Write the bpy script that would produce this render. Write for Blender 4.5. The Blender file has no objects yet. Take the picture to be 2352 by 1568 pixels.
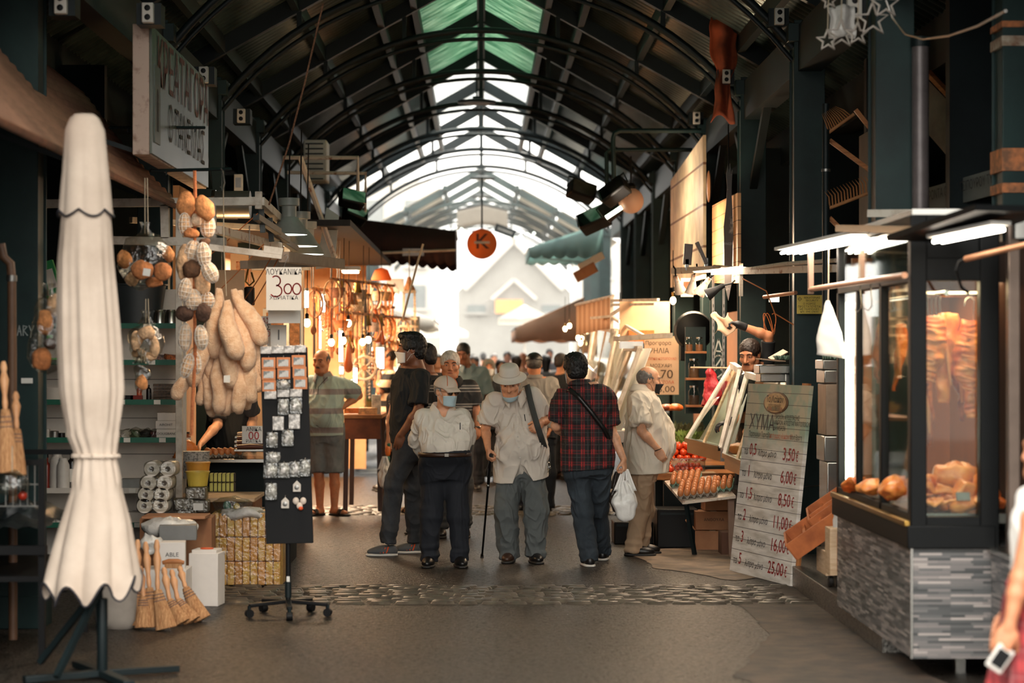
import bpy,bmesh,math,random
import numpy as np
from math import sin,cos,pi,sqrt,radians as R
from mathutils import Vector as V,Matrix,Euler,noise
C=bpy.context.scene.collection
SC=bpy.context.scene
rnd=random.Random(7)
nvec=lambda q:V((noise.noise(q+V((9.3,1.7,4.1))),noise.noise(q+V((2.2,8.6,3.3))),noise.noise(q+V((5.9,6.4,7.8)))))
# ------------------------------------------------------------------ camera, sky, sun, exposure
FPX=5000.0
VX,VY,EYE=1105.0,812.0,1.7
cam=bpy.data.cameras.new('camera');camo=bpy.data.objects.new('camera',cam);C.objects.link(camo)
camo.location=(0,0,EYE);camo.rotation_euler=(R(90),0,0)
cam.sensor_width=36.0;cam.lens=36.0*FPX/2352.0
cam.shift_x=(1176-VX)/2352.0;cam.shift_y=(VY-784)/2352.0
cam.clip_start=0.5;cam.clip_end=600
cam.dof.use_dof=True;cam.dof.focus_distance=17.6;cam.dof.aperture_fstop=1.7;cam.dof.aperture_blades=9
SC.camera=camo
SC.view_settings.view_transform='Standard';SC.view_settings.look='None'
SC.view_settings.gamma=1.0;SC.view_settings.use_curve_mapping=False
SC.view_settings.exposure=0.28
w=bpy.data.worlds.new('sky');SC.world=w;w.use_nodes=True
wn=w.node_tree;bg=wn.nodes['Background'];wt=wn.nodes.new('ShaderNodeTexCoord');ws=wn.nodes.new('ShaderNodeSeparateXYZ');wr=wn.nodes.new('ShaderNodeValToRGB')
wn.links.new(wt.outputs['Generated'],ws.inputs[0]);wn.links.new(ws.outputs['Z'],wr.inputs[0]);wn.links.new(wr.outputs[0],bg.inputs[0])
wr.color_ramp.elements[0].position=0.0;wr.color_ramp.elements[0].color=(0.30,0.29,0.27,1);wr.color_ramp.elements[1].position=0.45;wr.color_ramp.elements[1].color=(1.0,0.97,0.91,1)
bg.inputs[1].default_value=6.0
def lamp(name,kind,loc,energy,col=(1,1,1),rot=(0,0,0),size=1.0,sy=None,spread=None):
 l=bpy.data.lights.new(name,kind);l.energy=energy;l.color=col
 if kind=='AREA':
  l.size=size
  if sy:l.shape='RECTANGLE';l.size_y=sy
  if spread:l.spread=spread
 elif kind=='SUN':l.angle=R(size)
 else:l.shadow_soft_size=size
 o=bpy.data.objects.new(name,l);C.objects.link(o);o.location=loc;o.rotation_euler=rot
 return o
# afternoon sun standing high beyond the far end of the hall, a little to the right
SUN=lamp('sun','SUN',(10,60,40),9.0,(1.0,0.9,0.76),size=1.5)
SUN.rotation_euler=V((-0.30,-0.55,-1.0)).to_track_quat('-Z','Y').to_euler()
WARM=(1.0,0.62,0.30)
def P(px,py,D):return V(((px-VX)*D/FPX,D,EYE+(VY-py)*D/FPX))
def GD(py):return FPX*EYE/(py-VY)
def G(px,py):return P(px,py,GD(py))
def sl(c):
 c=c/255.0
 return c/12.92 if c<=0.04045 else((c+0.055)/1.055)**2.4
def col(c):return(sl(c[0]),sl(c[1]),sl(c[2]),1.0)
# ------------------------------------------------------------------ materials
MATS={}
def nmat(name):
 m=bpy.data.materials.new(name);m.use_nodes=True
 nt=m.node_tree;return m,nt,nt.nodes['Principled BSDF']
def node(nt,t,**kw):
 n=nt.nodes.new(t)
 for k,v in kw.items():
  if k.startswith('i_'):
   key=k[2:];key=int(key)if key.isdigit()else key
   n.inputs[key].default_value=v
  else:setattr(n,k,v)
 return n
def M(name,rgb=(128,128,128),rough=0.6,metal=0.0,var=0.18,scale=7.0,bump=0.0,bscale=60.0,rgb2=None,emit=0.0,trans=0.0,alpha=1.0,stretch=None,spec=0.5,lo=0.35,hi=0.65,sheen=0.0,sss=0.0):
 if name in MATS:return MATS[name]
 m,nt,b=nmat(name);L=nt.links.new
 b.inputs['Roughness'].default_value=rough;b.inputs['Metallic'].default_value=metal
 b.inputs['Specular IOR Level'].default_value=spec
 c1=col(rgb)
 c2=col(rgb2)if rgb2 else(c1[0]*(1-var),c1[1]*(1-var),c1[2]*(1-var),1)
 tc=node(nt,'ShaderNodeTexCoord');src=tc.outputs['Object']
 if stretch:
  mp=node(nt,'ShaderNodeMapping');mp.inputs['Scale'].default_value=stretch;L(src,mp.inputs[0]);src=mp.outputs[0]
 nz=node(nt,'ShaderNodeTexNoise',i_Scale=scale,i_Detail=6.0,i_Roughness=0.6);L(src,nz.inputs['Vector'])
 rp=node(nt,'ShaderNodeValToRGB');rp.color_ramp.elements[0].position=lo;rp.color_ramp.elements[1].position=hi
 rp.color_ramp.elements[0].color=c2;rp.color_ramp.elements[1].color=c1
 L(nz.outputs['Fac'],rp.inputs[0]);L(rp.outputs[0],b.inputs['Base Color'])
 if bump:
  n2=node(nt,'ShaderNodeTexNoise',i_Scale=bscale,i_Detail=4.0);L(src,n2.inputs['Vector'])
  bp=node(nt,'ShaderNodeBump',i_Strength=bump,i_Distance=0.01);L(n2.outputs['Fac'],bp.inputs['Height']);L(bp.outputs[0],b.inputs['Normal'])
 if emit:
  b.inputs['Emission Color'].default_value=c1;b.inputs['Emission Strength'].default_value=emit
 if trans:b.inputs['Transmission Weight'].default_value=trans
 if alpha<1:b.inputs['Alpha'].default_value=alpha
 if sheen:b.inputs['Sheen Weight'].default_value=sheen
 if sss:
  b.inputs['Subsurface Weight'].default_value=sss;b.inputs['Subsurface Radius'].default_value=(0.012,0.005,0.003)
 MATS[name]=m;return m
def glass(name,tint=(235,245,240),a=0.12,rough=0.03):
 """Thin clear sheet: mostly see-through with a mirror sheen."""
 if name in MATS:return MATS[name]
 m=bpy.data.materials.new(name);m.use_nodes=True;nt=m.node_tree;nt.nodes.clear();L=nt.links.new
 out=node(nt,'ShaderNodeOutputMaterial');mx=node(nt,'ShaderNodeMixShader');tr=node(nt,'ShaderNodeBsdfTransparent')
 tr.inputs[0].default_value=col(tint);gl=node(nt,'ShaderNodeBsdfGlossy',i_Roughness=rough)
 fr=node(nt,'ShaderNodeFresnel',i_IOR=1.45);ge=node(nt,'ShaderNodeNewGeometry');io=node(nt,'ShaderNodeMapRange');io.inputs[3].default_value=1.45;io.inputs[4].default_value=1/1.45;L(ge.outputs['Backfacing'],io.inputs[0]);L(io.outputs[0],fr.inputs['IOR'])
 ad=node(nt,'ShaderNodeMath',operation='ADD',use_clamp=True);ad.inputs[1].default_value=a
 L(fr.outputs[0],ad.inputs[0]);L(ad.outputs[0],mx.inputs[0]);L(tr.outputs[0],mx.inputs[1]);L(gl.outputs[0],mx.inputs[2]);L(mx.outputs[0],out.inputs[0])
 MATS[name]=m;return m
def wrap(name,tint=(230,230,225),a=0.25,rough=0.18):
 """Crinkled clear plastic film."""
 if name in MATS:return MATS[name]
 m=glass(name,tint,a,rough);nt=m.node_tree;ad=[n for n in nt.nodes if n.type=='MATH'][0];ml=node(nt,'ShaderNodeMath',operation='MULTIPLY');ml.inputs[1].default_value=0.42;nt.links.new(ad.outputs[0],ml.inputs[0]);nt.links.new(ml.outputs[0],[n for n in nt.nodes if n.type=='MIX_SHADER'][0].inputs[0])
 tc=node(nt,'ShaderNodeTexCoord');nz=node(nt,'ShaderNodeTexNoise',i_Scale=28.0,i_Detail=3.0);nt.links.new(tc.outputs['Object'],nz.inputs[0])
 bp=node(nt,'ShaderNodeBump',i_Strength=0.9,i_Distance=0.02);nt.links.new(nz.outputs['Fac'],bp.inputs['Height'])
 for n in nt.nodes:
  if n.type in('BSDF_GLOSSY','FRESNEL'):nt.links.new(bp.outputs[0],n.inputs['Normal'])
 return m
# ------------------------------------------------------------------ things, parts
LABELS={}
def props(o,label,cat,group=None,kind=None):
 if label:o['label']=label
 if cat:o['category']=cat
 if group:o['group']=group
 if kind:o['kind']=kind
 return o
def mtx(loc,rz=0.0):return Matrix.Translation(V(loc))@Matrix.Rotation(rz,4,'Z')
def thing(name,label,cat,loc=(0,0,0),rz=0.0,group=None,rot=None):
 o=bpy.data.objects.new(name,None);C.objects.link(o);o.location=loc
 o.rotation_euler=rot if rot else(0,0,rz)
 o.empty_display_size=0.1
 o['_']=0;del o['_']
 return props(o,label,cat,group)
def dup(root,loc=None,label=None,group=None,rot=None,scale=None):
 r=root.copy();C.objects.link(r)
 if loc is not None:r.location=loc
 if rot is not None:r.rotation_euler=rot
 if scale is not None:r.scale=(scale,)*3 if not hasattr(scale,'__len__')else scale
 if label:r['label']=label
 if group:r['group']=group
 for ch in list(root.children):
  c=ch.copy();C.objects.link(c);c.parent=r
  for g in list(ch.children):
   d=g.copy();C.objects.link(d);d.parent=c
 return r
def wm(o):
 m=o.matrix_basis
 return wm(o.parent)@m if o.parent else m.copy()
class MB:
 def __init__(s):s.v=[];s.f=[]
 def add(s,vs,fs,X=None):
  n=len(s.v)
  s.v+=[tuple(X@V(p))if X else tuple(p)for p in vs]
  s.f+=[tuple(i+n for i in f)for f in fs];return s
 def box(s,c,d,rz=0.0,X=None,rot=None):
  x,y,z=d[0]/2,d[1]/2,d[2]/2
  vs=[(a*x,b*y,e*z)for e in(-1,1)for b in(-1,1)for a in(-1,1)]
  T=Matrix.Translation(V(c))@(Euler(rot).to_matrix().to_4x4()if rot else Matrix.Rotation(rz,4,'Z'))
  if X:T=X@T
  return s.add(vs,[(0,2,3,1),(4,5,7,6),(0,1,5,4),(2,6,7,3),(0,4,6,2),(1,3,7,5)],T)
 def bar(s,a,b,wd,h=None,up=(0,0,1)):
  a,b=V(a),V(b);d=(b-a);l=d.length;d.normalize();up=V(up)
  if abs(d.dot(up))>0.98:up=V((0,1,0))if abs(d.y)<0.9 else V((1,0,0))
  x=d.cross(up).normalized();z=x.cross(d)
  T=Matrix((x,d,z)).transposed().to_4x4();T.translation=(a+b)/2
  return s.box((0,0,0),(wd,l,h or wd),X=T)
 def tube(s,pts,r,n=8,cap=True,flat=1.0):
  pts=[V(p)for p in pts];k=len(pts);rs=r if hasattr(r,'__len__')else[r]*k
  t0=(pts[1]-pts[0]).normalized();u=t0.orthogonal().normalized();base=len(s.v)
  for i in range(k):
   t=(pts[min(i+1,k-1)]-pts[max(i-1,0)])
   if t.length<1e-9:t=t0
   t.normalize();u=(u-t*u.dot(t))
   if u.length<1e-6:u=t.orthogonal()
   u.normalize();q=t.cross(u)
   for j in range(n):
    a=2*pi*j/n;s.v.append(tuple(pts[i]+(u*cos(a)+q*sin(a)*flat)*rs[i]))
  for i in range(k-1):
   for j in range(n):
    a=base+i*n+j;b=base+i*n+(j+1)%n;s.f.append((a,b,b+n,a+n))
  if cap:
   s.f.append(tuple(base+j for j in range(n-1,-1,-1)));s.f.append(tuple(base+(k-1)*n+j for j in range(n)))
  return s
 def lathe(s,prof,n=16,c=(0,0,0),X=None,sx=1.0,sy=1.0,fold=0,famp=0.0):
  vs=[];c=V(c)
  for i,(r,z)in enumerate(prof):
   for j in range(n):
    a=2*pi*j/n;q=r*(1+famp*cos(fold*a))if fold else r
    vs.append((c.x+q*cos(a)*sx,c.y+q*sin(a)*sy,c.z+z))
  fs=[(i*n+j,i*n+(j+1)%n,(i+1)*n+(j+1)%n,(i+1)*n+j)for i in range(len(prof)-1)for j in range(n)]
  fs.append(tuple(range(n-1,-1,-1)));fs.append(tuple((len(prof)-1)*n+j for j in range(n)))
  return s.add(vs,fs,X)
 def ball(s,c,r,n=14,m=9,X=None,rot=None):
  r=r if hasattr(r,'__len__')else(r,r,r);vs=[(0,0,-1)]
  for i in range(1,m):
   t=-pi/2+pi*i/m
   for j in range(n):a=2*pi*j/n;vs.append((cos(t)*cos(a),cos(t)*sin(a),sin(t)))
  vs.append((0,0,1));L=len(vs)-1
  fs=[(0,1+(j+1)%n,1+j)for j in range(n)]
  fs+=[(1+i*n+j,1+i*n+(j+1)%n,1+(i+1)*n+(j+1)%n,1+(i+1)*n+j)for i in range(m-2)for j in range(n)]
  fs+=[(L,1+(m-2)*n+j,1+(m-2)*n+(j+1)%n)for j in range(n)]
  T=Matrix.Translation(V(c))@(Euler(rot).to_matrix().to_4x4()if rot else Matrix())@Matrix.Diagonal((r[0],r[1],r[2],1))
  return s.add(vs,fs,X@T if X else T)
 def prism(s,poly,t,X=None):
  """polygon in local XZ, extruded along local Y by t"""
  n=len(poly);vs=[(p[0],-t/2,p[1])for p in poly]+[(p[0],t/2,p[1])for p in poly]
  fs=[tuple(range(n)),tuple(range(2*n-1,n-1,-1))]+[(i+n,(i+1)%n+n,(i+1)%n,i)for i in range(n)]
  return s.add(vs,fs,X)
 def surf(s,fn,nu,nv,closeu=False):
  b=len(s.v);mu=nu if closeu else nu+1
  for j in range(nv+1):
   for i in range(mu):s.v.append(tuple(fn(i/nu,j/nv)))
  for j in range(nv):
   for i in range(nu):
    a=b+j*mu+i;c=b+j*mu+(i+1)%mu;s.f.append((a,c,c+mu,a+mu))
  return s
 def wob(s,amp,sc,seed=0.0):
  for i,p in enumerate(s.v):
   q=V(p);d=nvec(q*sc+V((seed,seed*1.7,-seed)));s.v[i]=tuple(q+d*amp)
  return s
 def mesh(s,name,X=None):
  me=bpy.data.meshes.new(name);vs=[tuple(X@V(p))for p in s.v]if X else s.v
  me.from_pydata(vs,[],s.f);me.update();return me
 def build(s,name,mat,parent=None,world=False,smooth=True,ang=38,bevel=0.0,seg=2,solid=0.0,sub=0):
  X=wm(parent).inverted()if(world and parent)else None
  me=s.mesh(name,X)
  return link(name,me,mat,parent,smooth,ang,bevel,seg,solid,sub)
def link(name,me,mat,parent=None,smooth=True,ang=38,bevel=0.0,seg=2,solid=0.0,sub=0):
 o=bpy.data.objects.new(name,me);C.objects.link(o)
 if mat:me.materials.append(mat)
 if smooth:
  me.polygons.foreach_set('use_smooth',[True]*len(me.polygons))
  if ang<180:me.set_sharp_from_angle(angle=R(ang))
 if parent:o.parent=parent
 if solid:md=o.modifiers.new('thickness','SOLIDIFY');md.thickness=solid;md.offset=0
 if bevel:md=o.modifiers.new('bevel','BEVEL');md.width=bevel;md.segments=seg;md.limit_method='ANGLE'
 if sub:md=o.modifiers.new('sub','SUBSURF');md.levels=sub;md.render_levels=sub
 return o
def one(mb,name,mat,label,cat,group=None,origin=None,**kw):
 """a thing that is a single mesh; origin moves its pivot to a world point"""
 if origin is not None:
  X=Matrix.Translation(-V(origin));mb.v=[tuple(X@V(p))for p in mb.v]
 o=mb.build(name,mat,**kw)
 if origin is not None:o.location=origin
 return props(o,label,cat,group)
def struct(mb,name,mat,**kw):
 o=mb.build(name,mat,**kw);o['kind']='structure';return o
def plane_m(o,x,y):
 """matrix of a writing plane: origin o, x to the right, y up the surface, z out of it"""
 x=V(x).normalized();y=V(y);y=(y-x*y.dot(x)).normalized();z=x.cross(y)
 m=Matrix((x,y,z)).transposed().to_4x4();m.translation=V(o);return m
TXT={}
def text(s,X,size,mat,parent,name='lettering',align='CENTER',sx=1.0,shear=0.0,ext=0.0012,off=0.0,world=True):
 k=(s,align,shear,off)
 if k not in TXT:
  c=bpy.data.curves.new('t','FONT');c.body=s;c.align_x=align;c.align_y='CENTER';c.shear=shear;c.offset=off;c.resolution_u=3
  o=bpy.data.objects.new('t',c);me=o.to_mesh()
  TXT[k]=([tuple(v.co)for v in me.vertices],[tuple(p.vertices)for p in me.polygons]);o.to_mesh_clear()
  bpy.data.objects.remove(o);bpy.data.curves.remove(c)
 vs,fs=TXT[k];mb=MB()
 mb.add([(v[0]*size*sx,v[1]*size,ext)for v in vs],fs,X)
 return mb.build(name,mat,parent,world=world,smooth=False)
def stroke(lines,X,size,wd,mat,parent,name='handwriting',world=True,ext=0.0012):
 """hand-drawn lettering: polylines in unit coordinates drawn as flat pen strokes"""
 mb=MB()
 for ln in lines:
  p=[V((a*size,b*size,0))for a,b in ln]
  for i in range(len(p)-1):
   d=(p[i+1]-p[i])
   if d.length<1e-6:continue
   d.normalize();q=V((-d.y,d.x,0))*wd/2;e=d*wd*0.35
   mb.add([p[i]-q-e+V((0,0,ext)),p[i+1]-q+e+V((0,0,ext)),p[i+1]+q+e+V((0,0,ext)),p[i]+q-e+V((0,0,ext))],[(0,1,2,3)],X)
 return mb.build(name,mat,parent,world=world,smooth=False)
# ------------------------------------------------------------------ bodies: smooth-blended volumes turned into one continuous skin
def nv(a):return np.asarray(a,dtype=np.float32)
class SDF:
 def __init__(s,res=0.008):s.res=res;s.ops=[]
 def cone(s,a,b,ra,rb,k=0.02,cut=False,sub=False):
  a,b=nv(a),nv(b);ba=b-a;l2=float(ba@ba)+1e-12;m=max(ra,rb)
  def f(p):
   t=((p-a)@ba)/l2;tc=np.clip(t,0,1);q=p-a-tc[...,None]*ba
   if cut=='b':
    te=np.minimum(t,1.0);te=np.maximum(te,0);q2=p-a-np.maximum(t,0)[...,None]*ba
    return np.maximum(np.sqrt((q2**2).sum(-1))-(ra+te*(rb-ra)),(t-1)*np.sqrt(l2))
   if cut:
    q2=p-a-t[...,None]*ba
    return np.maximum(np.sqrt((q2**2).sum(-1))-(ra+tc*(rb-ra)),np.maximum(-t,t-1)*np.sqrt(l2))
   return np.sqrt((q**2).sum(-1))-(ra+tc*(rb-ra))
  s.ops.append((np.minimum(a,b)-m,np.maximum(a,b)+m,f,k,sub));return s
 def chain(s,pts,rs,k=0.02,kk=None,sub=False):
  for i in range(len(pts)-1):s.cone(pts[i],pts[i+1],rs[i],rs[i+1],k if i==0 else(kk or k),sub=sub)
  return s
 def ell(s,c,r,ax=None,k=0.02,sub=False,pw=2.0):
  """ellipsoid; ax = three unit axes (rows)"""
  c=nv(c);r=nv(r);A=np.eye(3,dtype=np.float32)if ax is None else nv(ax);mn=float(r.min());mr=float(r.max())
  def f(p):
   q=np.abs(((p-c)@A.T)/r)
   return(((q**pw).sum(-1))**(1/pw)-1)*mn
  s.ops.append((c-mr,c+mr,f,k,sub));return s
 def loft(s,a,b,U,W,ts,ru,rv,off=None,t0=0.0,t1=1.0,k=0.02,pw=2.3,sub=False):
  """stack of ovals along a->b; U, W the oval's axes; off shifts along W"""
  a,b,U,W=nv(a),nv(b),nv(U),nv(W);ax=b-a;l=float(np.sqrt(ax@ax));ax=ax/l
  off=off or[0]*len(ts)
  if len(ts)>3:
   tt=np.linspace(ts[0],ts[-1],80);kr=np.hanning(13);kr/=kr.sum()
   sm=lambda y:np.convolve(np.pad(np.interp(tt,ts,y),6,mode='edge'),kr,mode='valid')
   ru,rv,off=sm(ru),sm(rv),sm(off);ts=tt
  m=max(max(ru),max(rv))+max(abs(float(o))for o in off)
  lo=np.minimum(a+ax*l*t0,a+ax*l*t1)-m;hi=np.maximum(a+ax*l*t0,a+ax*l*t1)+m
  def f(p):
   q=p-a;t=(q@ax)/l;x=np.interp(t,ts,ru);y=np.interp(t,ts,rv);o=np.interp(t,ts,off)
   u=np.abs(q@U)/x;v=np.abs(q@W-o)/y
   d=((u**pw+v**pw)**(1/pw)-1)*np.minimum(x,y)
   return np.maximum(d,np.maximum(t0-t,t-t1)*l)
  s.ops.append((lo,hi,f,k,sub));return s
 def half(s,pt,n,k=0.004):
  """cut away everything on the side the normal points to"""
  s.ops.append((None,None,lambda p,pt=nv(pt),n=nv(n):(pt-p)@n,k,True));return s
 def mesh(s,name,disp=None,smooth=0):
  r=s.res;los=[o[0]for o in s.ops if o[0]is not None and not o[4]];his=[o[1]for o in s.ops if o[0]is not None and not o[4]]
  lo=np.min(los,0)-4*r;hi=np.max(his,0)+4*r
  n=np.ceil((hi-lo)/r).astype(int)+1;F=np.full(n,1.0,np.float32)
  ax=[lo[i]+r*np.arange(n[i],dtype=np.float32)for i in range(3)]
  for(a,b,f,k,sub)in s.ops:
   if a is None:i0=np.zeros(3,int);i1=n
   else:
    i0=np.clip(np.floor((a-k-3*r-lo)/r).astype(int),0,n);i1=np.clip(np.ceil((b+k+3*r-lo)/r).astype(int)+1,0,n)
   if(i1<=i0).any():continue
   sl_=tuple(slice(i0[i],i1[i])for i in range(3))
   g=np.stack(np.meshgrid(*[ax[i][sl_[i]]for i in range(3)],indexing='ij'),-1);d=f(g).astype(np.float32);c=F[sl_]
   if sub:
    h=np.clip(0.5-0.5*(c+d)/k,0,1);F[sl_]=c+(-d-c)*h+k*h*(1-h)
   else:
    h=np.clip(0.5+0.5*(d-c)/k,0,1);F[sl_]=d+(c-d)*h-k*h*(1-h)
  vs,fs=surface_nets(F,lo,r)
  me=bpy.data.meshes.new(name)
  if disp is not None or smooth:
   me.from_pydata(vs.tolist(),[],fs.tolist());me.update()
   if disp is not None:
    nn=np.zeros(len(vs)*3,np.float32);me.vertices.foreach_get('normal',nn);nn=nn.reshape(-1,3)
    d=np.array([disp(V(p))for p in vs.tolist()],np.float32);vs=vs+nn*d[:,None]
    me.vertices.foreach_set('co',vs.astype(np.float32).ravel());me.update()
   return me
  me.from_pydata(vs.tolist(),[],fs.tolist());me.update();return me
def surface_nets(F,lo,r):
 S=F<0;n=F.shape
 c=[S[i:n[0]-1+i,j:n[1]-1+j,k:n[2]-1+k]for i in(0,1)for j in(0,1)for k in(0,1)]
 cnt=sum(x.astype(np.int8)for x in c);act=(cnt>0)&(cnt<8);idx=np.argwhere(act);N=len(idx)
 ID=np.full(act.shape,-1,np.int64);ID[act]=np.arange(N)
 acc=np.zeros((N,3),np.float64);num=np.zeros(N)
 corners=[(i,j,k)for i in(0,1)for j in(0,1)for k in(0,1)]
 for a in range(8):
  for b in range(a+1,8):
   ca,cb=corners[a],corners[b]
   if sum(abs(x-y)for x,y in zip(ca,cb))!=1:continue
   fa=F[idx[:,0]+ca[0],idx[:,1]+ca[1],idx[:,2]+ca[2]];fb=F[idx[:,0]+cb[0],idx[:,1]+cb[1],idx[:,2]+cb[2]]
   m=(fa<0)!=(fb<0);t=np.where(m,fa/np.where(m,fa-fb,1),0)
   pa=np.array(ca,float);pb=np.array(cb,float)
   acc+=m[:,None]*(pa+t[:,None]*(pb-pa));num+=m
 vs=(idx+acc/num[:,None])*r+lo
 fs=[]
 for ax in range(3):
  o=[0,0,0];sa=[slice(1,-1)]*3;sa[ax]=slice(0,n[ax]-1);sb=list(sa);sb[ax]=slice(1,n[ax])
  A=S[tuple(sa)];B=S[tuple(sb)];u,v=[(1,2),(2,0),(0,1)][ax]
  for flip,m in((False,A&~B),(True,~A&B)):
   e=np.argwhere(m);st=np.array([1,1,1]);st[ax]=0;e=e+st
   def cell(du,dv):
    q=e.copy();q[:,u]-=du;q[:,v]-=dv;return ID[q[:,0],q[:,1],q[:,2]]
   qd=np.stack([cell(1,1),cell(0,1),cell(0,0),cell(1,0)],1)
   fs.append(qd[:,::-1]if flip else qd)
 fs=np.concatenate(fs);return vs,fs
def fbm(q,o=3):return noise.fractal(q,0.9,2.0,o)
def folds(amp=0.006,sc=(9,9,3.5),seed=0.0,zb=None):
 s=V(sc)
 def f(p):
  if amp==0:return 0.0
  z=p.z-0.55*abs(p.x);q=V((p.x*s.x+seed,p.y*s.y+seed,z*s.z));q+=nvec(q*0.6)*0.9
  a=amp*1.5*max(0.0,1-2.6*abs(noise.noise(q)))**1.6;q2=q*2.1+V((7,3,seed));a+=amp*0.7*max(0.0,1-2.6*abs(noise.noise(q2)))**1.6-amp*0.1
  if zb:
   for(z0,wd,am,f2)in zb:a+=am*math.exp(-((p.z-z0)/wd)**2)*noise.noise(V((p.x*5+seed,p.y*5,p.z*f2)))
  return a
 return f
def axes(yaw,pitch=0.0,roll=0.0):
 """right, forward, up of something that faces the camera at yaw 0; yaw > 0 turns to the photo's right, pitch > 0 looks down"""
 f=V((sin(yaw),-cos(yaw),0));r=f.cross(V((0,0,1)));u=V((0,0,1))
 q=Matrix.Rotation(-pitch,3,r);f,u=q@f,q@u
 q=Matrix.Rotation(roll,3,f);return q@r,f,q@u
def hand_ops(S,wr,d,n,side,sc=1.0,curl=(0.35,0.35,0.35,0.35),thumb=0.5,spread=0.06):
 """wr wrist, d towards the fingers, n out of the palm, side +1 when the thumb lies along d x n; returns nothing, adds palm, four fingers, thumb"""
 d=V(d).normalized();n=V(n);n=(n-d*n.dot(d)).normalized();w=d.cross(n)*side;wr=V(wr)
 S.ell(wr+d*0.045*sc,(0.052*sc,0.041*sc,0.017*sc),(d,w,n),k=0.012,pw=2.6)
 offs=(0.029,0.010,-0.010,-0.028);lens=(0.072,0.080,0.074,0.058)
 for i in range(4):
  p=wr+d*(0.082 if i in(1,2)else 0.077)*sc+w*offs[i]*sc;a=0.0;pts=[p];dd=(d+w*spread*(1.5-i)).normalized()
  for j,fr in enumerate((0.45,0.32,0.25)):
   a+=curl[i]*(0.9 if j==0 else 1.15);q=dd*cos(a)+n*sin(a);p=p+q*lens[i]*fr*sc;pts.append(p)
  S.chain(pts,[0.0092*sc,0.0086*sc,0.0080*sc,0.0070*sc],k=0.006,kk=0.004)
 b=wr+d*0.022*sc+w*0.030*sc+n*0.006*sc
 q=(d*(1.0-0.45*thumb)+w*(0.75-0.5*thumb)+n*(0.25+0.6*thumb)).normalized();m=b+q*0.042*sc
 q2=(q+d*0.35-w*0.25+n*0.25*thumb).normalized();S.chain([b,m,m+q2*0.032*sc],[0.0135*sc,0.0108*sc,0.0085*sc],k=0.012,kk=0.005)
def head_ops(S,c,ax,h=1.0,nose=1.0,jaw=1.0,fine=True,cheek=1.0):
 r,f,u=ax;L=lambda a,b,e:V(c)+(r*a+f*b+u*e)*h;A=(r,f,u)
 S.ell(L(0,-0.012,0.034),(0.073*h,0.092*h,0.080*h),A,k=0.03)
 S.ell(L(0,0.020,-0.035),(0.060*h*jaw,0.066*h,0.078*h),A,k=0.03)
 S.cone(L(-0.022,0.062,-0.092),L(0.022,0.062,-0.092),0.021*h,0.021*h,k=0.03)
 for s in(-1,1):
  S.cone(L(s*0.050*jaw,-0.005,-0.058),L(s*0.028,0.052,-0.086),0.018*h,0.018*h,k=0.03)
  S.ell(L(s*0.038,0.058,-0.022),(0.024*h*cheek,0.020*h,0.020*h),A,k=0.02)
 if fine:
  S.cone(L(-0.040,0.074,0.030),L(0.040,0.074,0.030),0.011*h,0.011*h,k=0.015)
  for s in(-1,1):S.ell(L(s*0.031,0.096,0.010),(0.018*h,0.016*h,0.011*h),A,k=0.012,sub=True)
  for s in(-1,1):S.ell(L(s*0.031,0.070,0.010),(0.017*h,0.0125*h,0.011*h),A,k=0.004)
  S.cone(L(0,0.078,0.022),L(0,0.078+0.026*nose,-0.026),0.010*h,0.013*h,k=0.010)
  for s in(-1,1):S.ell(L(s*0.012,0.088+0.004*nose,-0.032),(0.009*h,0.011*h,0.008*h),A,k=0.006)
  S.cone(L(-0.019,0.078,-0.054),L(0.019,0.078,-0.054),0.0085*h,0.0085*h,k=0.01)
  S.cone(L(-0.016,0.077,-0.066),L(0.016,0.077,-0.066),0.0085*h,0.0085*h,k=0.008)
  S.cone(L(-0.024,0.092,-0.060),L(0.024,0.092,-0.060),0.004*h,0.004*h,k=0.005,sub=True)
 for s in(-1,1):
  S.ell(L(s*0.074,-0.012,0.000),(0.009*h,0.019*h,0.031*h),A,k=0.008)
  if fine:S.ell(L(s*0.083,-0.006,0.004),(0.006*h,0.010*h,0.017*h),A,k=0.004,sub=True)
 return L
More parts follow.
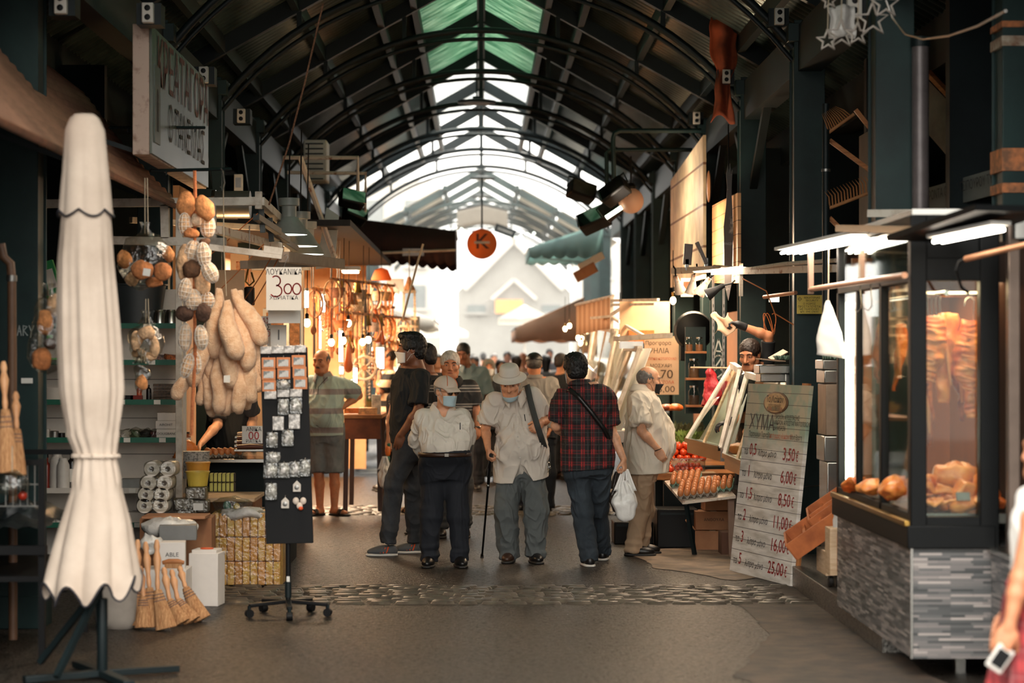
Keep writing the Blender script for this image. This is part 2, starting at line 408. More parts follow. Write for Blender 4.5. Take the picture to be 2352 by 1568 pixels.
def hair_mesh(c,ax,h,style,res,name='hair'):
 r,f,u=ax;L=lambda a,b,e:V(c)+(r*a+f*b+u*e)*h;A=(r,f,u);S=SDF(res)
 amp,sc=0.004,55
 if style in('short','thick','quiff','grey_short'):
  t={'short':0.008,'thick':0.020,'quiff':0.016,'grey_short':0.010}[style]
  S.ell(L(0,-0.016,0.036),((0.074+t)*h,(0.092+t)*h,(0.082+t)*h),A,k=0.01)
  S.ell(L(0,-0.052,-0.030),((0.062+t*0.6)*h,(0.052+t*0.6)*h,0.055*h),A,k=0.03)
  if style=='quiff':S.ell(L(0,0.058,0.104),(0.056*h,0.045*h,0.030*h),A,k=0.02);S.ell(L(0,0.0,0.112),(0.060*h,0.070*h,0.026*h),A,k=0.02)
  if style=='thick':S.ell(L(0,0.02,0.095),(0.070*h,0.075*h,0.034*h),A,k=0.03)
  S.ell(L(0,0.104,-0.012),(0.064*h,0.066*h,0.074*h),A,k=0.008,sub=True)
  for s in(-1,1):S.ell(L(s*0.085,0.020,-0.040),(0.030*h,0.050*h,0.050*h),A,k=0.008,sub=True)
  S.half(L(0,0,-0.075),-u)
  amp=0.0045 if style in('thick','quiff')else 0.0035
 elif style=='balding':
  S.ell(L(0,-0.024,0.022),(0.080*h,0.090*h,0.078*h),A,k=0.01)
  S.ell(L(0,0.075,0.07),(0.085*h,0.095*h,0.085*h),A,k=0.01,sub=True)
  S.ell(L(0,0.020,0.115),(0.052*h,0.085*h,0.040*h),A,k=0.01,sub=True)
  for s in(-1,1):S.ell(L(s*0.085,0.020,-0.040),(0.030*h,0.050*h,0.046*h),A,k=0.008,sub=True)
  S.half(L(0,0,-0.06),-u);amp=0.003
 elif style=='long':
  S.ell(L(0,-0.018,0.034),(0.088*h,0.104*h,0.092*h),A,k=0.01)
  S.cone(L(0,-0.05,0),L(0,-0.06,-0.16),0.08*h,0.06*h,k=0.03)
  S.ell(L(0,0.105,-0.030),(0.056*h,0.066*h,0.095*h),A,k=0.01,sub=True)
 elif style=='scarf':
  S.ell(L(0,-0.010,0.030),(0.088*h,0.106*h,0.096*h),A,k=0.01)
  S.cone(L(0,-0.015,-0.02),L(0,0.0,-0.16),0.085*h,0.10*h,k=0.04)
  S.ell(L(0,0.110,-0.025),(0.054*h,0.060*h,0.080*h),A,k=0.01,sub=True);amp=0.002
 return S.mesh(name,disp=lambda p:amp*noise.noise(p*sc)+amp*1.1*noise.noise(V((p.x*170,p.y*170,p.z*30))))
SKIN=lambda k:M('skin_'+k,{'a':(214,150,112),'b':(202,134,96),'c':(134,84,58),'d':(222,164,128),'e':(172,110,78)}[k],0.5,var=0.22,scale=22,bump=0.12,bscale=160,sss=0.0)
HAIR=lambda k:M('hair_'+k,{'black':(18,15,14),'brown':(44,30,22),'grey':(128,122,116),'white':(214,208,200),'salt':(86,80,76)}[k],0.55,var=0.45,scale=60,stretch=(1,1,0.3),bump=0.4,bscale=120)
class Person:
 """One person; joints are read off the photograph as (px, py, dy) with dy metres behind (+) or before (-) the feet's distance D."""
 def __init__(s,label,px0,D,H,yaw=0.0,res=0.009,skin='a',seed=1.0,name='person',group=None,lean=None,cat='person'):
  s.D=D;s.H=H;s.k=H/1.70;s.yaw=yaw;s.res=res;s.skin=SKIN(skin);s.seed=seed
  s.o=V(((px0-VX)*D/FPX,D,0.0));s.T=thing(name,label,cat,s.o,group=group)
  s.R,s.F,s.U=axes(yaw);s.body=SDF(res)
  H_=H;s.pel=V((0,0,0.53*H_));s.neck=V((0,0,0.835*H_));s.belly=0.0;s.wide=1.0
  s.headc=V((0,0,0.935*H_))+s.F*0.015;s.hax=axes(yaw);s.hs=0.98*(0.9+0.1*s.k)
  s.arms={};s.legs={};s.pw=2.3
  for sd,sg in(('R',1),('L',-1)):
   hip=s.pel+s.R*sg*0.055*H_-V((0,0,0.01));s.legs[sd]=[hip,V((hip.x,hip.y,0.285*H_))+s.F*0.02+s.R*sg*0.01,V((hip.x,hip.y,0.055*H_))+s.R*sg*0.015,yaw]
   sh=s.sh(sg);s.arms[sd]=[sh,sh+s.R*sg*0.055-V((0,0,0.175*H_))-s.F*0.02,sh+s.R*sg*0.075-V((0,0,0.325*H_))+s.F*0.05,None]
 def j(s,px,py,dy=0.0):return P(px,py,s.D+dy)-s.o
 def sh(s,sg):return s.neck+s.R*sg*0.100*s.H*min(s.wide,1.06)-(s.neck-s.pel).normalized()*0.034*s.H
 def spine(s,pel,neck,wide=1.0,belly=0.0):
  s.pel,s.neck,s.wide,s.belly=V(pel),V(neck),wide,belly
  for sd,sg in(('R',1),('L',-1)):s.arms[sd][0]=s.sh(sg);s.legs[sd][0]=s.pel+s.R*sg*0.055*s.H-V((0,0,0.01))
 def head(s,c,yaw=0.0,pitch=0.0,roll=0.0,sc=None):
  s.headc=V(c);s.hax=axes(yaw,pitch,roll)
  if sc:s.hs=sc
 def arm(s,sd,elbow,wrist,hand=None):s.arms[sd][1:4]=[V(elbow),V(wrist),hand]
 def leg(s,sd,knee,ankle,fyaw=None):s.legs[sd][1:4]=[V(knee),V(ankle),s.yaw if fyaw is None else fyaw]
 TS=(-0.35,-0.18,0.0,0.15,0.35,0.6,0.8,0.93,1.0,1.1)
 def prof(s,d):
  H,w,b=s.H,s.wide,s.belly
  ru=[x*H*w+d for x in(0.060,0.090,0.098,0.094,0.090,0.096,0.099,0.072,0.046,0.036)]
  rv=[x*H+d for x in(0.050,0.066,0.072,0.068+b*0.40,0.066+b*0.42,0.067+b*0.22,0.062+b*0.05,0.048,0.040,0.036)]
  of=[x*H for x in(0,b*0.1,b*0.25,0.004+b*0.36,0.006+b*0.36,0.004+b*0.18,0.0,-0.004,-0.004,0.0)]
  return ru,rv,of
 def torso(s,S,d,t0,t1,k=0.03):
  ru,rv,of=s.prof(d);S.loft(s.pel,s.neck,s.R,s.F,s.TS,ru,rv,of,t0,t1,k=k,pw=s.pw)
 def skinmesh(s,fine=True,nose=1.0,jaw=1.0,feet=False,cheek=1.0,hands=True):
  B=s.body;k=s.k;s.torso(B,-0.004,-0.10,1.02,0.03)
  s.hl=head_ops(B,s.headc,s.hax,s.hs,nose,jaw,fine,cheek)
  r,f,u=s.hax;B.cone(s.neck-V((0,0,0.01)),s.headc-f*0.022-u*0.045,0.056*k,0.052*k,k=0.03)
  for sd,sg in(('R',1),('L',-1)):
   sh,el,wr,hd=s.arms[sd]
   B.cone(s.neck-V((0,0,0.036*k)),sh,0.036*k,0.040*k,k=0.04);B.cone(sh,el,0.047*k,0.039*k,k=0.04);mid=el.lerp(wr,0.3);B.cone(el,mid,0.039*k,0.040*k,k=0.02);B.cone(mid,wr,0.040*k,0.026*k,k=0.02)
   if hands and hd is not False:
    fw=(wr-el).normalized();hd=hd or{}
    d=hd.get('d',fw);n=hd.get('n',-s.R*sg)
    hand_ops(B,wr,d,n,hd.get('side',1),hd.get('sc',1.0)*(0.93+0.07*k),hd.get('curl',(0.3,0.36,0.42,0.48)),hd.get('thumb',0.4))
   hip,kn,an,fy=s.legs[sd]
   B.cone(hip,kn,0.078*k,0.050*k,k=0.04);cf=kn.lerp(an,0.3)-s.F*0.012;B.cone(kn,cf,0.050*k,0.052*k,k=0.02);B.cone(cf,an,0.052*k,0.034*k,k=0.02)
   if feet:
    ff=axes(fy)[1];rr=axes(fy)[0];a0=V((an.x,an.y,0.045))
    B.cone(an,a0-ff*0.02+V((0,0,0.0)),0.034*k,0.034*k,k=0.02);B.ell(a0+ff*0.07-V((0,0,0.008)),(0.044,0.115,0.030),(rr,ff,(0,0,1)),k=0.02)
  me=B.mesh('body');o=link('body',me,s.skin,s.T,ang=180);s.bodyo=o;return o
 def face(s,brow='hair_black',eye=(30,20,16),stache=None,lids=True,lip=None):
  L=s.hl;h=s.hs;r,f,u=s.hax
  for sg in(-1,1):
   A_=Matrix((r,f,u)).transposed().to_4x4();A_.translation=L(sg*0.031,0.0745,0.0085);e=MB().ball((0,0,0),(0.0135*h,0.0085*h,0.0062*h),10,8,X=A_).build('eye',M('eye_white',(170,158,148),0.25,var=0.05),s.T)
   MB().ball(L(sg*0.031,0.0792,0.0082),(0.0056*h,)*3,8,6).build('iris',M('eye_dark',eye,0.2),e)
   b=MB().tube([L(sg*0.012,0.088,0.026),L(sg*0.028,0.090,0.034),L(sg*0.044,0.080,0.031),L(sg*0.053,0.068,0.022)],[0.0030*h,0.0045*h,0.0040*h,0.002*h],6)
   b.wob(0.0015,90).build('eyebrow',MATS.get(brow)or HAIR('black'),s.T)
  if lip:MB().tube([L(-0.022,0.084,-0.058),L(-0.008,0.0895,-0.0555),L(0,0.089,-0.057),L(0.008,0.0895,-0.0555),L(0.022,0.084,-0.058)],[0.002*h,0.0045*h,0.0045*h,0.0045*h,0.002*h],6).build('lips',M('lips',(150,82,66),0.5),s.T)
  if stache:
   MB().tube([L(-0.027,0.080,-0.055),L(-0.012,0.094,-0.045),L(0.012,0.094,-0.045),L(0.027,0.080,-0.055)],[0.002*h,0.0055*h,0.0055*h,0.002*h],8).wob(0.0015,90).build('moustache',stache,s.T)
 def hair(s,style,mat,res=None):s.hairo=link('hair',hair_mesh(s.headc,s.hax,s.hs,style,res or max(0.005,s.res*0.8)),mat,s.T,ang=180);return s.hairo
 def shirt(s,mat,hem=-0.28,sleeve='short',d=0.016,flare=0.0,amp=0.006,vneck=0.0,name='shirt',label=None,loose=1.0,tank=False,res=None,tuck=0.0,slit=None):
  S=SDF(res or s.res);k=s.k;ru,rv,of=s.prof(d)
  ru[0]=ru[1]=ru[2];rv[0]=rv[1]=rv[2];of=[of[2]]*2+list(of[2:])
  for i in(0,1,2,3):ru[i]-=tuck;rv[i]-=tuck
  for i,t in enumerate(s.TS):
   g=flare*max(0.0,0.55-t);ru[i]+=g;rv[i]+=g*0.8
  S.loft(s.pel,s.neck,s.R,s.F,s.TS,ru,rv,of,hem,0.985,k=0.03,pw=s.pw)
  for sd,sg in(('R',1),('L',-1)):
   sh,el,wr,hd=s.arms[sd]
   S.cone(s.neck-V((0,0,0.036*k)),sh.lerp(s.neck,0.1)+V((0,0,0.002)),0.038*k+d*0.6,0.044*k+d*0.6,k=0.04)
   if tank:continue
   if sleeve=='short':
    e=sh.lerp(el,0.80);m_=sh.lerp(el,0.30);S.cone(sh,m_,0.050*k+d*0.6,0.054*k*loose+d*0.5,k=0.05);S.cone(m_,e,0.054*k*loose+d*0.5,0.063*k*loose+d*0.4,k=0.012,cut='b')
   elif sleeve=='elbow':
    e=el.lerp(wr,0.12);S.cone(sh,el,0.060*k*loose+d*0.4,0.060*k*loose,k=0.045);S.cone(el,e,0.060*k*loose,0.062*k*loose,k=0.02,cut='b')
   else:
    m_=sh.lerp(el,0.35);S.cone(sh,m_,0.050*k+d*0.6,0.053*k*loose,k=0.05);S.cone(m_,el,0.053*k*loose,0.052*k*loose,k=0.012);S.cone(el,el.lerp(wr,0.55),0.052*k*loose,0.048*k*loose,k=0.012);S.cone(el.lerp(wr,0.55),wr,0.048*k*loose,0.037*k*loose,k=0.02,cut='b')
  up=(s.neck-s.pel).normalized()
  if slit:q=s.pel+s.F*(rv[2]+of[2]+0.01);S.cone(q+up*slit[0],q+up*slit[1],0.002,0.085,k=0.004,sub=True)
  if vneck:
   S.cone(s.neck+s.F*0.085*k+up*0.05,s.neck+s.F*0.125*k-up*vneck,0.058*k,0.008,k=0.006,sub=True)
  S.cone(s.neck+up*0.06,s.neck-up*0.004+s.F*0.01,0.062*k,0.060*k,k=0.006,sub=True,cut=True)
  zh=s.pel.lerp(s.neck,hem).z;fd=folds(amp,seed=s.seed*3.1);cl=lambda x:max(0.0,min(1.0,x))
  me=S.mesh(name,disp=lambda p:fd(p)*cl((p.z-zh)/0.09)*cl((s.neck.z+0.02-p.z)/0.10));o=link(name,me,mat,s.T,ang=180)
  if label:o['label']=label
  s.shirto=o;return o
 def collar(s,mat,hgt=0.045,openv=0.06,wd=0.05,name='collar',lift=0.030,rad=0.067):
  mb=MB();up=(s.neck-s.pel).normalized();k=s.k;n=18;base=s.neck+up*lift*k+s.F*0.004
  def ringp(a,r,dz,fo=0.0):return base+s.R*sin(a)*r*1.02+s.F*(cos(a)*r*0.95+fo)+up*dz
  a0=0.42
  def band(u,v):
   a=a0+(2*pi-2*a0)*u;f=abs(2*u-1)
   if v<0.5:t=v*2;return ringp(a,rad*k+0.004*t,-0.026-openv*0.75*f**4+hgt*t,0.034*f**4)
   t=(v-0.5)*2;return ringp(a,(rad+0.004)*k+0.036*t,-0.026-openv*0.75*f**4+hgt*(1-t*(1.25+0.9*f**5)),0.034*f**4+0.012*t*f**4)
  mb.surf(band,28,6);return mb.build(name,mat,s.T,ang=60,solid=0.003)
 def trousers(s,mat,waist=0.06,ends=(1.0,1.0),rad=(0.092,0.072,0.062),amp=0.006,name='trousers',label=None,ankle=0.012,wf=0.012):
  S=SDF(s.res);k=s.k;ru,rv,of=s.prof(wf);S.loft(s.pel,s.neck,s.R,s.F,s.TS,ru,rv,of,-0.24,waist,k=0.03,pw=s.pw);zb=[]
  for(sd,e)in zip('RL',ends):
   hip,kn,an,fy=s.legs[sd]
   if e<0.75:
    m=kn.lerp(an,max(0.0,e*2-1))if e>0.5 else hip.lerp(kn,e*2);S.cone(hip,m,rad[0]*k,rad[1]*k,k=0.06,cut='b');continue
   S.cone(hip,kn,rad[0]*k,rad[1]*k,k=0.06);end=an-V((0,0,ankle));S.cone(kn,end,rad[1]*k,rad[2]*k,k=0.04,cut='b')
   zb=[(end.z+0.05,0.10,0.016,26),(kn.z,0.10,0.010,18)]
  me=S.mesh(name,disp=folds(amp,(8,8,3.0),s.seed*5.3,zb));o=link(name,me,mat,s.T,ang=180)
  if label:o['label']=label
  return o
 def shoe(s,sd,mat,sole,ln=0.275,label=None,sandal=False,stripe=None,h=0.075,pitch=0.0):
  hip,kn,an,fy=s.legs[sd];r,f,u=axes(fy);k=s.k;g=V((an.x,an.y,0));q=lambda a,b,e:g+r*a+f*b+V((0,0,e))
  S=SDF(0.006)
  if sandal:
   S.ell(q(0,0.075,0.012),(0.050,0.140,0.014),(r,f,u),k=0.01,pw=3.5);o=link('sandal',S.mesh('sandal'),sole,s.T,ang=180)
   b=MB().surf(lambda a,t:q(0.058*cos(pi*a),0.085+0.05*t,0.020+0.058*sin(pi*a)*(1-0.1*t)),12,2);b.build('strap',mat,o,solid=0.006)
   return o
  S.ell(q(0,0.035,0.046),(0.045,0.085,h*0.62),(r,f,u),k=0.02);S.ell(q(0,0.095,0.036),(0.048,0.085,0.036),(r,f,u),k=0.03)
  S.ell(q(0,-0.035,0.045),(0.039,0.045,0.048),(r,f,u),k=0.02);S.half(q(0,0,0.014),(0,0,-1))
  o=link('shoe',S.mesh('shoe'),mat,s.T,ang=180)
  if label:o['label']=label
  W=SDF(0.006);W.ell(q(0,0.055,0.010),(0.052,0.136,0.020),(r,f,u),k=0.01,pw=3.2);W.half(q(0,0,0.0),(0,0,-1));W.half(q(0,0,0.024),(0,0,1))
  link('sole',W.mesh('sole'),sole,o,ang=60)
  if stripe:
   for i in range(3):
    for sg in(-1,1):
     MB().bar(q(sg*0.047,0.02+i*0.026,0.028),q(sg*0.036,0.0+i*0.026,0.080-i*0.006),0.012,0.010).build('stripe',stripe,o,bevel=0.002)
  return o
 def mask(s,mat,low=False,name='face_mask',strap=True):
  L=s.hl;dz=-0.050 if low else 0.0
  def fn(u,v):
   a=(u-0.5)*2.35;z=-0.018-0.088*v;rr=0.106-0.004*v;w_=0.074-0.010*v
   if low:z=-0.072-0.040*v-0.012*cos(a);rr=0.104-0.006*v
   fo=rr*cos(a*0.9)-0.002+0.024*math.exp(-(a/0.28)**2)*(0 if low else max(0,1-1.6*v))
   return L(w_*sin(a)*0.98+0.0,fo,z+0.020*abs(sin(a))**2*(1-2*v)*0.4*-1+0.0015*sin(v*30))
  o=MB().surf(fn,18,9).build(name,mat,s.T,ang=180,solid=0.003)
  if strap:
   for sg in(-1,1):
    z0,z1=(-0.074,-0.100)if low else(-0.022,-0.085)
    MB().tube([L(sg*0.068,0.032,z0),L(sg*0.078,0.005,0.026),L(sg*0.086,-0.022,0.020)],0.0016,6).build('ear_loop',mat,o)
    if not low:MB().tube([L(sg*0.062,0.036,z1),L(sg*0.077,0.005,-0.035),L(sg*0.085,-0.020,-0.025)],0.0016,6).build('ear_loop',mat,o)
  return o
# ------------------------------------------------------------------ cloth, leather, small hardware
CLOTH=lambda n,c,v=0.10,r=0.85:M('cloth_'+n,c,r,var=v,scale=5,bump=0.10,bscale=240)
W_SHIRT=CLOTH('ivory_shirt',(214,206,194));W_SHIRT2=CLOTH('sand_shirt',(204,194,182));CREAM=CLOTH('cream_shirt',(226,214,196))
NAVY=CLOTH('navy',(20,24,33));SLATE=CLOTH('slate',(84,88,88));BLACKT=CLOTH('black_tee',(18,21,24));TAN=CLOTH('tan',(176,148,120))
GREYJ=M('denim_grey',(62,64,68),0.85,rgb2=(40,42,46),scale=6,bump=0.1,bscale=260);JEANS=M('denim_faded',(58,68,76),0.85,rgb2=(34,42,50),scale=4.0,bump=0.1,bscale=260,lo=0.4,hi=0.7)
SHORTS=M('denim_shorts',(122,128,130),0.85,rgb2=(92,98,102),scale=6,bump=0.1,bscale=220)
BLKLEATH=M('black_leather',(22,20,20),0.38,var=0.3);SOLE_D=M('sole_dark',(30,27,25),0.6);SOLE_W=M('sole_white',(214,208,200),0.6);BRNLEATH=M('brown_leather',(58,36,24),0.45)
MASKB=CLOTH('mask_blue',(176,200,208));MASKW=CLOTH('mask_white',(226,222,218));MASKK=CLOTH('mask_black',(20,20,22))
METAL=M('brushed_metal',(186,184,180),0.3,1.0);BLKPL=M('black_plastic',(18,18,19),0.5,var=0.2,spec=0.2);BRASS=M('brass',(190,150,80),0.3,1.0)
def stripes(name,cols,period,axis='Z',rough=0.75,off=0.0):
 """cloth woven in bands: cols = [(fraction, rgb), ...] along one object axis"""
 m,nt,b=nmat(name);L=nt.links.new;b.inputs['Roughness'].default_value=rough
 tc=node(nt,'ShaderNodeTexCoord');sp=node(nt,'ShaderNodeSeparateXYZ');L(tc.outputs['Object'],sp.inputs[0])
 a=node(nt,'ShaderNodeMath',operation='MULTIPLY_ADD');a.inputs[1].default_value=1/period;a.inputs[2].default_value=off;L(sp.outputs[axis],a.inputs[0])
 fr=node(nt,'ShaderNodeMath',operation='FRACT');L(a.outputs[0],fr.inputs[0])
 rp=node(nt,'ShaderNodeValToRGB');rp.color_ramp.interpolation='CONSTANT';e=rp.color_ramp.elements
 while len(e)<len(cols):e.new(0.5)
 for i,(p,c)in enumerate(cols):e[i].position=p;e[i].color=col(c)
 L(fr.outputs[0],rp.inputs[0]);L(rp.outputs[0],b.inputs['Base Color']);MATS[name]=m;return m
def plaid(name,base,red,line):
 m,nt,b=nmat(name);L=nt.links.new;b.inputs['Roughness'].default_value=0.8
 tc=node(nt,'ShaderNodeTexCoord');sp=node(nt,'ShaderNodeSeparateXYZ');L(tc.outputs['Object'],sp.inputs[0])
 def band(ax,period,lo,hi,off=0.0):
  a=node(nt,'ShaderNodeMath',operation='MULTIPLY_ADD');a.inputs[1].default_value=1/period;a.inputs[2].default_value=off;L(sp.outputs[ax],a.inputs[0])
  f=node(nt,'ShaderNodeMath',operation='FRACT');L(a.outputs[0],f.inputs[0])
  g=node(nt,'ShaderNodeMath',operation='GREATER_THAN');g.inputs[1].default_value=lo;L(f.outputs[0],g.inputs[0])
  h=node(nt,'ShaderNodeMath',operation='LESS_THAN');h.inputs[1].default_value=hi;L(f.outputs[0],h.inputs[0])
  x=node(nt,'ShaderNodeMath',operation='MULTIPLY');L(g.outputs[0],x.inputs[0]);L(h.outputs[0],x.inputs[1]);return x
 def mix(fac,a,c):
  x=node(nt,'ShaderNodeMixRGB');L(fac.outputs[0],x.inputs[0]);x.inputs[2].default_value=c
  if isinstance(a,tuple):x.inputs[1].default_value=a
  else:L(a.outputs[0],x.inputs[1])
  return x
 vx,vz=band('X',0.088,0.25,0.68),band('Z',0.098,0.22,0.62)
 fx,fz=band('X',0.0195,0.0,0.62),band('Z',0.022,0.0,0.62)
 both=node(nt,'ShaderNodeMath',operation='MULTIPLY');L(vx.outputs[0],both.inputs[0]);L(fx.outputs[0],both.inputs[1])
 bz=node(nt,'ShaderNodeMath',operation='MULTIPLY');L(vz.outputs[0],bz.inputs[0]);L(fz.outputs[0],bz.inputs[1])
 dim=tuple(base[i]*0.68+red[i]*0.32 for i in range(3))+(1,)
 c=mix(both,base,dim);s2=node(nt,'ShaderNodeMath',operation='MULTIPLY');s2.inputs[1].default_value=0.25;L(bz.outputs[0],s2.inputs[0]);c=mix(s2,c,red)
 bb=node(nt,'ShaderNodeMath',operation='MULTIPLY');L(both.outputs[0],bb.inputs[0]);L(vz.outputs[0],bb.inputs[1]);c=mix(bb,c,red)
 l1=band('X',0.088,0.94,1.0);l2=band('Z',0.098,0.95,1.0);mx=node(nt,'ShaderNodeMath',operation='MAXIMUM');L(l1.outputs[0],mx.inputs[0]);L(l2.outputs[0],mx.inputs[1])
 s3=node(nt,'ShaderNodeMath',operation='MULTIPLY');s3.inputs[1].default_value=0.22;L(mx.outputs[0],s3.inputs[0]);c=mix(s3,c,line)
 L(c.outputs[0],b.inputs['Base Color']);MATS[name]=m;return m
def translucent(name,rgb,fac=0.45,rgb2=None,scale=2.0,stretch=None):
 """thin sheet that lets part of the light through, diffusely"""
 m=M(name,rgb,0.6,rgb2=rgb2,scale=scale,stretch=stretch);nt=m.node_tree;b=nt.nodes['Principled BSDF'];out=nt.nodes['Material Output']
 t=node(nt,'ShaderNodeBsdfTranslucent');src=b.inputs['Base Color'].links[0].from_socket;nt.links.new(src,t.inputs[0]);mx=node(nt,'ShaderNodeMixShader');mx.inputs[0].default_value=fac
 nt.links.new(b.outputs[0],mx.inputs[1]);nt.links.new(t.outputs[0],mx.inputs[2]);nt.links.new(mx.outputs[0],out.inputs[0]);return m
# ------------------------------------------------------------------ paint, steel and shared materials
STEEL=M('green_steel',(28,52,51),0.45,rgb2=(17,36,36),scale=2.2,bump=0.05,spec=0.35)
STEELD=M('dark_steel',(20,32,34),0.5,rgb2=(12,22,24),scale=2.0,spec=0.3)
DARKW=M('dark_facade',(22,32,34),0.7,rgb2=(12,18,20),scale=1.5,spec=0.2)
WPAINT=M('white_chipped_paint',(214,206,194),0.6,rgb2=(176,162,146),scale=9,lo=0.3,hi=0.55,bump=0.1)
RUSTW=M('rusty_white_paint',(206,190,172),0.6,rgb2=(140,84,52),scale=14,lo=0.32,hi=0.46,bump=0.15)
WOOD=M('pine_wood',(186,122,70),0.6,rgb2=(140,84,44),scale=5,stretch=(1,1,8),bump=0.1)
WOODP=M('pale_wood',(212,184,152),0.65,rgb2=(186,152,116),scale=5,stretch=(1,1,8),bump=0.1)
CARD=M('cardboard',(166,116,80),0.8,rgb2=(138,92,62),scale=3,bump=0.05)
CARDW=M('white_carton',(222,214,206),0.75,var=0.08)
STAIN=M('stainless',(190,188,182),0.24,1.0,var=0.1)
GALV=M('galvanised',(150,148,144),0.4,0.9,var=0.25)
ROPE=M('twine',(186,170,146),0.85);ORANGE=M('orange_cord',(206,118,62),0.7)
def glow(name,rgb,e):return M(name,rgb,0.5,var=0.02,emit=e)
TUBE=glow('fluorescent',(255,244,226),14.0);BULB=glow('bulb_glow',(255,214,158),22.0);PANEL=glow('lamp_glow',(255,226,186),6.0)
INK=M('ink_black',(26,24,26),0.7);REDINK=M('ink_red',(176,40,36),0.7);PAPER=M('white_card',(226,222,214),0.75,var=0.05)
# ------------------------------------------------------------------ ground
def asphalt():
 m,nt,b=nmat('wet_asphalt');L=nt.links.new;O=node(nt,'ShaderNodeTexCoord').outputs['Object']
 def ramp(src,p0,p1,c0,c1):
  r=node(nt,'ShaderNodeValToRGB');e=r.color_ramp.elements;e[0].position=p0;e[1].position=p1;e[0].color=c0;e[1].color=c1;L(src,r.inputs[0]);return r.outputs[0]
 n1=node(nt,'ShaderNodeTexNoise',i_Scale=1.6,i_Detail=8.0,i_Roughness=0.7);L(O,n1.inputs[0])
 n2=node(nt,'ShaderNodeTexVoronoi',i_Scale=70.0);L(O,n2.inputs[0]);n3=node(nt,'ShaderNodeTexNoise',i_Scale=26.0,i_Detail=6.0,i_Roughness=0.75);L(O,n3.inputs[0])
 base=ramp(n1.outputs['Fac'],0.3,0.7,col((28,26,25)),col((47,42,38)));spk=ramp(n2.outputs['Color'],0.15,0.85,(0.35,0.35,0.35,1),(2.2,2.05,1.85,1));s2=ramp(n3.outputs['Fac'],0.40,0.62,(0.62,0.62,0.62,1),(1.35,1.3,1.22,1))  # bright stone speckle in the colour doubles as painted wet sparkle
 a=node(nt,'ShaderNodeMixRGB',blend_type='MULTIPLY');a.inputs[0].default_value=1;L(base,a.inputs[1]);L(spk,a.inputs[2]);c=node(nt,'ShaderNodeMixRGB',blend_type='MULTIPLY');c.inputs[0].default_value=1;L(a.outputs[0],c.inputs[1]);L(s2,c.inputs[2]);L(c.outputs[0],b.inputs['Base Color'])
 L(ramp(n3.outputs['Fac'],0.38,0.66,(0.24,)*3+(1,),(0.6,)*3+(1,)),b.inputs['Roughness'])
 ad=node(nt,'ShaderNodeMath',operation='ADD');L(n2.outputs['Distance'],ad.inputs[0]);L(n3.outputs['Fac'],ad.inputs[1]);b.inputs['Specular IOR Level'].default_value=0.32;bp=node(nt,'ShaderNodeBump',i_Strength=1.0,i_Distance=0.008);L(ad.outputs[0],bp.inputs['Height']);L(bp.outputs[0],b.inputs['Normal'])
 MATS['wet_asphalt']=m;return m
ASPH=asphalt()
fl=MB().box((0,55,-0.06),(36,150,0.12));struct(fl,'floor',ASPH)
def patch(name,poly,mat,z=0.004,seed=1.0):
 mb=MB();n=160;pts=[]
 c=V((sum(p[0]for p in poly)/len(poly),sum(p[1]for p in poly)/len(poly),0));m=len(poly)
 for i in range(n):
  t=i/n*m;a=V(poly[int(t)]+(0,))if len(poly[0])==2 else V(poly[int(t)]);b_=V(poly[(int(t)+1)%m]+(0,));q=a.lerp(b_,t-int(t))
  q+=(q-c)*0.16*(noise.noise(q*2.1+V((seed,0,0)))+0.5*noise.noise(q*6));pts.append(q)
 mb.add([(c.x,c.y,z)]+[(q.x,q.y,z)for q in pts],[(0,1+i,1+(i+1)%n)for i in range(n)]);o=mb.build(name,mat);o['kind']='structure'
CONC=M('worn_concrete',(150,126,104),0.75,rgb2=(96,82,70),scale=4.0,bump=0.4,bscale=50)
CONC2=M('dusty_concrete',(86,70,58),0.75,rgb2=(50,45,41),scale=5.0,bump=0.4,bscale=60)
patch('floor_patch',[(1.25,18.8),(2.3,19.3),(2.45,17.0),(1.9,16.3),(1.4,17.2)],CONC)
patch('floor_worn_edge',[(1.75,16.0),(2.35,15.6),(2.4,9.5),(1.55,9.5),(1.35,11.5),(1.75,13.2)],CONC2,0.003,5.0)
COB=M('cobble_stone',(98,88,77),0.32,rgb2=(62,56,50),scale=9,bump=0.2)
def cobbles(y0,y1,x0,x1,name,big=1.0):
 mb=MB();y=y0
 while y<y1-0.02:
  x=x0+rnd.random()*0.1;d=0.105*big
  while x<x1:
   wd=(0.15+rnd.random()*0.10)*big;h=0.012+rnd.random()*0.010
   a,c_,e,f=x+0.008,x+wd-0.008,y+0.006,y+d-0.006;i=0.02
   mb.add([(a,e,-0.01),(c_,e,-0.01),(c_,f,-0.01),(a,f,-0.01),(a+i,e+i,h),(c_-i,e+i,h),(c_-i,f-i,h),(a+i,f-i,h)],[(4,5,6,7),(0,1,5,4),(1,2,6,5),(2,3,7,6),(3,0,4,7)]);x+=wd
  y+=d
 struct(mb,name,COB,ang=75)
cobbles(14.75,15.85,-2.1,2.1,'trim_1');cobbles(22.9,24.2,-2.2,1.5,'trim_2')
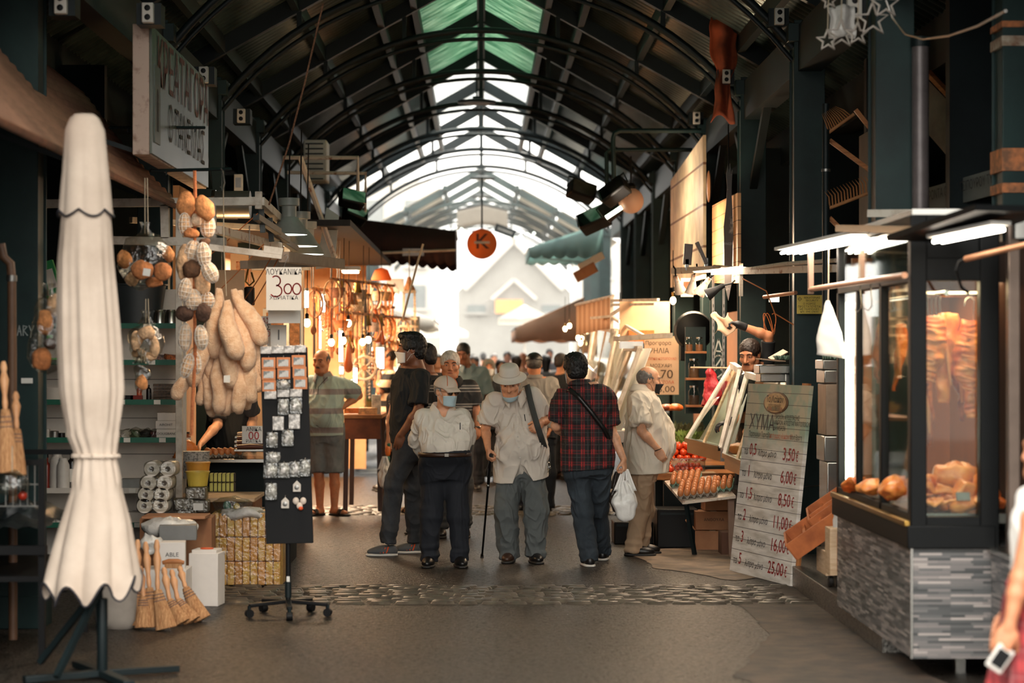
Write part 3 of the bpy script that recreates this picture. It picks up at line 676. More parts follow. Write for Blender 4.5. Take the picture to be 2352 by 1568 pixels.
# ------------------------------------------------------------------ steel frame of the hall: columns, arches, roof
COLY=[10.1+3.5*i for i in range(13)]
def hsec(c,h0,h1,wd=0.20,dp=0.20):
 """an H-section column standing at c"""
 mb=MB();z=(h0+h1)/2;h=h1-h0
 mb.box((c[0]-wd/2+0.006,c[1],z),(0.012,dp,h));mb.box((c[0]+wd/2-0.006,c[1],z),(0.012,dp,h));mb.box((c[0],c[1],z),(wd,0.012,h));return mb
for sd in(-1,1):
 for i,y in enumerate(COLY):
  if 38.5<y<48 and i%2:continue
  x=sd*2.56
  if sd>0 and y<11:x,y=3.13,12.7
  if sd<0 and y<16:x=-2.86
  mb=MB();z=2.15;mb.box((x,y,z),(0.21,0.22,4.3));mb.box((x,y-0.13,z),(0.24,0.014,4.3));mb.box((x,y+0.13,z),(0.24,0.014,4.3));mb.box((x,y,4.2),(0.34,0.34,0.14));mb.box((x,y,0.1),(0.30,0.30,0.2))
  struct(mb,'column',STEEL,bevel=0.004)
ZA,ZS,XS=5.28,4.10,2.45
RA=(XS*XS+(ZA-ZS)**2)/(2*(ZA-ZS));ZC=ZA-RA
def arc(x):return ZC+sqrt(RA*RA-x*x)
def roofz(x):return 6.07-0.563*abs(x)
def arch(y,name,mat):
 mb=MB();n=30
 for off,r in((0,0.036),(0.10,0.022)):
  mb.tube([(XS*(2*i/n-1),y+(0.05 if off else 0),arc(XS*(2*i/n-1))-off*0.9)for i in range(n+1)],r,8)
 for x in(-1.72,-0.85,0.85,1.72):mb.bar((x,y,arc(x)),(x,y,roofz(x)-0.05),0.045)
 mb.bar((0,y,ZA),(0,y,6.0),0.05)
 return struct(mb,name,mat,ang=50)
def rafter(y,name,mat,d=0.16):
 mb=MB()
 for s in(-1,1):mb.bar((0,y,6.07-d/2),(s*3.0,y,roofz(3.0)-d/2),0.09,d)
 return struct(mb,name,mat)
ARCS=[20.6+3.5*i for i in range(7)]
for y in[13.6,17.1]+ARCS:arch(y,'roof_arch',STEELD);rafter(y,'roof_rafter',STEELD)
mb=MB()
for x in(-2.45,-1.75,-1.10,-0.74,0.74,1.10,1.75,2.45):mb.box((x,25.0,roofz(x)-0.075),(0.07,33.0,0.15))
mb.box((0,25.0,5.98),(0.10,33.0,0.16));struct(mb,'roof_purlins',STEELD)
PANELM=M('roof_sheet',(74,88,84),0.30,0.4,rgb2=(34,48,46),scale=3.5,stretch=(1,0.25,1),bump=0.12,bscale=9)
def corr(sd,x0,x1,y0,y1,mat,name,lift=0.0,pitch=0.16,amp=0.016):
 n=int((y1-y0)/pitch*6)
 mb=MB().surf(lambda u,v:V((sd*(x0+(x1-x0)*v),y0+(y1-y0)*u,roofz(x0+(x1-x0)*v)+lift+amp*sin(2*pi*u*(y1-y0)/pitch))),n,1)
 return struct(mb,name,mat,ang=180,solid=0.004)
for sd in(-1,1):
 corr(sd,0.74,3.7,8.5,37.9,PANELM,'roof_sheeting')
GREENG=translucent('green_translucent_sheet',(190,212,196),0.42,(84,142,116),3.0,(0.8,9,0.8))  # pale streaks in the colour stand in for glints along the corrugations
for sd in(-1,1):corr(sd,0.0,0.78,8.5,32.3,GREENG,'roof_skylight',0.02)
for sd in(-1,1):
 mb=MB().surf(lambda u,v:V((sd*0.78*v,32.4+5.5*u,roofz(0.78*v)+0.02)),8,2);struct(mb,'roof_skylight_glass',glass('skylight_glass',(246,250,248),0.03))
# second hall beyond the open gap
SH2=translucent('far_roof_sheet',(196,190,178),0.4,(168,164,154))
for sd in(-1,1):
 for(a,b_)in((0.95,1.75),(1.9,3.2)):
  mb=MB().surf(lambda u,v:V((sd*(a+(b_-a)*v),51+12*u,roofz(a+(b_-a)*v)+0.05)),6,2);struct(mb,'far_roof_sheeting',SH2,solid=0.01)
for y in(51.0,54.5,58.0,61.5):arch(y,'far_roof_arch',STEEL);rafter(y,'far_roof_rafter',STEEL)
mb=MB()
for x in(-2.45,-1.75,-0.85,0.85,1.75,2.45):mb.box((x,56.5,roofz(x)-0.05),(0.08,12,0.12))
mb.box((0,56.5,5.98),(0.1,12,0.14));struct(mb,'far_roof_purlins',STEEL)
# eaves beams and the building fronts along both sides
for sd in(-1,1):
 mb=MB();mb.box((sd*2.56,25,4.08),(0.18,33,0.36));mb.box((sd*2.9,25,4.46),(0.10,33,0.10));struct(mb,'eaves_beam',STEELD)
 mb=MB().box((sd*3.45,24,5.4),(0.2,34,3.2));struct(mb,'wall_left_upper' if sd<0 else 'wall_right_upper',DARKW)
 for y in COLY[:9]:
  mb=MB();mb.bar((sd*2.56,y,3.2),(sd*2.56,y+1.4,4.1),0.07);mb.bar((sd*2.56,y,3.2),(sd*2.56,y-1.4,4.1),0.07)
  if y<19:continue
  struct(mb,'column_brace',STEELD)
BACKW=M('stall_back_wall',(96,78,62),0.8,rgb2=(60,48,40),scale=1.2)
for sd in(-1,1):
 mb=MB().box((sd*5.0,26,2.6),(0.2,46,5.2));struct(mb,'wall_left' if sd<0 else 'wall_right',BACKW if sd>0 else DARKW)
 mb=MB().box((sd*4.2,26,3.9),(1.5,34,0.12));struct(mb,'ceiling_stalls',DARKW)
# partitions between the stalls
for sd,ys in((1,(9.6,14.0,17.0,20.9,24.4,27.9,31.4,35.0,38.4)),(-1,(10.8,17.4,20.9,24.6,28.1,31.6,35.0,38.4))):
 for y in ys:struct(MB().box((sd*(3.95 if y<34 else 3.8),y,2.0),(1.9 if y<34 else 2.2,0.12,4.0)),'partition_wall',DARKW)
# ------------------------------------------------------------------ what closes the far end
FAC=M('pale_render',(176,171,162),0.8,rgb2=(160,154,144),scale=0.6);FACG=M('grey_render',(128,126,120),0.8,rgb2=(114,112,106),scale=0.8);WIN=M('window_dark',(84,92,92),0.2)
def house(name,label,x0,x1,y,h,mat,gable=0.0,rows=3,cols=3,band=None):
 T=thing(name,label,'building',((x0+x1)/2,y,0));cx=(x0+x1)/2;wd=x1-x0
 if gable:MB().prism([(-wd/2,0),(wd/2,0),(wd/2,h),(0,h+gable),(-wd/2,h)],8,Matrix.Translation((0,4,0))).build('facade',mat,T)
 else:MB().box((0,4,h/2),(wd,8,h)).build('facade',mat,T)
 for i in range(rows):
  for j in range(cols):
   xx=-wd/2+wd*(j+0.5)/cols;zz=3.2+(h-3.6)*(i+0.5)/rows
   f=MB().box((xx,-0.05,zz),(wd/cols*0.5,0.1,(h-3.6)/rows*0.55)).build('window',WIN,T);MB().box((xx,-0.12,zz-(h-3.6)/rows*0.3),(wd/cols*0.6,0.14,0.1)).build('sill',mat,f)
 if band:MB().box((0,-0.4,2.9),(wd,0.8,0.3)).build('canopy',band,T)
 return T
a0=P(1310,600,88)
T=house('gabled_hall','pale grey gabled market building closing the far end of the aisle',-0.95,3.6,88,4.2,FACG,2.3,1,3)
MB().bar((-2.0,-0.2,4.3),(0,-0.2,6.3),0.22).bar((2.0,-0.2,4.3),(0,-0.2,6.3),0.22).bar((-0.9,-0.2,3.9),(0,-0.2,4.7),0.14).bar((0.9,-0.2,3.9),(0,-0.2,4.7),0.14).build('gable_truss',FAC,T)
MB().box((-0.2,-0.3,3.6),(1.1,0.1,0.55)).build('orange_sign_board',M('orange_board',(230,140,62),0.6),T)
house('white_apartment_block','white apartment block rising left of the gabled hall at the far end',-9,-1.9,92,9,FAC,0,3,4)
house('cream_apartment_block','cream apartment block right of the gabled hall at the far end',4.2,10,94,6.5,FAC,0,2,3)
for(px,D,pw,pz,lb)in((930,60,1.9,2.55,'white square parasol at the far left end of the aisle'),(1010,66,1.7,2.35,'white square parasol left of the gabled hall'),(1205,62,1.5,2.7,'white square parasol by the far right stalls')):
 c=P(px,800,D);T=thing('market_parasol',lb,'parasol',(c.x,D,0),group='white parasols at the far end')
 MB().add([(-pw/2,-pw/2,pz),(pw/2,-pw/2,pz),(pw/2,pw/2,pz),(-pw/2,pw/2,pz),(0,0,pz+0.4),(-pw/2,-pw/2,pz-0.15),(pw/2,-pw/2,pz-0.15),(pw/2,pw/2,pz-0.15),(-pw/2,pw/2,pz-0.15)],[(0,1,4),(1,2,4),(2,3,4),(3,0,4),(0,5,6,1),(1,6,7,2),(2,7,8,3),(3,8,5,0)]).build('canopy',translucent('parasol_cloth',(238,232,220),0.4),T,smooth=False)
 MB().tube([(0,0,0),(0,0,pz+0.3)],0.03).build('pole',WPAINT,T);MB().lathe([(0.25,0),(0.25,0.06),(0.05,0.08)],16).build('base',STEELD,T)
# ------------------------------------------------------------------ left side: parasol, awning, household stall
def bag(fn,nu=24,nv=16):return MB().surf(fn,nu,nv,True)
# closed parasol
D0=11.4;s0=FPX/D0;base=G(235,1557);base=V(((235-VX)/s0,D0,0))
UM=thing('closed_parasol','tall closed cream parasol tied in the middle, standing before the household stall','parasol',base)
CLM=M('cream_canvas',(210,192,175),0.85,rgb2=(190,171,154),scale=3,bump=0.12,bscale=160);TRIM=M('navy_trim',(44,42,48),0.7)
prof_=[(262,194,22),(272,194,34),(300,195,45),(400,197,50),(480,198,56),(600,198,64),(800,207,72),(900,212,72),(1000,214,58),(1040,220,47),(1052,220,46),(1075,221,50),(1120,222,56),(1200,220,78),(1300,213,98),(1345,211,106)]
yy=[q[0]for q in prof_];xc=[q[1]for q in prof_];wd_=[q[2]for q in prof_]
def ump(a,y,dr=0.0,fold=0.12,zig=0.0):
 y2=y;r=float(np.interp(y,yy,wd_))/s0+dr;lowf=min(1,max(0,(y-1060)/250));upf=min(1,max(0,(y-480)/200))*(1-min(1,max(0,(y-950)/90)))
 k=1+0.05*cos(9*a+0.6)*upf+0.035*cos(17*a+y*0.002)*upf+(0.20*(abs(sin(4*a+0.5))-0.55))*lowf+0.05*cos(14*a)*(1 if 990<y<1110 else 0)
 c=P(float(np.interp(y,yy,xc)),y+zig,D0);return V((c.x+r*k*sin(a),D0-r*k*0.8*cos(a),c.z))
def lowf_(u,v):
 a=2*pi*u;y=440+(1345-440)*v;return ump(a,y,-0.004 if v<0.06 else 0,zig=(24*sin(4*a*2+1.5)if v>0.999 else 0)*1+18*cos(a+0.5)*max(0,(v-0.9)*10))
MB().surf(lowf_,96,60,True).build('canopy',CLM,UM,world=True,ang=180)
def topf(u,v):
 a=2*pi*u;y=262+(478-262)*v;return ump(a,y,0.006*v+0.012*v*abs(sin(3.5*a)),zig=(16*abs(sin(3*a+0.4))+4)*max(0,(v-0.75)*4))
tp=MB().surf(topf,96,24,True);tp.f.append(tuple(range(95,-1,-1)));tp.build('top_vent',CLM,UM,world=True,ang=180)
MB().tube([topf(i/96,1.0)+(topf(i/96,1.0)-P(198,478,D0))*0.02 for i in range(97)],0.006,6,cap=False).build('vent_trim',TRIM,UM,world=True)
MB().tube([lowf_(i/96,1.0)for i in range(97)],0.006,6,cap=False).build('hem_trim',TRIM,UM,world=True)
MB().tube([ump(2*pi*i/40,1046,0.012)for i in range(41)],0.012,8,cap=False,flat=0.6).build('tie_band',CLM,UM,world=True)
MB().tube([(base.x-0.09,D0,2.94),(base.x-0.05,D0,1.2),(base.x,D0,0.02)],0.020,12).build('pole',STEELD,UM,world=True)
bs=MB().tube([(base.x,D0,0.02),(base.x,D0,0.42)],0.028,12)
for a in range(4):c_,s_=cos(a*pi/2+0.5),sin(a*pi/2+0.5);bs.bar((base.x,D0,0.03),(base.x+0.42*c_,D0+0.42*s_,0.025),0.06,0.035)
bs.build('cross_base',STEELD,UM,world=True,bevel=0.004)
for a in(0.5,0.5+pi/2):MB().bar((base.x+0.40*cos(a+2.2),D0+0.40*sin(a+2.2),0.06),(base.x,D0,0.50),0.03).build('brace',STEELD,UM,world=True)
# big ribbed awning over the near left
AW=thing('ribbed_awning','brown ribbed awning sloping out over the near left stall','awning',(-2.8,13,2.8))
AM=M('awning_brown',(176,130,104),0.75,rgb2=(140,102,80),scale=2.5,bump=0.1)
apx=[(-2.28,2.83),(-2.5,3.07),(-2.74,3.33),(-2.99,3.64),(-3.2,3.82),(-3.42,3.93),(-3.9,4.05)]
def awf(u,v):
 t=v*(len(apx)-1);i=min(int(t),len(apx)-2);f=t-i;x=apx[i][0]*(1-f)+apx[i+1][0]*f;z=apx[i][1]*(1-f)+apx[i+1][1]*f
 y=9.6+6.7*u;return V((x+0.03*noise.noise(V((y,v*3,0))),y,z+0.011*sin(v*2*pi*34)-0.05*sin(pi*u)*(1-v)+0.03*noise.noise(V((y*0.8,v*2,5)))))
MB().surf(awf,40,204).build('canopy_sheet',AM,AW,world=True,ang=180,solid=0.006)
MB().tube([(-2.28,9.6,2.80),(-2.28,16.3,2.80)],0.022,8).build('front_bar',M('rusty_bar',(120,70,44),0.7,var=0.4),AW,world=True)
for y in(9.8,13.0,16.2):MB().bar((-2.29,y,2.79),(-3.4,y,3.2),0.03).build('support_arm',STEELD,AW,world=True)
# ΚΡΕΑΤΑΓΟΡΑ fascia sign
SG=thing('butchers_fascia_sign','large grey glossy sign board with red and black Greek capitals high on the left','sign',(-2.26,16,3.03))
MB().box((-2.20,16.0,3.46),(0.015,3.0,0.85)).build('face',M('sign_face',(104,108,94),0.28,rgb2=(78,86,76),scale=1.2,spec=0.4),SG,world=True)
MB().box((-2.265,16.0,3.46),(0.11,3.02,0.87)).build('case',M('sign_case',(196,172,156),0.7,rgb2=(128,92,74),scale=11,lo=0.3,hi=0.5),SG,world=True,bevel=0.004)
X_=plane_m((-2.189,16.1,3.66),(0,1,0),(0,0,1));text('ΚΡΕΑΤΑΓΟΡΑ',X_,0.46,M('sign_red',(92,24,20),0.6),SG,sx=0.92)
text('Ο ΠΑΝΕΛΛΑΣ',plane_m((-2.189,16.25,3.30),(0,1,0),(0,0,1)),0.36,INK,SG,sx=0.85)
MB().box((-2.1895,14.72,3.38),(0.006,0.26,0.52)).build('picture_panel',M('sign_green',(60,74,62),0.4),SG,world=True);MB().box((-2.186,14.72,3.30),(0.004,0.07,0.2)).ball((-2.186,14.72,3.44),(0.003,0.035,0.05)).build('picture_figure',INK,SG,world=True)
for y in(14.6,17.3):MB().bar((-2.3,y,3.05),(-2.9,y,3.25),0.03).build('bracket',STEELD,SG,world=True)
# white steel frame of the household stall
FR=thing('stall_gantry','chipped white steel frame over the household stall on the left','stall frame',(-2.2,16,0))
def pb(mb,pts,wd,D):return mb
D1=16.2
mb=MB();mb.bar(P(90,468,D1),P(598,462,D1),0.062).bar(P(250,552,D1),P(520,556,D1),0.062)
for x in(378,486):mb.bar(P(x,470,D1),P(x+2,548,D1),0.062)
for x in(96,412):mb.bar(P(x,470,D1),V((P(x,470,D1).x,D1,0)),0.05)
mb.build('front_bars',WPAINT,FR,world=True,bevel=0.003)
mb=MB();mb.bar(P(598,462,D1),P(668,528,18.8),0.062).bar(P(594,440,D1),P(594,480,D1),0.05).bar(P(664,500,18.8),P(664,560,18.8),0.05).bar(P(300,505,17.8),P(640,525,18.8),0.05);mb.bar(P(660,520,18.8),V((P(660,520,18.8).x-0.02,18.8,0)),0.05);mb.build('side_bars',WPAINT,FR,world=True,bevel=0.003)
mb=MB().bar(P(470,566,15.2),P(648,588,15.2),0.045).bar(P(606,572,15.2),P(650,578,15.2),0.05);mb.build('lower_rail',WPAINT,FR,world=True,bevel=0.003)
MB().bar(P(652,590,15.2),P(782,606,17.6),0.075).bar(P(560,608,15.6),P(782,602,17.6),0.06).build('tail_rail',M('weathered_rail',(136,118,102),0.7,var=0.3),FR,world=True,bevel=0.003)
MB().bar(P(500,528,15.6),P(640,566,17.5),0.06).build('lit_rail',RUSTW,FR,world=True,bevel=0.003)
for i,(x0_,y0_,x1_,y1_)in enumerate(((600,480,660,560),(620,500,690,585),(640,520,700,590))):
 MB().bar(P(x0_,y0_,16.4+i*0.6),P(x0_+4,y0_+55,16.4+i*0.6),0.04).bar(P(x0_-12,y0_+18,16.2+i*0.6),P(x0_+40,y0_+52,16.8+i*0.6),0.05).build('clamp_arm',M('grey_clamp',(70,76,76),0.5),FR,world=True,bevel=0.003)
def rope(name,pts,r,mat,label,cat='rope',group=None):return one(MB().tube(pts,r,6),name,mat,label,cat,group,origin=pts[-1])
rope('tie_rope',[P(742,8,15.5),P(700,190,15.7),P(664,330,15.9),P(618,470,16.2)],0.007,M('rusty_rope',(96,62,44),0.9,rgb2=(150,110,84),scale=60),'long rusty rope running from the roof down to the white stall frame')
rope('slanting_rope',[P(972,560,23),P(960,600,23),P(936,690,23),P(925,735,23)],0.012,ROPE,'pale cord slanting down beside the far left stalls')
for i,(a,b_)in enumerate(((P(592,490,16.2),P(440,620,16.4)),(P(606,560,16.3),P(470,700,16.4)),(P(624,590,15.3),P(560,690,16.0)),(P(640,592,15.3),P(580,700,16.0)))):
 rope('guy_cord',[a,a.lerp(b_,0.5)+V((0,0,-0.01)),b_],0.004,ORANGE,('orange cord slanting from the frame corner towards the loofahs','lower orange cord from the frame clamps towards the sponges','orange cord tied down behind the sausage price card','second orange cord tied down beside the sausage price card')[i])
# steel pendant lamps with bell shades
for i,(px,py,D,lb)in enumerate(((664,512,17.6,'steel bell pendant lamp first along the white frame'),(690,540,18.6,'steel bell pendant lamp in the middle of the three by the frame'),(706,560,19.6,'steel bell pendant lamp last of the three by the frame'))):
 c=P(px,py,D);T=thing('pendant_lamp',lb,'lamp',c,group='bell pendant lamps');k=0.85
 MB().lathe([(0.04,0.20),(0.085,0.20),(0.085,0.14),(0.06,0.135),(0.06,0.05),(0.07,0.04),(0.12,-0.02),(0.155,-0.09),(0.15,-0.095),(0.11,-0.03),(0.05,0.03)],24).build('shade',M('bell_grey',(150,152,146),0.4,spec=0.3),T);MB().lathe([(0.02,-0.088),(0.145,-0.088),(0.145,-0.095),(0.02,-0.095)],20).build('diffuser',glow('bell_glow',(220,235,228),2.5),T)
 MB().tube([(0,0,0.2),(0.01,0,0.9)],0.006,6).build('cord',BLKPL,T)
# small white socket boxes on the arch feet
def socket(px,py,D,label,sc=1.0):
 T=thing('socket_box',label,'socket box',P(px,py,D),group='white socket boxes on the steelwork');MB().box((0,0,0),(0.075*sc,0.06,0.13*sc)).build('case',M('socket_white',(206,200,190),0.5),T,bevel=0.006)
 for z in(-0.03,0.03):MB().lathe([(0.020,0),(0.020,0.004),(0.012,0.006)],12,X=Matrix.Translation((0,-0.031,z))@Euler((R(90),0,0)).to_matrix().to_4x4()).build('outlet',BLKPL,T)
 MB().box((0,0.12,0.0),(0.16,0.18,0.14)).build('mount',STEELD,T)
for a in((340,30,14.2,'white socket box above the big left fascia sign',1.0),(468,172,17.3,'white socket box at the far end of the fascia sign'),(554,266,20.4,'white socket box at the left foot of the roof arch'),(1790,38,17.0,'white socket box high beside the hanging stars'),(1668,176,20.4,'white socket box by the orange cloth'),(1600,271,23.9,'white socket box over the black spotlights'),(1962,14,13.4,'white socket box among the hanging stars',1.2),(140,8,13.3,'white socket box at the top left of the photo')):socket(*a)
# shelf unit
SD=16.6;ss=FPX/SD
def Q(px,py,dy=0.0):return P(px,py,SD+dy)
SU=thing('shelf_unit','white shelving unit with green price rails in the household stall','shelving',V((Q(250,0).x,SD+0.25,0)))
x0_,x1_=Q(70,0).x,Q(412,0).x;xm=(x0_+x1_)/2;LW=M('shelf_white',(206,198,188),0.6,var=0.08)
MB().box((xm,SD+0.345,1.15),(x1_-x0_,0.03,2.1)).build('back_panel',LW,SU,world=True)
for z in(1.36,1.06,0.78,0.5):MB().box((xm,SD+0.328,z+0.14),(x1_-x0_,0.006,0.006)).build('panel_joint',M('joint_grey',(120,114,108),0.8),SU,world=True)
for x in(x1_+0.01,x0_):MB().box((x,SD+0.2,1.15),(0.03,0.05,2.1)).build('upright',LW,SU,world=True)
GRN=M('price_rail_green',(36,104,84),0.4);SHY=[748,832,923,1010,1126,1205]
for i,y in enumerate(SHY):
 z=Q(0,y).z;b_=MB().box((xm,SD+0.165,z),(x1_-x0_,0.35,0.02)).build('shelf',LW,SU,world=True,bevel=0.003)
 MB().box((xm,SD-0.018,z),(x1_-x0_,0.012,0.040)).build('price_rail',GRN if i!=4 else LW,b_,world=True)
 for k in range(3):
  x=x0_+0.35+0.27*k+0.04*i;MB().box((x,SD-0.026,z),(0.05,0.004,0.034)).build('price_card',PAPER,b_,world=True)
def item(name,label,cat,x,shelf,mb,mat,dy=0.12,parts=(),group=None):
 z=Q(0,SHY[shelf]).z+0.01;T=thing(name,label,cat,(Q(x,0).x,SD+dy,z),group=group);mb.build('body',mat,T,bevel=0.002)
 for(n,m2,mt)in parts:m2.build(n,mt,T)
 return T
BOT=lambda h,r:MB().lathe([(r,0),(r,h*0.68),(r*0.8,h*0.78),(r*0.35,h*0.84),(r*0.35,h)],14)
CAPP=lambda h,r,z:MB().lathe([(r,z),(r,z+h),(r*0.6,z+h)],12)
TUBW=M('tub_white',(212,206,198),0.45);RED=M('bottle_red',(128,40,28),0.3);DARKB=M('bottle_dark',(26,24,26),0.25)
item('thermos_jug','tall pale thermos jug on the lower shelf behind the parasol','jug',124,4,MB().lathe([(0.055,0),(0.06,0.02),(0.055,0.22),(0.03,0.25)],18).box((0.06,0,0.15),(0.02,0.03,0.14)),TUBW,parts=[('lid',CAPP(0.03,0.035,0.24),TUBW)])
item('thermos_jug','smaller ribbed pale jug on the lower shelf beside the thermos','jug',142,4,MB().lathe([(0.05,0),(0.048,0.18),(0.03,0.22)],18),TUBW,0.06,parts=[('lid',CAPP(0.02,0.032,0.215),TUBW)])
item('cleaner_bottle','dark cleaning bottle on the lower shelf right of the pale jugs','bottle',158,4,BOT(0.27,0.04),DARKB,parts=[('label_sheet',MB().lathe([(0.0405,0.05),(0.0405,0.15)],14),PAPER)])
item('cleaner_bottle','dark red bottle on the lower shelf left of the pale jugs','bottle',100,4,BOT(0.24,0.032),RED,parts=[('cap',CAPP(0.03,0.014,0.235),DARKB)])
for i,(x,lb)in enumerate(((118,'pale round tin beside the parasol on the middle shelf'),(98,'small white block of soap on the middle shelf'))):item('shelf_tin',lb,'tin',x,3,MB().lathe([(0.035,0),(0.035,0.05),(0.03,0.055)],16)if i==0 else MB().box((0,0,0.035),(0.06,0.05,0.07)),GALV if i==0 else TUBW)
item('shelf_tin','dark round tin right of the pale tin on the middle shelf','tin',134,3,MB().lathe([(0.03,0),(0.03,0.04)],16),DARKB)
for i,(x,dz,lb,tx)in enumerate(((382,0,'lower white carton with black print at the right end of the middle shelf','DOLIGBANG'),(380,0.072,'middle white carton with black print in the shelf stack','AIROHIT'),(384,0.135,'topmost plain white carton of the shelf stack',''))):
 z=Q(0,SHY[3]).z+0.011+dz;T=thing('carton',lb,'carton',(Q(x,0).x,SD+0.10,z));hh=(0.07,0.062,0.06)[i];MB().box((0,0,hh/2),(0.16,0.14,hh)).build('box',CARDW,T,bevel=0.002)
 if tx:text(tx,plane_m((T.location.x,SD+0.0288,z+hh/2),(1,0,0),(0,0,1)),0.026,INK,T)
for i,(x,sh,lb,mt)in enumerate(((285,3,'crinkled packet with a white price tag on the middle shelf',TUBW),(305,3,'green and black bagged tool on the middle shelf',M('bag_green',(96,120,88),0.5)),(330,3,'small dark bundle in clear film on the middle shelf',DARKB),(355,3,'dull red knob lying on the middle shelf',M('dull_red',(110,50,46),0.5)))):
 item('shelf_packet',lb,'packet',x,sh,MB().ball((0,0,0.03),(0.055,0.05,0.03),12,8).wob(0.02,30,i),mt,parts=[('wrapping',MB().ball((0,0,0.035),(0.065,0.06,0.04),12,8).wob(0.02,26,i+3),wrap('film'))])
item('plastic_basket','white perforated plastic basket on the upper left shelf','basket',118,2,MB().lathe([(0.085,0),(0.10,0.10),(0.106,0.10),(0.09,0)],24),LW)
item('cutlery_tray','green plastic tray above the white basket','tray',110,1,MB().box((0,0,0.012),(0.2,0.2,0.025)),M('lime_plastic',(92,196,92),0.4))
for i,(x,lb,mt)in enumerate(((290,'black scrubbing brush lying on the upper shelf',DARKB),(310,'dark bottle lying between brushes on the upper shelf',RED),(316,'small orange spray bottle on the upper shelf',M('bottle_orange',(196,84,40),0.35)),(338,'dark spray bottle on the upper shelf',DARKB))):
 item('shelf_bottle',lb,'bottle',x,2,BOT(0.12,0.02)if i>1 else MB().box((0,0,0.02),(0.09,0.05,0.04)),mt,0.08)
for i in range(5):item('scourer_bundle','bundle %s of dark and copper scourers on the upper right shelf'%('lowest','second','third','fourth','topmost')[i],'scourer',372,2,MB().box((0,0,0.012+i*0.026),(0.15,0.10,0.022)).wob(0.004,50,i),M('copper_scourer',(104,78,54),0.5,rgb2=(40,34,30),scale=60,bump=0.5),0.10)
for i,(x,lb,c_)in enumerate(((345,'orange and black packet on the shelf over the scourers',(200,100,50)),(362,'clear and red packet on the shelf over the scourers',(190,160,150)),(392,'orange striped packet on the shelf over the scourers',(214,120,64)))):item('blister_packet',lb,'packet',x,1,MB().box((0,0,0.03),(0.12,0.05,0.035),rot=(0.2,0.1,0.3*i)),M('pk%d'%i,c_,0.4,rgb2=(40,36,34),scale=40),0.08)
item('plastic_tub','large black plastic tub on the top shelf behind the hanging sponges','tub',300,0,MB().lathe([(0.14,0),(0.17,0.30),(0.182,0.30),(0.182,0.315),(0.16,0.315)],28,sx=1.45,sy=0.9),M('tub_black',(40,46,48),0.4),0.165)
for i,x in enumerate((362,388)):item('steel_jug',('polished steel jug on the top shelf beside the black tub','second polished steel jug on the top shelf beside the black tub')[i],'jug',x,0,MB().lathe([(0.07,0),(0.055,0.09),(0.045,0.11),(0.05,0.115)],20),STAIN,0.1)
item('detergent_box','green and white detergent box leaning behind the parasol top','box',112,0,MB().box((0,0,0.36),(0.10,0.06,0.26),rot=(0,-0.3,0)),M('det_green',(50,160,92),0.5),0.1,parts=[('label_sheet',MB().box((0.0,-0.032,0.35),(0.07,0.003,0.15),rot=(0,-0.3,0)),PAPER)])
item('storage_box','dark red storage box with a green lid behind the parasol','box',120,0,MB().box((0,0,0.10),(0.24,0.2,0.2)),M('maroon',(74,36,34),0.5),0.2,parts=[('lid',MB().box((0,0,0.21),(0.26,0.22,0.025)),M('lime_plastic'))])
item('watering_can','small lime green can left of the parasol','can',102,1,MB().lathe([(0.05,0.1),(0.055,0.2),(0.05,0.2)],16),M('lime_plastic'),0.06)
for i in range(4):item('glass_jar','small clear jar in the row on the lowest shelf','jar',104+i*14,5,MB().lathe([(0.022,0),(0.024,0.05),(0.016,0.07),(0.018,0.085)],14),M('jar_white',(196,192,186),0.2),0.04,group='clear jars on the lowest shelf')
for i in range(3):item('trinket_box',('steel wire organiser on the shelf right of the parasol','pale tray of cutlery right of the parasol','clear box of steel cutlery right of the parasol')[i],'box',300+i*6,4 if i<1 else 5,MB().box((0,0,0.04+i*0.0),(0.14,0.12,0.08)),(GALV,LW,M('cutlery',(150,140,130),0.3,0.6,rgb2=(90,70,60),scale=50))[i],0.05+0.1*i)
# hanging sponges on ropes
SPO=[M('sponge_%d'%i,c_,0.9,rgb2=tuple(int(x*0.75)for x in c_),scale=30,bump=0.6,bscale=60)for i,c_ in enumerate(((224,150,92),(236,190,146),(110,76,52),(204,128,76),(84,58,44),(238,204,170)))]
NET=M('net_white',(228,218,206),0.7);FILM=wrap('film',a=0.06)
def sponge(px,py,D,rx,ry,kind,label,rot=0.0,net=False,group=None,film=False,s=1.0):
 T=thing('bath_sponge',label,'sponge',P(px,py,D),group=group);k=D/FPX
 MB().ball((0,0,0),(rx*k,min(rx,ry)*k*0.72,ry*k),18,12,rot=(0,rot,0)).wob(0.010,26,px*0.1).wob(0.004,90,py).build('sponge',SPO[kind],T,ang=180)
 if net:
  m_=MB()
  for i in range(5):
   a=pi*i/5
   m_.tube([V((rx*k*1.06*cos(a)*sin(t),rx*k*0.8*sin(a)*sin(t),ry*k*1.06*cos(t)))for t in[2*pi*j/16 for j in range(17)]],0.0022,5,cap=False)
  for z in(-0.6,-0.2,0.2,0.6):
   q=sqrt(1-z*z);m_.tube([V((rx*k*1.06*q*cos(t),rx*k*0.8*q*sin(t),ry*k*z))for t in[2*pi*j/16 for j in range(17)]],0.0022,5,cap=False)
  n_=m_.build('net',NET,T);n_.rotation_euler=(0,rot,0)
 if film:MB().ball((0,0,0),(rx*k*1.25,rx*k,ry*k*1.25),14,10).wob(0.02,18,px).build('film',FILM,T,ang=180)
 return T
RD=14.0
rope('sponge_rope',[P(447,392,RD+0.03),P(449,470,RD+0.03),P(446,600,RD+0.05),P(448,820,RD+0.02),P(442,930,RD),P(440,1000,RD)],0.012,M('orange_rope',(196,118,72),0.9,rgb2=(150,84,50),scale=70,bump=0.6),'thick orange rope strung with bath sponges before the loofahs')
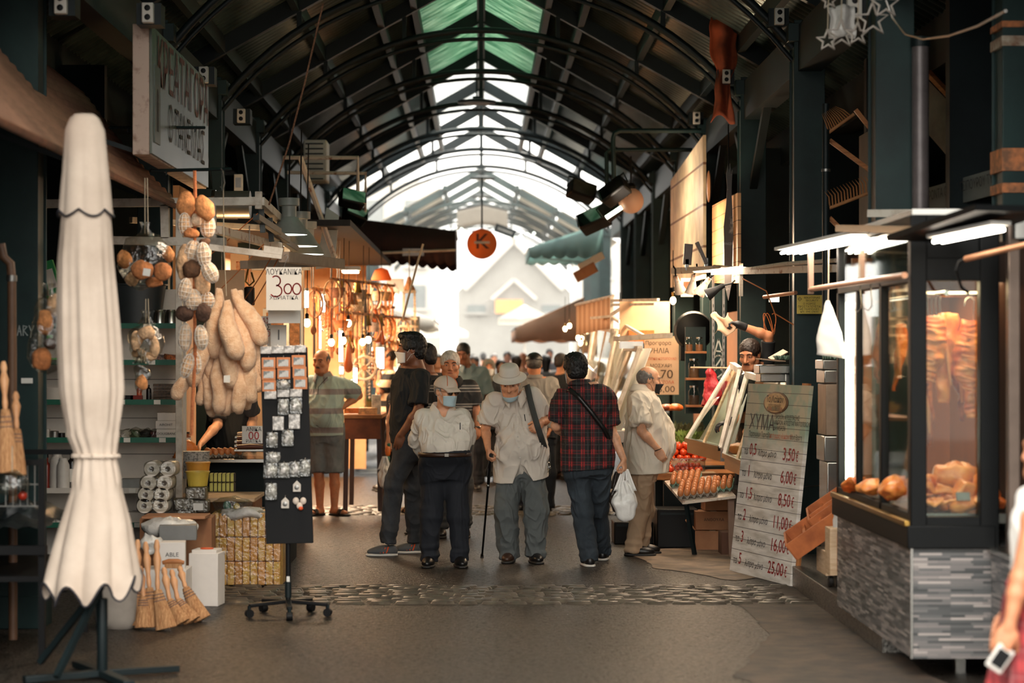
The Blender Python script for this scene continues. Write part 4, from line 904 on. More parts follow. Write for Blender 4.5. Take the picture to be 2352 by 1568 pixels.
SPL=[(428,470,22,30,0,'smooth orange sponge at the top left of the rope',0,0),(470,478,20,30,0,'smooth orange sponge at the top right of the rope',-0.5,0),(424,515,14,24,1,'pale sponge under the top orange pair, left of the grey tag',0,1),(477,520,16,24,1,'netted pale sponge under the top orange pair, right of the grey tag',0,1),(452,505,11,14,5,'small grey-tagged sponge in the middle of the rope top',0,0),(440,536,18,10,3,'flat brown sponge under the grey tag',0,0),(442,578,18,24,5,'white netted sponge left of centre below the flat brown one',0.2,1),(468,585,15,26,5,'white netted sponge beside the brown round one',-0.1,1),(470,560,12,14,2,'dark brown sponge tucked behind the white netted pair',0,0),(422,600,16,40,1,'long pale sponge on the left flank of the rope',0.1,0),(440,618,20,20,2,'round brown sponge halfway up the rope',0,0),(482,625,16,24,5,'pale sponge on the right flank halfway up the rope',-0.5,1),(464,648,18,28,1,'smooth tan sponge under the right flank',-0.2,0),(424,665,14,24,5,'netted pale sponge low on the left flank',0.2,1),(443,688,18,22,5,'white netted sponge above the dark pair',0,1),(476,690,15,18,1,'yellowish netted sponge above the right dark one',0,1),(424,720,20,18,4,'dark brown sponge, left of the low dark pair',0,0),(467,718,17,22,4,'dark brown sponge, right of the low dark pair',0,0),(425,775,14,30,5,'long pale netted sponge below the dark pair, left',0.05,1),(462,775,14,26,5,'netted sponge with paper tag below the dark pair, right',-0.1,1),(430,840,13,26,1,'netted sponge near the rope end, left',0.3,1),(450,832,11,24,1,'netted sponge near the rope end, right',-0.1,1)]
for i,(x,y,rx,ry,kd,lb,rt,nt_)in enumerate(SPL):sponge(x,y,RD+(0.04 if i%3==0 else-0.04*(i%2)),rx*1.05,ry*1.05,kd,lb,rt,bool(nt_))
def filmbag(px,py,D,rx,ry,label,sp,cord):
 T=thing('clear_bag',label,'bag',P(px,py,D));k=D/FPX
 MB().ball((0,0,0),(rx*k,rx*k*0.6,ry*k),26,18).wob(0.035,9,px*0.2).wob(0.012,24,3).build('film',FILM,T,ang=180);MB().lathe([(0.05,0.0),(0.018,0.05),(0.03,0.09)],12,c=(0,0,ry*k*0.92),fold=5,famp=0.3).build('knot',FILM,T)
 MB().tube([V((0,0,ry*k)),V((0,0,ry*k+cord*k))],0.003,5).tube([V((0.02,0,ry*k)),V((0.015,0,ry*k+cord*k))],0.003,5).build('string',ROPE,T)
 for(dx,dy,r1,r2,kd,lb,dd)in sp:sponge(px+dx,py+dy,D+dd,r1,r2,kd,lb)
filmbag(333,600,13.6,62,62,'big knotted clear bag of round sponges hanging beside the parasol',[(-48,-5,18,20,0,'orange sponge at the left of the big clear bag',-0.02),(-6,20,26,22,3,'round brown-orange sponge with a price sticker in the big clear bag',-0.10),(40,24,20,22,3,'round brown-orange sponge right of the stickered one',-0.08),(54,-16,14,18,0,'small orange sponge at the upper right of the big clear bag',0.0),(20,48,20,12,3,'flat orange sponge at the bottom of the big clear bag',-0.02),(-30,40,16,16,1,'pale sponge low in the big clear bag',0.0)],130)
filmbag(335,785,13.6,44,44,'knotted clear bag of long sponges under the big one',[(-22,-2,14,22,1,'tan sponge at the left of the lower clear bag',-0.05),(2,-20,20,16,1,'tan sponge with paper label in the lower clear bag',-0.07),(20,12,12,24,1,'tan sponge at the right of the lower clear bag',-0.05),(-16,26,16,10,1,'tan sponge at the lower left of the lower clear bag',0.0),(6,34,20,9,1,'flat tan sponge under the lower clear bag',-0.02)],55)
filmbag(325,866,13.5,17,34,'slim clear bag with one orange sponge under the others',[(1,12,14,17,0,'single orange sponge in the slim clear bag',-0.01)],34)
filmbag(112,770,12.2,44,90,'long clear bag of sponges hanging left of the parasol',[(-8,-30,18,30,0,'long orange sponge left of the parasol, upper',-0.04),(-16,54,24,26,3,'round brown sponge left of the parasol, lowest',-0.04),(12,-70,16,26,1,'tan sponge left of the parasol, topmost',0),(4,20,16,14,4,'dark sponge left of the parasol between the orange ones',0)],40)
tg=MB().box(P(337,625,13.34),(0.045,0.003,0.045),rot=(0,0.15,0));one(tg,'price_sticker',PAPER,'small white price sticker on the round sponge in the big clear bag','sticker')
# loofahs
LF=M('loofah',(244,208,172),0.95,rgb2=(222,174,134),scale=26,bump=0.7,bscale=110,sheen=0.3)
LFL=[(503,662,489,822,21,15.0),(516,690,541,826,25,14.9),(548,668,572,852,22,15.0),(536,664,612,792,22,14.98),(484,735,444,888,19,15.0),(446,838,402,918,17,15.05),(505,715,480,880,18,15.1),(492,800,476,940,16,15.12),(505,800,503,950,20,15.06),(530,800,524,952,19,15.1),(548,820,552,950,19,15.04),(566,800,580,924,18,15.06),(588,780,592,900,17,15.1),(575,730,606,870,18,15.1),(520,760,530,890,20,15.0),(470,830,462,930,15,15.14),(486,850,490,956,15,15.2),(540,850,536,945,15,15.16),(560,850,566,940,15,15.2),(596,760,618,838,14,15.2),(510,850,514,955,14,15.22),(455,790,428,880,15,15.16)]
for i,(xa,ya,xb,yb,wd,D)in enumerate(LFL):
 a,b_=P(xa,ya,D),P(xb,yb,D);k=D/FPX;T=None;n=12;pts=[a.lerp(b_,t/n)+V((0.012*sin(t*0.7+i),-0.02*sin(pi*t/n),0))for t in range(n+1)];rr=[wd*k*(0.35+0.65*min(1,(t/n)*2.2))*(1 if t<n-1 else(0.85 if t==n-1 else 0.45))for t in range(n+1)]
 m_=MB().tube(pts,rr,16,flat=0.8).wob(0.006,22,i).wob(0.003,70,i)
 o=one(m_,'loofah',LF,'long pale loofah in the big bunch hanging over the stallholder','loofah','loofahs in the hanging bunch',origin=a,ang=180)
one(MB().box(P(521,870,14.8),(0.042,0.004,0.05)).wob(0.004,20),'price_tag',PAPER,'shield-shaped handwritten price tag pinned on the loofahs','tag')
rope('hanging_twine',[P(512,392,15.1),P(516,420,15.1),P(513,430,15.1),P(514,560,15.1),P(520,680,15.05)],0.004,ROPE,'thin twine and hook from which the loofah bunch hangs')
# price cards
SGB=thing('price_card','white sausage price card reading 3.00 in red, hung from the white rail','sign',P(652,712,15.15));c=P(652,663,15.15);MB().box(c,(0.245,0.006,0.30)).build('card',PAPER,SGB,world=True)
Xp=plane_m(c+V((0,-0.004,0)),(1,0,0),(0,0,1));k=15.15/FPX
text('ΛΟΥΚΑΝΙΚΑ',plane_m(P(652,625,15.146),(1,0,0),(0,0,1)),0.056,INK,SGB,sx=0.78);text('ΧΩΡΙΑΤΙΚΑ',plane_m(P(652,684,15.146),(1,0,0),(0,0,1)),0.038,INK,SGB,sx=1.0)
arcp=lambda cx,cy,rx,ry,a0,a1,n=14:[(cx+rx*cos(R(a0+(a1-a0)*i/n)),cy+ry*sin(R(a0+(a1-a0)*i/n)))for i in range(n+1)]
stroke([arcp(-0.28,0.20,0.16,0.17,130,-80)+arcp(-0.28,-0.15,0.21,0.20,80,-140),arcp(0.14,-0.08,0.13,0.17,0,360,20),arcp(0.45,-0.08,0.14,0.19,0,360,20)],plane_m(P(652,658,15.146),(1,0,0),(0,0,1)),0.20,0.009,REDINK,SGB)
MB().tube([P(652,615,15.15),P(655,605,15.15),P(662,590,15.15),P(658,583,15.15),P(652,588,15.15)],0.003,6).build('hook',GALV,SGB,world=True)
def card(px0,py0,px1,py1,D,label,lines,back=PAPER,name='price_card'):
 a,b_=P(px0,py0,D),P(px1,py1,D);T=thing(name,label,'sign',((a.x+b_.x)/2,D,b_.z));MB().box(((a.x+b_.x)/2,D,(a.z+b_.z)/2),(b_.x-a.x,0.006,a.z-b_.z)).build('card',back,T,world=True)
 for(tx,px,py,sz,mt,sx)in lines:text(tx,plane_m(P(px,py,D-0.005),(1,0,0),(0,0,1)),sz*D/FPX,mt,T,sx=sx)
 return T
card(600,726,622,800,15.6,'narrow white card with red and black letters half hidden by the loofahs',[('ΑΣ',611,737,18,REDINK,0.8),('ΟΣ',611,752,18,INK,0.8),('ΚΟ',611,767,18,REDINK,0.8)])
card(622,746,658,796,15.5,'small white card with a grey 1 beside the loofahs',[('1',640,770,34,M('ink_grey',(120,118,116),0.7),1.0)])
card(556,978,603,1018,15.9,'white price card with 00 in red, low behind the black display board',[('ΑΝΙΚΑ',583,986,13,INK,0.9),('00',583,1001,26,REDINK,1.0),('ΡΙΑΤΙΚΑ',582,1013,10,INK,0.9)])
card(616,712,690,742,15.3,'blank pale card hanging under the sausage price card',[])
# ------------------------------------------------------------------ left side, on the ground: rolls, boxes, sponges, brooms, display board
def gz(px,py,D):c=P(px,py,D);return c
# toilet roll packs (four packs stacked, two rolls showing on each)
RW=M('paper_roll',(222,214,204),0.85,var=0.06);TD=15.7
for i,(x,y,lb)in enumerate(((355,1160,'lowest clear pack of white paper rolls in the stack'),(358,1135,'second lowest clear pack of white paper rolls in the stack'),(364,1108,'third clear pack of white paper rolls in the stack'),(372,1076,'topmost clear pack of white paper rolls in the stack'))):
 c=P(x,y,TD);T=thing('paper_roll_pack',lb,'paper rolls',c-V((0,0,0.045)),group='packs of paper rolls')
 for sx in(-1,1):
  for k in range(2):
   X=Matrix.Translation((sx*0.058,-0.06+0.115*k,0.048))@Euler((R(90),0,0)).to_matrix().to_4x4();r_=MB().lathe([(0.020,-0.05),(0.052,-0.05),(0.055,-0.045),(0.055,0.045),(0.052,0.05),(0.020,0.05)],22,X=X).build('paper_roll',RW,T);MB().lathe([(0.002,0.051),(0.019,0.051),(0.019,0.0505)],14,X=X).build('core',M('core_grey',(90,80,72),0.8),r_)
 MB().box((0,0,0.048),(0.235,0.235,0.104)).build('film',FILM,T,bevel=0.03,seg=3)
# boxes
def carton(px,py1,w_,d_,h_,D,rz,mat,label,name='cardboard_box',flaps=False,z0=None,tape=True,txt=None,cat='box'):
 c=P(px,py1,D);z=c.z if z0 is None else z0;T=thing(name,label,cat,(c.x,D+d_/2,z),rz)
 MB().box((0,0,h_/2),(w_,d_,h_)).build('box_body',mat,T,bevel=0.003)
 if tape:MB().box((0,0,h_+0.0005),(0.05,d_*1.004,0.002)).build('tape',M('parcel_tape',(176,140,104),0.3),T)
 if flaps:
  for sg in(-1,1):MB().box((sg*(w_/2+0.04),0,h_+0.045),(0.006,d_*0.96,0.12),rot=(0,sg*0.8,0)).build('flap',mat,T)
 if txt:text(txt,Matrix.Translation((0,-d_/2-0.001,h_*0.55))@Euler((R(90),0,0)).to_matrix().to_4x4(),h_*0.22,INK,T,world=False)
 return T
carton(400,1310,0.50,0.4,0.55,15.2,0.05,CARD,'wide brown cardboard box under the paper rolls',z0=0.0)
carton(398,1182,0.44,0.30,0.02,15.0,0.0,CARD,'flat brown cardboard sheet leaning behind the plastic bundle',z0=0.56,tape=False)
T=carton(471,1392,0.20,0.20,0.355,14.66,-0.12,CARDW,'tall plain white carton standing beside the brooms','white_carton',z0=0.0,tape=False);MB().box((0,0,0.365),(0.17,0.17,0.025)).build('lid',CARDW,T,bevel=0.004);MB().lathe([(0.045,0.378),(0.045,0.384),(0.03,0.386)],20).build('sticker',M('orange_trim',(214,84,36),0.6),T)
carton(392,1300,0.17,0.18,0.18,14.3,0.1,CARDW,'small white carton with printed lines behind the brooms','white_carton',z0=0.28,tape=False,txt='ABLE')
carton(375,1330,0.30,0.3,0.28,14.3,0.0,CARDW,'low pale box carrying the small white carton','white_carton',z0=0.0,tape=False)
def film_heap(px,py,D,r,label,mat,seed=0.0,name='film_bundle',cat='bag'):
 c=P(px,py,D);k=D/FPX;mb=MB().ball((0,0,0),(r[0]*k,r[0]*k*0.7,r[1]*k),22,14).wob(0.04,11,seed).wob(0.015,30,seed+2)
 return one(mb,name,mat,label,cat,ang=180)
o=film_heap(390,1212,14.9,(62,26),'crumpled heap of clear and white plastic over the boxes',M('cloudy_film',(206,202,196),0.25,bump=0.8,bscale=30));o.location=P(390,1212,14.9)
o=film_heap(345,1250,14.4,(30,22),'smaller grey plastic bundle beside the broom handles',M('cloudy_film'),5.0);o.location=P(352,1246,14.4)
carton(405,1262,0.25,0.2,0.10,14.7,0.1,M('grey_tote',(110,110,108),0.5),'grey flat tote with a dark handle over the cartons','flat_tote',z0=0.44,tape=False)
# yellow sponge bale
SPY=M('sponge_yellow',(255,216,122),0.8,rgb2=(244,176,88),scale=30,bump=0.3,bscale=120);BD=15.86;k=BD/FPX
BL=thing('sponge_bale','big clear-wrapped bale of yellow and orange sponge packets on the floor','bale',V((P(565,1348,BD).x,BD+0.25,0)))
wB,hB=0.505,0.53
for i in range(9):
 for j in range(3):MB().box((-wB/2+wB*(i+0.5)/9,-0.19,0.01+hB*(j+0.5)/3),(wB/9-0.005,0.12,hB/3-0.006)).build('sponge_packet',SPY if(i+j)%3 else M('sponge_orange',(252,184,106),0.8,bump=0.3),BL,bevel=0.008)
MB().box((0,0.03,hB/2+0.005),(wB,0.30,hB)).build('inner_stack',SPY,BL);MB().box((0,-0.03,hB/2+0.01),(wB+0.03,0.46,hB+0.03)).build('film',FILM,BL,bevel=0.03,seg=3)
o=film_heap(560,1182,15.9,(58,14),'folded clear plastic lying on the yellow sponge bale',M('cloudy_film'),9.0);o.location=P(560,1180,15.95)
# smaller goods stacked before the counter
CNT=thing('stall_counter','low wooden counter of the household stall, crowded with sponges and tubs','counter',(-1.98,16.65,0));MB().box((-1.98,16.65,0.30),(0.56,0.5,0.6)).build('counter_body',CARD,CNT,world=True,bevel=0.004);MB().box((-1.98,16.52,0.615),(0.60,0.74,0.03)).build('counter_top',WOODP,CNT,world=True,bevel=0.004)
SPG=M('sponge_lime',(206,196,108),0.85,bump=0.3)
n_=0
for r_ in range(2):
 for c_ in range(6):
  T=thing('scouring_sponge','yellow-green scouring sponge in the little stack before the counter','sponge',P(487+c_*9.5,1127-r_*22,16.2),group='scouring sponges before the counter');MB().box((0,0,0.03),(0.026,0.09,0.062)).build('foam',SPG,T,bevel=0.004);MB().box((0.0145,0,0.03),(0.005,0.09,0.062)).build('scour_pad',M('pad_dark',(60,50,40),0.9),T)
T=thing('yellow_tub','round yellow plastic tub in front of the grey basket','tub',P(454,1116,16.0));MB().lathe([(0.07,0),(0.085,0.10),(0.09,0.10),(0.09,0.11),(0.08,0.11),(0.066,0.01)],28).build('body',M('tub_yellow',(222,190,78),0.4),T)
T=thing('yellow_tub','orange-yellow plastic tub behind the yellow one','tub',P(455,1088,16.3));MB().lathe([(0.08,0),(0.09,0.08),(0.095,0.08),(0.095,0.09),(0.08,0.09)],28).build('body',M('tub_amber',(226,160,62),0.4),T)
T=thing('grey_basket','pale grey oval perforated basket on the counter edge','basket',P(446,1098,16.5));MB().lathe([(0.105,0),(0.118,0.20),(0.122,0.205),(0.11,0.205)],32,sy=0.8).build('body',M('basket_grey',(176,176,172),0.5,rgb2=(120,122,120),scale=70,lo=0.45,hi=0.5),T)
for i,(x,y,lb)in enumerate(((425,1158,'clear-wrapped stack of silver scourers, lower left'),(452,1132,'clear-wrapped stack of silver scourers, upper'),(458,1162,'clear-wrapped stack of silver scourers with a white card'),(432,1180,'clear-wrapped stack of silver scourers nearest the cardboard'))):
 T=thing('scourer_pack',lb,'scourers',P(x,y+14,15.9));MB().box((0,0,0.045),(0.14,0.12,0.085)).wob(0.006,20,i).build('scourers',M('scourer_silver',(176,170,162),0.4,0.5,rgb2=(120,112,104),scale=50,bump=0.6),T,bevel=0.01);MB().box((0,0,0.045),(0.155,0.135,0.098)).wob(0.008,24,i).build('film',FILM,T,bevel=0.012)
 if i==2:MB().box((0,-0.07,0.045),(0.07,0.003,0.05)).build('card',PAPER,T)
T=thing('toy_bag','clear bag of green and yellow toys above the sponge bale','bag',P(535,1160,16.0));MB().ball((0,0,0),(0.14,0.1,0.07),20,12).wob(0.03,14).build('film',FILM,T,ang=180);MB().ball((-0.04,-0.03,0),(0.03,0.03,0.035)).build('toy',M('toy_green'),T)if 'toy_green' in MATS else MB().ball((-0.04,-0.03,0),(0.03,0.03,0.035)).build('toy',M('toy_green',(40,110,84),0.4),T);MB().ball((0.03,-0.03,-0.01),(0.025,0.03,0.03)).build('toy',M('tub_yellow'),T)
# warm-lit counter with eggs and a plastic bag behind the loofahs
EGG=M('egg_brown',(206,136,84),0.45,rgb2=(186,112,64),scale=9);TRAYM=M('egg_tray_grey',(150,140,128),0.9,bump=0.3);TRAYG=M('egg_tray_green',(120,146,128),0.9,bump=0.3)
def egg_mesh():
 mb=MB();pr=[]
 for i in range(9):
  t=pi*i/8;z=-cos(t)*0.028;pr.append((max(0.0008,0.0215*sin(t)*(1+0.12*cos(t))),z))
 mb.lathe(pr,12);return mb.mesh('egg')
EGM=egg_mesh();EGM.materials.append(EGG);EGM.polygons.foreach_set('use_smooth',[True]*len(EGM.polygons))
def egg_tray(X,nx,ny,label,mat,egglabel,grp,full=1.0,k=1.0):
 T=bpy.data.objects.new('egg_tray',None);C.objects.link(T);T.matrix_basis=X;props(T,label,'egg tray');p_=0.047*k;mb=MB()
 mb.surf(lambda u,v:V(((u-0.5)*nx*p_,(v-0.5)*ny*p_,k*(0.018+0.018*cos(2*pi*u*nx)*cos(2*pi*v*ny)))),nx*6,ny*6).build('tray',mat,T,ang=180,solid=0.003)
 for i in range(nx):
  for j in range(ny):
   if rnd.random()>full:continue
   e=bpy.data.objects.new('egg',EGM);C.objects.link(e);e.location=X@V(((i+0.5-nx/2)*p_,(j+0.5-ny/2)*p_,k*0.046+rnd.random()*0.004));e.rotation_euler=(rnd.uniform(-0.15,0.15),rnd.uniform(-0.15,0.15),rnd.random()*6);e.scale=(k,)*3;props(e,egglabel,'egg',grp)
egg_tray(mtx(P(512,1050,17.2),0.25),6,5,'grey egg tray on the warm-lit left counter',TRAYM,'brown egg in the tray on the warm-lit left counter','eggs on the left counter')
T=thing('meat_counter','warm-lit steel counter carrying the egg tray behind the household stall','counter',V((P(545,0,17.6).x,17.6,0)));ec=P(512,1050,17.2);MB().box((ec.x+0.1,17.62,ec.z-0.02),(0.9,1.2,0.03)).build('counter_top',STAIN,T,world=True,bevel=0.004);MB().box((ec.x+0.1,17.68,ec.z/2-0.02),(0.8,1.0,ec.z-0.05)).build('counter_body',DARKW,T,world=True)
o=film_heap(425,1030,16.9,(28,24),'thin orange plastic bag on the left end of the lit counter',M('orange_film',(236,132,52),0.4,bump=0.6,bscale=30),3.0,'plastic_bag');o.location=P(428,1040,16.95)
T=thing('honey_jar','amber jar with a white label on the left end of the lit counter','jar',P(425,1022,17.1));MB().lathe([(0.04,0),(0.045,0.07),(0.035,0.09)],16).build('body',M('amber_jar',(150,84,48),0.25),T);MB().lathe([(0.046,0.015),(0.047,0.06)],16).build('label_sheet',PAPER,T);MB().lathe([(0.036,0.09),(0.036,0.105)],16).build('lid',BRNLEATH,T)
for i in range(4):
 T=thing('sausage_tray',('tray of dark sausages nearest the black display board','second tray of dark sausages on the lit counter','long tray of brown sausages under the price card','pale loaf tray beside the egg tray')[i],'tray',P(575,1036-10*i,17.0+0.2*i));MB().box((0,0,0.01),(0.24,0.16,0.02)).build('tray',STAIN,T,bevel=0.004)
 for k in range(3):MB().tube([(-0.10,-0.04+k*0.04,0.035),(0,-0.045+k*0.04,0.04),(0.10,-0.04+k*0.04,0.035)],[0.014,0.018,0.014],10).build('sausage',M('sausage_%d'%(i==3),((104,58,40),(206,170,140))[i==3],0.45),T)
# brooms on the ground
STRAW=M('broom_straw',(220,168,118),0.9,rgb2=(170,114,70),scale=40,stretch=(3,3,0.25),bump=0.9,bscale=120);HND=M('broom_handle',(222,168,122),0.5,rgb2=(198,140,94),scale=6);BTH=M('broom_thread',(120,96,92),0.7)
def broom(hx,hy,nx_,ny_,bx,by,wpx,D,label,name='hand_broom',red=False):
 H_,N_,B_=P(hx,hy,D+0.10),P(nx_,ny_,D+0.03),P(bx,by,D);B_.z=max(B_.z,0.015);k=D/FPX
 T=thing(name,label,'broom',B_);ax=(H_-N_).normalized();l=(H_-N_).length
 pr=[(0.012,0),(0.016,0.12),(0.013,0.3),(0.022,0.5),(0.026,0.62),(0.018,0.72),(0.014,0.78),(0.020,0.86),(0.016,0.94),(0.010,1.0)]
 MB().tube([N_+ax*l*t for r_,t in pr],[r_ for r_,t in pr],14).build('handle',HND,T,world=True,ang=60)
 d=(B_-N_);L_=d.length;d.normalize();sd=d.cross(V((0,1,0))).normalized();dp=d.cross(sd)
 def bf(u,v):
  a=2*pi*u;w_=(0.022+(wpx*k-0.022)*v**0.8);th=0.020+0.020*v;st=1+0.05*sin(a*13)*v+0.04*noise.noise(V((a*9,v*2,hx)))
  return N_+d*(L_*(v*1.0+(0.03*noise.noise(V((a*8,0,bx)))if v>0.99 else 0)))+sd*w_*cos(a)*st+dp*th*sin(a)*st
 mb=MB().surf(bf,64,14,True);mb.f.append(tuple(14*64+j for j in range(64)));mb.build('bristles',STRAW,T,world=True,ang=60)
 for t in(0.12,0.2,0.28):MB().tube([bf(i/24,t)+(bf(i/24,t)-(N_+d*L_*t))*0.05 for i in range(25)],0.0028,5,cap=False).build('thread_band',BTH,T,world=True)
for a in((316,1239,316,1345,309,1448,22,13.5,'leftmost hand broom, standing straight beside the parasol hem'),(334,1244,343,1349,352,1450,20,13.42,'hand broom second from the parasol, upright handle'),(360,1239,362,1354,382,1447,24,13.36,'hand broom with the tallest pale handle in the middle of the bunch'),(376,1303,389,1377,418,1434,20,13.62,'hand broom leaning right of the tallest handle'),(394,1308,408,1377,441,1428,22,13.7,'hand broom second from the white carton'),(412,1300,426,1349,464,1424,22,13.8,'hand broom nearest the white carton, splayed right'),(322,1300,330,1370,330,1449,20,13.40,'short hand broom at the front of the bunch')):broom(*a)
T=thing('wooden_brush','orange wooden brush head lying across the broom handles','brush',P(398,1292,14.0));MB().tube([(-0.07,0,0),(-0.03,0,0.008),(0.03,0,0.008),(0.07,0,0)],[0.012,0.018,0.018,0.012],12).build('back',WOOD,T);MB().box((0,0,-0.02),(0.11,0.03,0.03)).build('bristles',STRAW,T)
broom(8,830,12,940,18,1085,26,11.7,'large long-handled broom hanging at the far left edge','house_broom');broom(36,900,38,985,36,1090,24,11.8,'broom hanging inward of the one at the left photo edge','house_broom')
# black display board on a wheeled stand
RD2=14.1;RB=V((P(661,0,RD2).x,RD2,0));DB=thing('display_stand','tall black wheeled display board hung with small packets','display stand',RB);kR=RD2/FPX;BF=M('black_felt',(22,22,24),0.9)
TLn,BLn=P(597,795,RD2),P(611,1249,RD2);TRn,BRn=P(705,797,RD2),P(719,1247,RD2);t_=0.05
mb=MB();fr=[BLn,BRn,TRn,TLn];mb.add([tuple(q)for q in fr]+[tuple(q+V((0,t_,0)))for q in fr],[(0,1,2,3),(7,6,5,4),(0,4,5,1),(1,5,6,2),(2,6,7,3),(3,7,4,0)]);mb.build('board',BF,DB,world=True,bevel=0.004)
MB().tube([RB+V((0,0.03,0.08)),RB+V((0,0.03,0.55))],0.017,12).build('pole',BLKPL,DB,world=True);MB().tube([RB+V((0,0.03,0.12)),RB+V((0,0.03,0.22))],0.022,12).build('pole_collar',STEELD,DB,world=True);MB().box(RB+V((0.002,0.008,0.24)),(0.02,0.004,0.035)).build('sticker',PAPER,DB,world=True)
for i in range(5):
 a=-pi/2+0.12+2*pi*i/5;e=V((0.265*cos(a),0.03+0.265*sin(a),0.078));MB().bar(V((0,0.03,0.095)),e,0.036,0.022).build('foot',BLKPL,DB,bevel=0.005)
 cs=MB().lathe([(0.026,-0.02),(0.028,-0.012),(0.028,0.012),(0.026,0.02)],18,X=Matrix.Translation(e+V((0,0,-0.05)))@Matrix.Rotation(a,4,'Z')@Euler((R(90),0,0)).to_matrix().to_4x4()).build('caster',BLKPL,DB);MB().tube([e,e+V((0,0,-0.045))],0.012,8).build('caster_fork',STEELD,cs)
SHINY=M('foil_packet',(206,200,194),0.3,0.25,rgb2=(140,136,132),scale=26,lo=0.42,hi=0.56,bump=0.5,bscale=40);ORP=M('orange_card',(214,134,84),0.6);PRN=M('printed_photo',(196,194,190),0.4,rgb2=(120,124,122),scale=24,lo=0.45,hi=0.52)
def packet(px,py,wpx,hpx,kind,label):
 c=P(px,py,RD2-0.012);w_,h_=wpx*kR,hpx*kR;T=thing('hanging_packet',label,'packet',c,group='packets on the black display board')
 if kind=='o':MB().box((0,0,0),(w_,0.010,h_)).build('card',ORP,T,bevel=0.003);MB().box((0,-0.006,0),(w_*0.72,0.004,h_*0.62)).build('picture',PRN,T)
 elif kind=='s':MB().box((0,0,0),(w_,0.014,h_)).build('packet',SHINY,T,bevel=0.003)
 elif kind=='b':MB().ball((0,0,0),(w_/2,0.016,h_/2),16,10).wob(0.008,40,px).build('contents',SHINY,T);MB().box((0,-0.004,0),(w_*1.05,0.022,h_*1.06)).wob(0.006,30,py).build('film',FILM,T,bevel=0.004)
 elif kind=='h':MB().prism([(-w_/2,-h_/2),(w_/2,-h_/2),(w_/2,h_*0.15),(0,h_/2),(-w_/2,h_*0.15)],0.016).build('body',M('clock_white',(216,206,194),0.4),T,bevel=0.003);MB().lathe([(w_*0.3,0),(w_*0.3,0.006),(w_*0.2,0.008)],16,X=Matrix.Translation((0,-0.008,-h_*0.1))@Euler((R(90),0,0)).to_matrix().to_4x4()).build('dial',GALV,T)
 elif kind=='f':
  for q in((-0.3,0.25),(0.3,0.25),(0,-0.15)):MB().ball((q[0]*w_,0,q[1]*h_),(w_*0.26,0.012,h_*0.3)).build('petal',M('petal_white',(224,206,190),0.5),T)
  MB().ball((0.1*w_,-0.008,-0.35*h_),(w_*0.2,0.01,h_*0.16)).build('bow',M('orange_trim'),T)
 MB().tube([(0,0.0,h_/2),(0,0.012,h_/2+0.01)],0.002,5).build('peg',GALV,T)
PK=[(611,804,26,17,'s','silver packet at the far left of the board top row'),(638,803,28,17,'s','silver packet second in the board top row'),(664,802,26,17,'s','silver packet third in the board top row'),(690,801,26,17,'s','silver packet last in the board top row'),(617,834,32,26,'o','orange-edged card at the upper left of the board'),(651,833,32,25,'o','orange-edged card at the upper middle of the board'),(686,829,32,27,'o','orange-edged card at the upper right of the board'),(617,860,32,25,'o','orange-edged card second down on the left of the board'),(652,858,30,24,'o','orange-edged card second down in the middle of the board'),(688,855,32,26,'o','orange-edged card second down on the right of the board'),(618,886,32,26,'o','orange-edged card third down on the left of the board'),(690,880,32,27,'o','orange-edged card third down on the right of the board'),(651,883,32,22,'b','clear bag of silver pegs between the orange cards'),(621,907,28,18,'s','silver packet under the left orange cards'),(651,903,28,18,'s','silver packet under the bag of pegs'),(680,902,28,18,'s','silver packet under the right orange cards'),(651,934,26,36,'b','bulky clear packet in the board middle, left one'),(680,932,28,36,'b','bulky clear packet in the board middle, right one'),(639,972,26,32,'s','pale flat packet left of the board centre'),(676,968,26,34,'s','pale flat packet right of the board centre'),(625,1010,26,34,'b','clear packet with a clown-like figure below the pale ones, left'),(661,1006,28,36,'b','clear packet with a small figure below the pale ones, right'),(627,1050,34,24,'b','crumpled clear packet with a red spot at the board edge'),(622,1080,32,34,'b','shiny packet at the left of the low row of four'),(652,1080,28,34,'b','shiny packet second in the low row of four'),(678,1078,24,34,'b','shiny packet third in the low row of four'),(701,1074,24,38,'b','shiny packet at the right of the low row of four'),(623,1128,26,38,'b','lone clear packet low on the left of the board'),(682,1116,18,26,'h','little white house-shaped clock, right one'),(655,1154,18,26,'h','little white house-shaped clock, lower left one'),(688,1157,28,28,'f','white flower-shaped trinket with an orange bow low on the board')]
for a in PK:packet(*a)
# dark trestle and goods cage at the near left
CG=thing('goods_cage','dark wire cage trolley of small wares in the shadow at the lower left','cage',V((-2.75,12.6,0)))
def cage_bar(a,b_,w_=0.02):return MB().bar(a,b_,w_)
for x in(-3.0,-2.42):
 for y in(12.0,13.3):MB().bar((x,y,0),(x,y,1.12),0.035).build('post',BLKPL,CG,world=True)
MB().box((-2.71,12.65,0.46),(0.6,1.34,0.03)).build('shelf',BLKPL,CG,world=True);MB().bar((-3.02,11.98,0.62),(-2.39,11.98,0.62),0.05).build('front_bar',BLKPL,CG,world=True)
for y in(12.0,13.3):MB().bar((-3.02,y,1.10),(-2.42,y,1.10),0.03).build('top_bar',BLKPL,CG,world=True)
mb=MB()
for i in range(14):x=-2.98+0.04*i;mb.bar((x,12.0,0.86),(x,12.0,1.10),0.005)
for z in(0.86,0.98):mb.bar((-3.0,12.0,z),(-2.42,12.0,z),0.006)
mb.build('wire_grille',GALV,CG,world=True)
MB().surf(lambda u,v:V((-3.0+0.58*u,12.02+1.3*v,0.74+0.10*sin(pi*u)*sin(pi*v)+0.06*noise.noise(V((u*5,v*5,1))))),16,16).build('tarpaulin',M('dark_tarp',(34,40,42),0.35,bump=0.6,bscale=20),CG,world=True,ang=180)
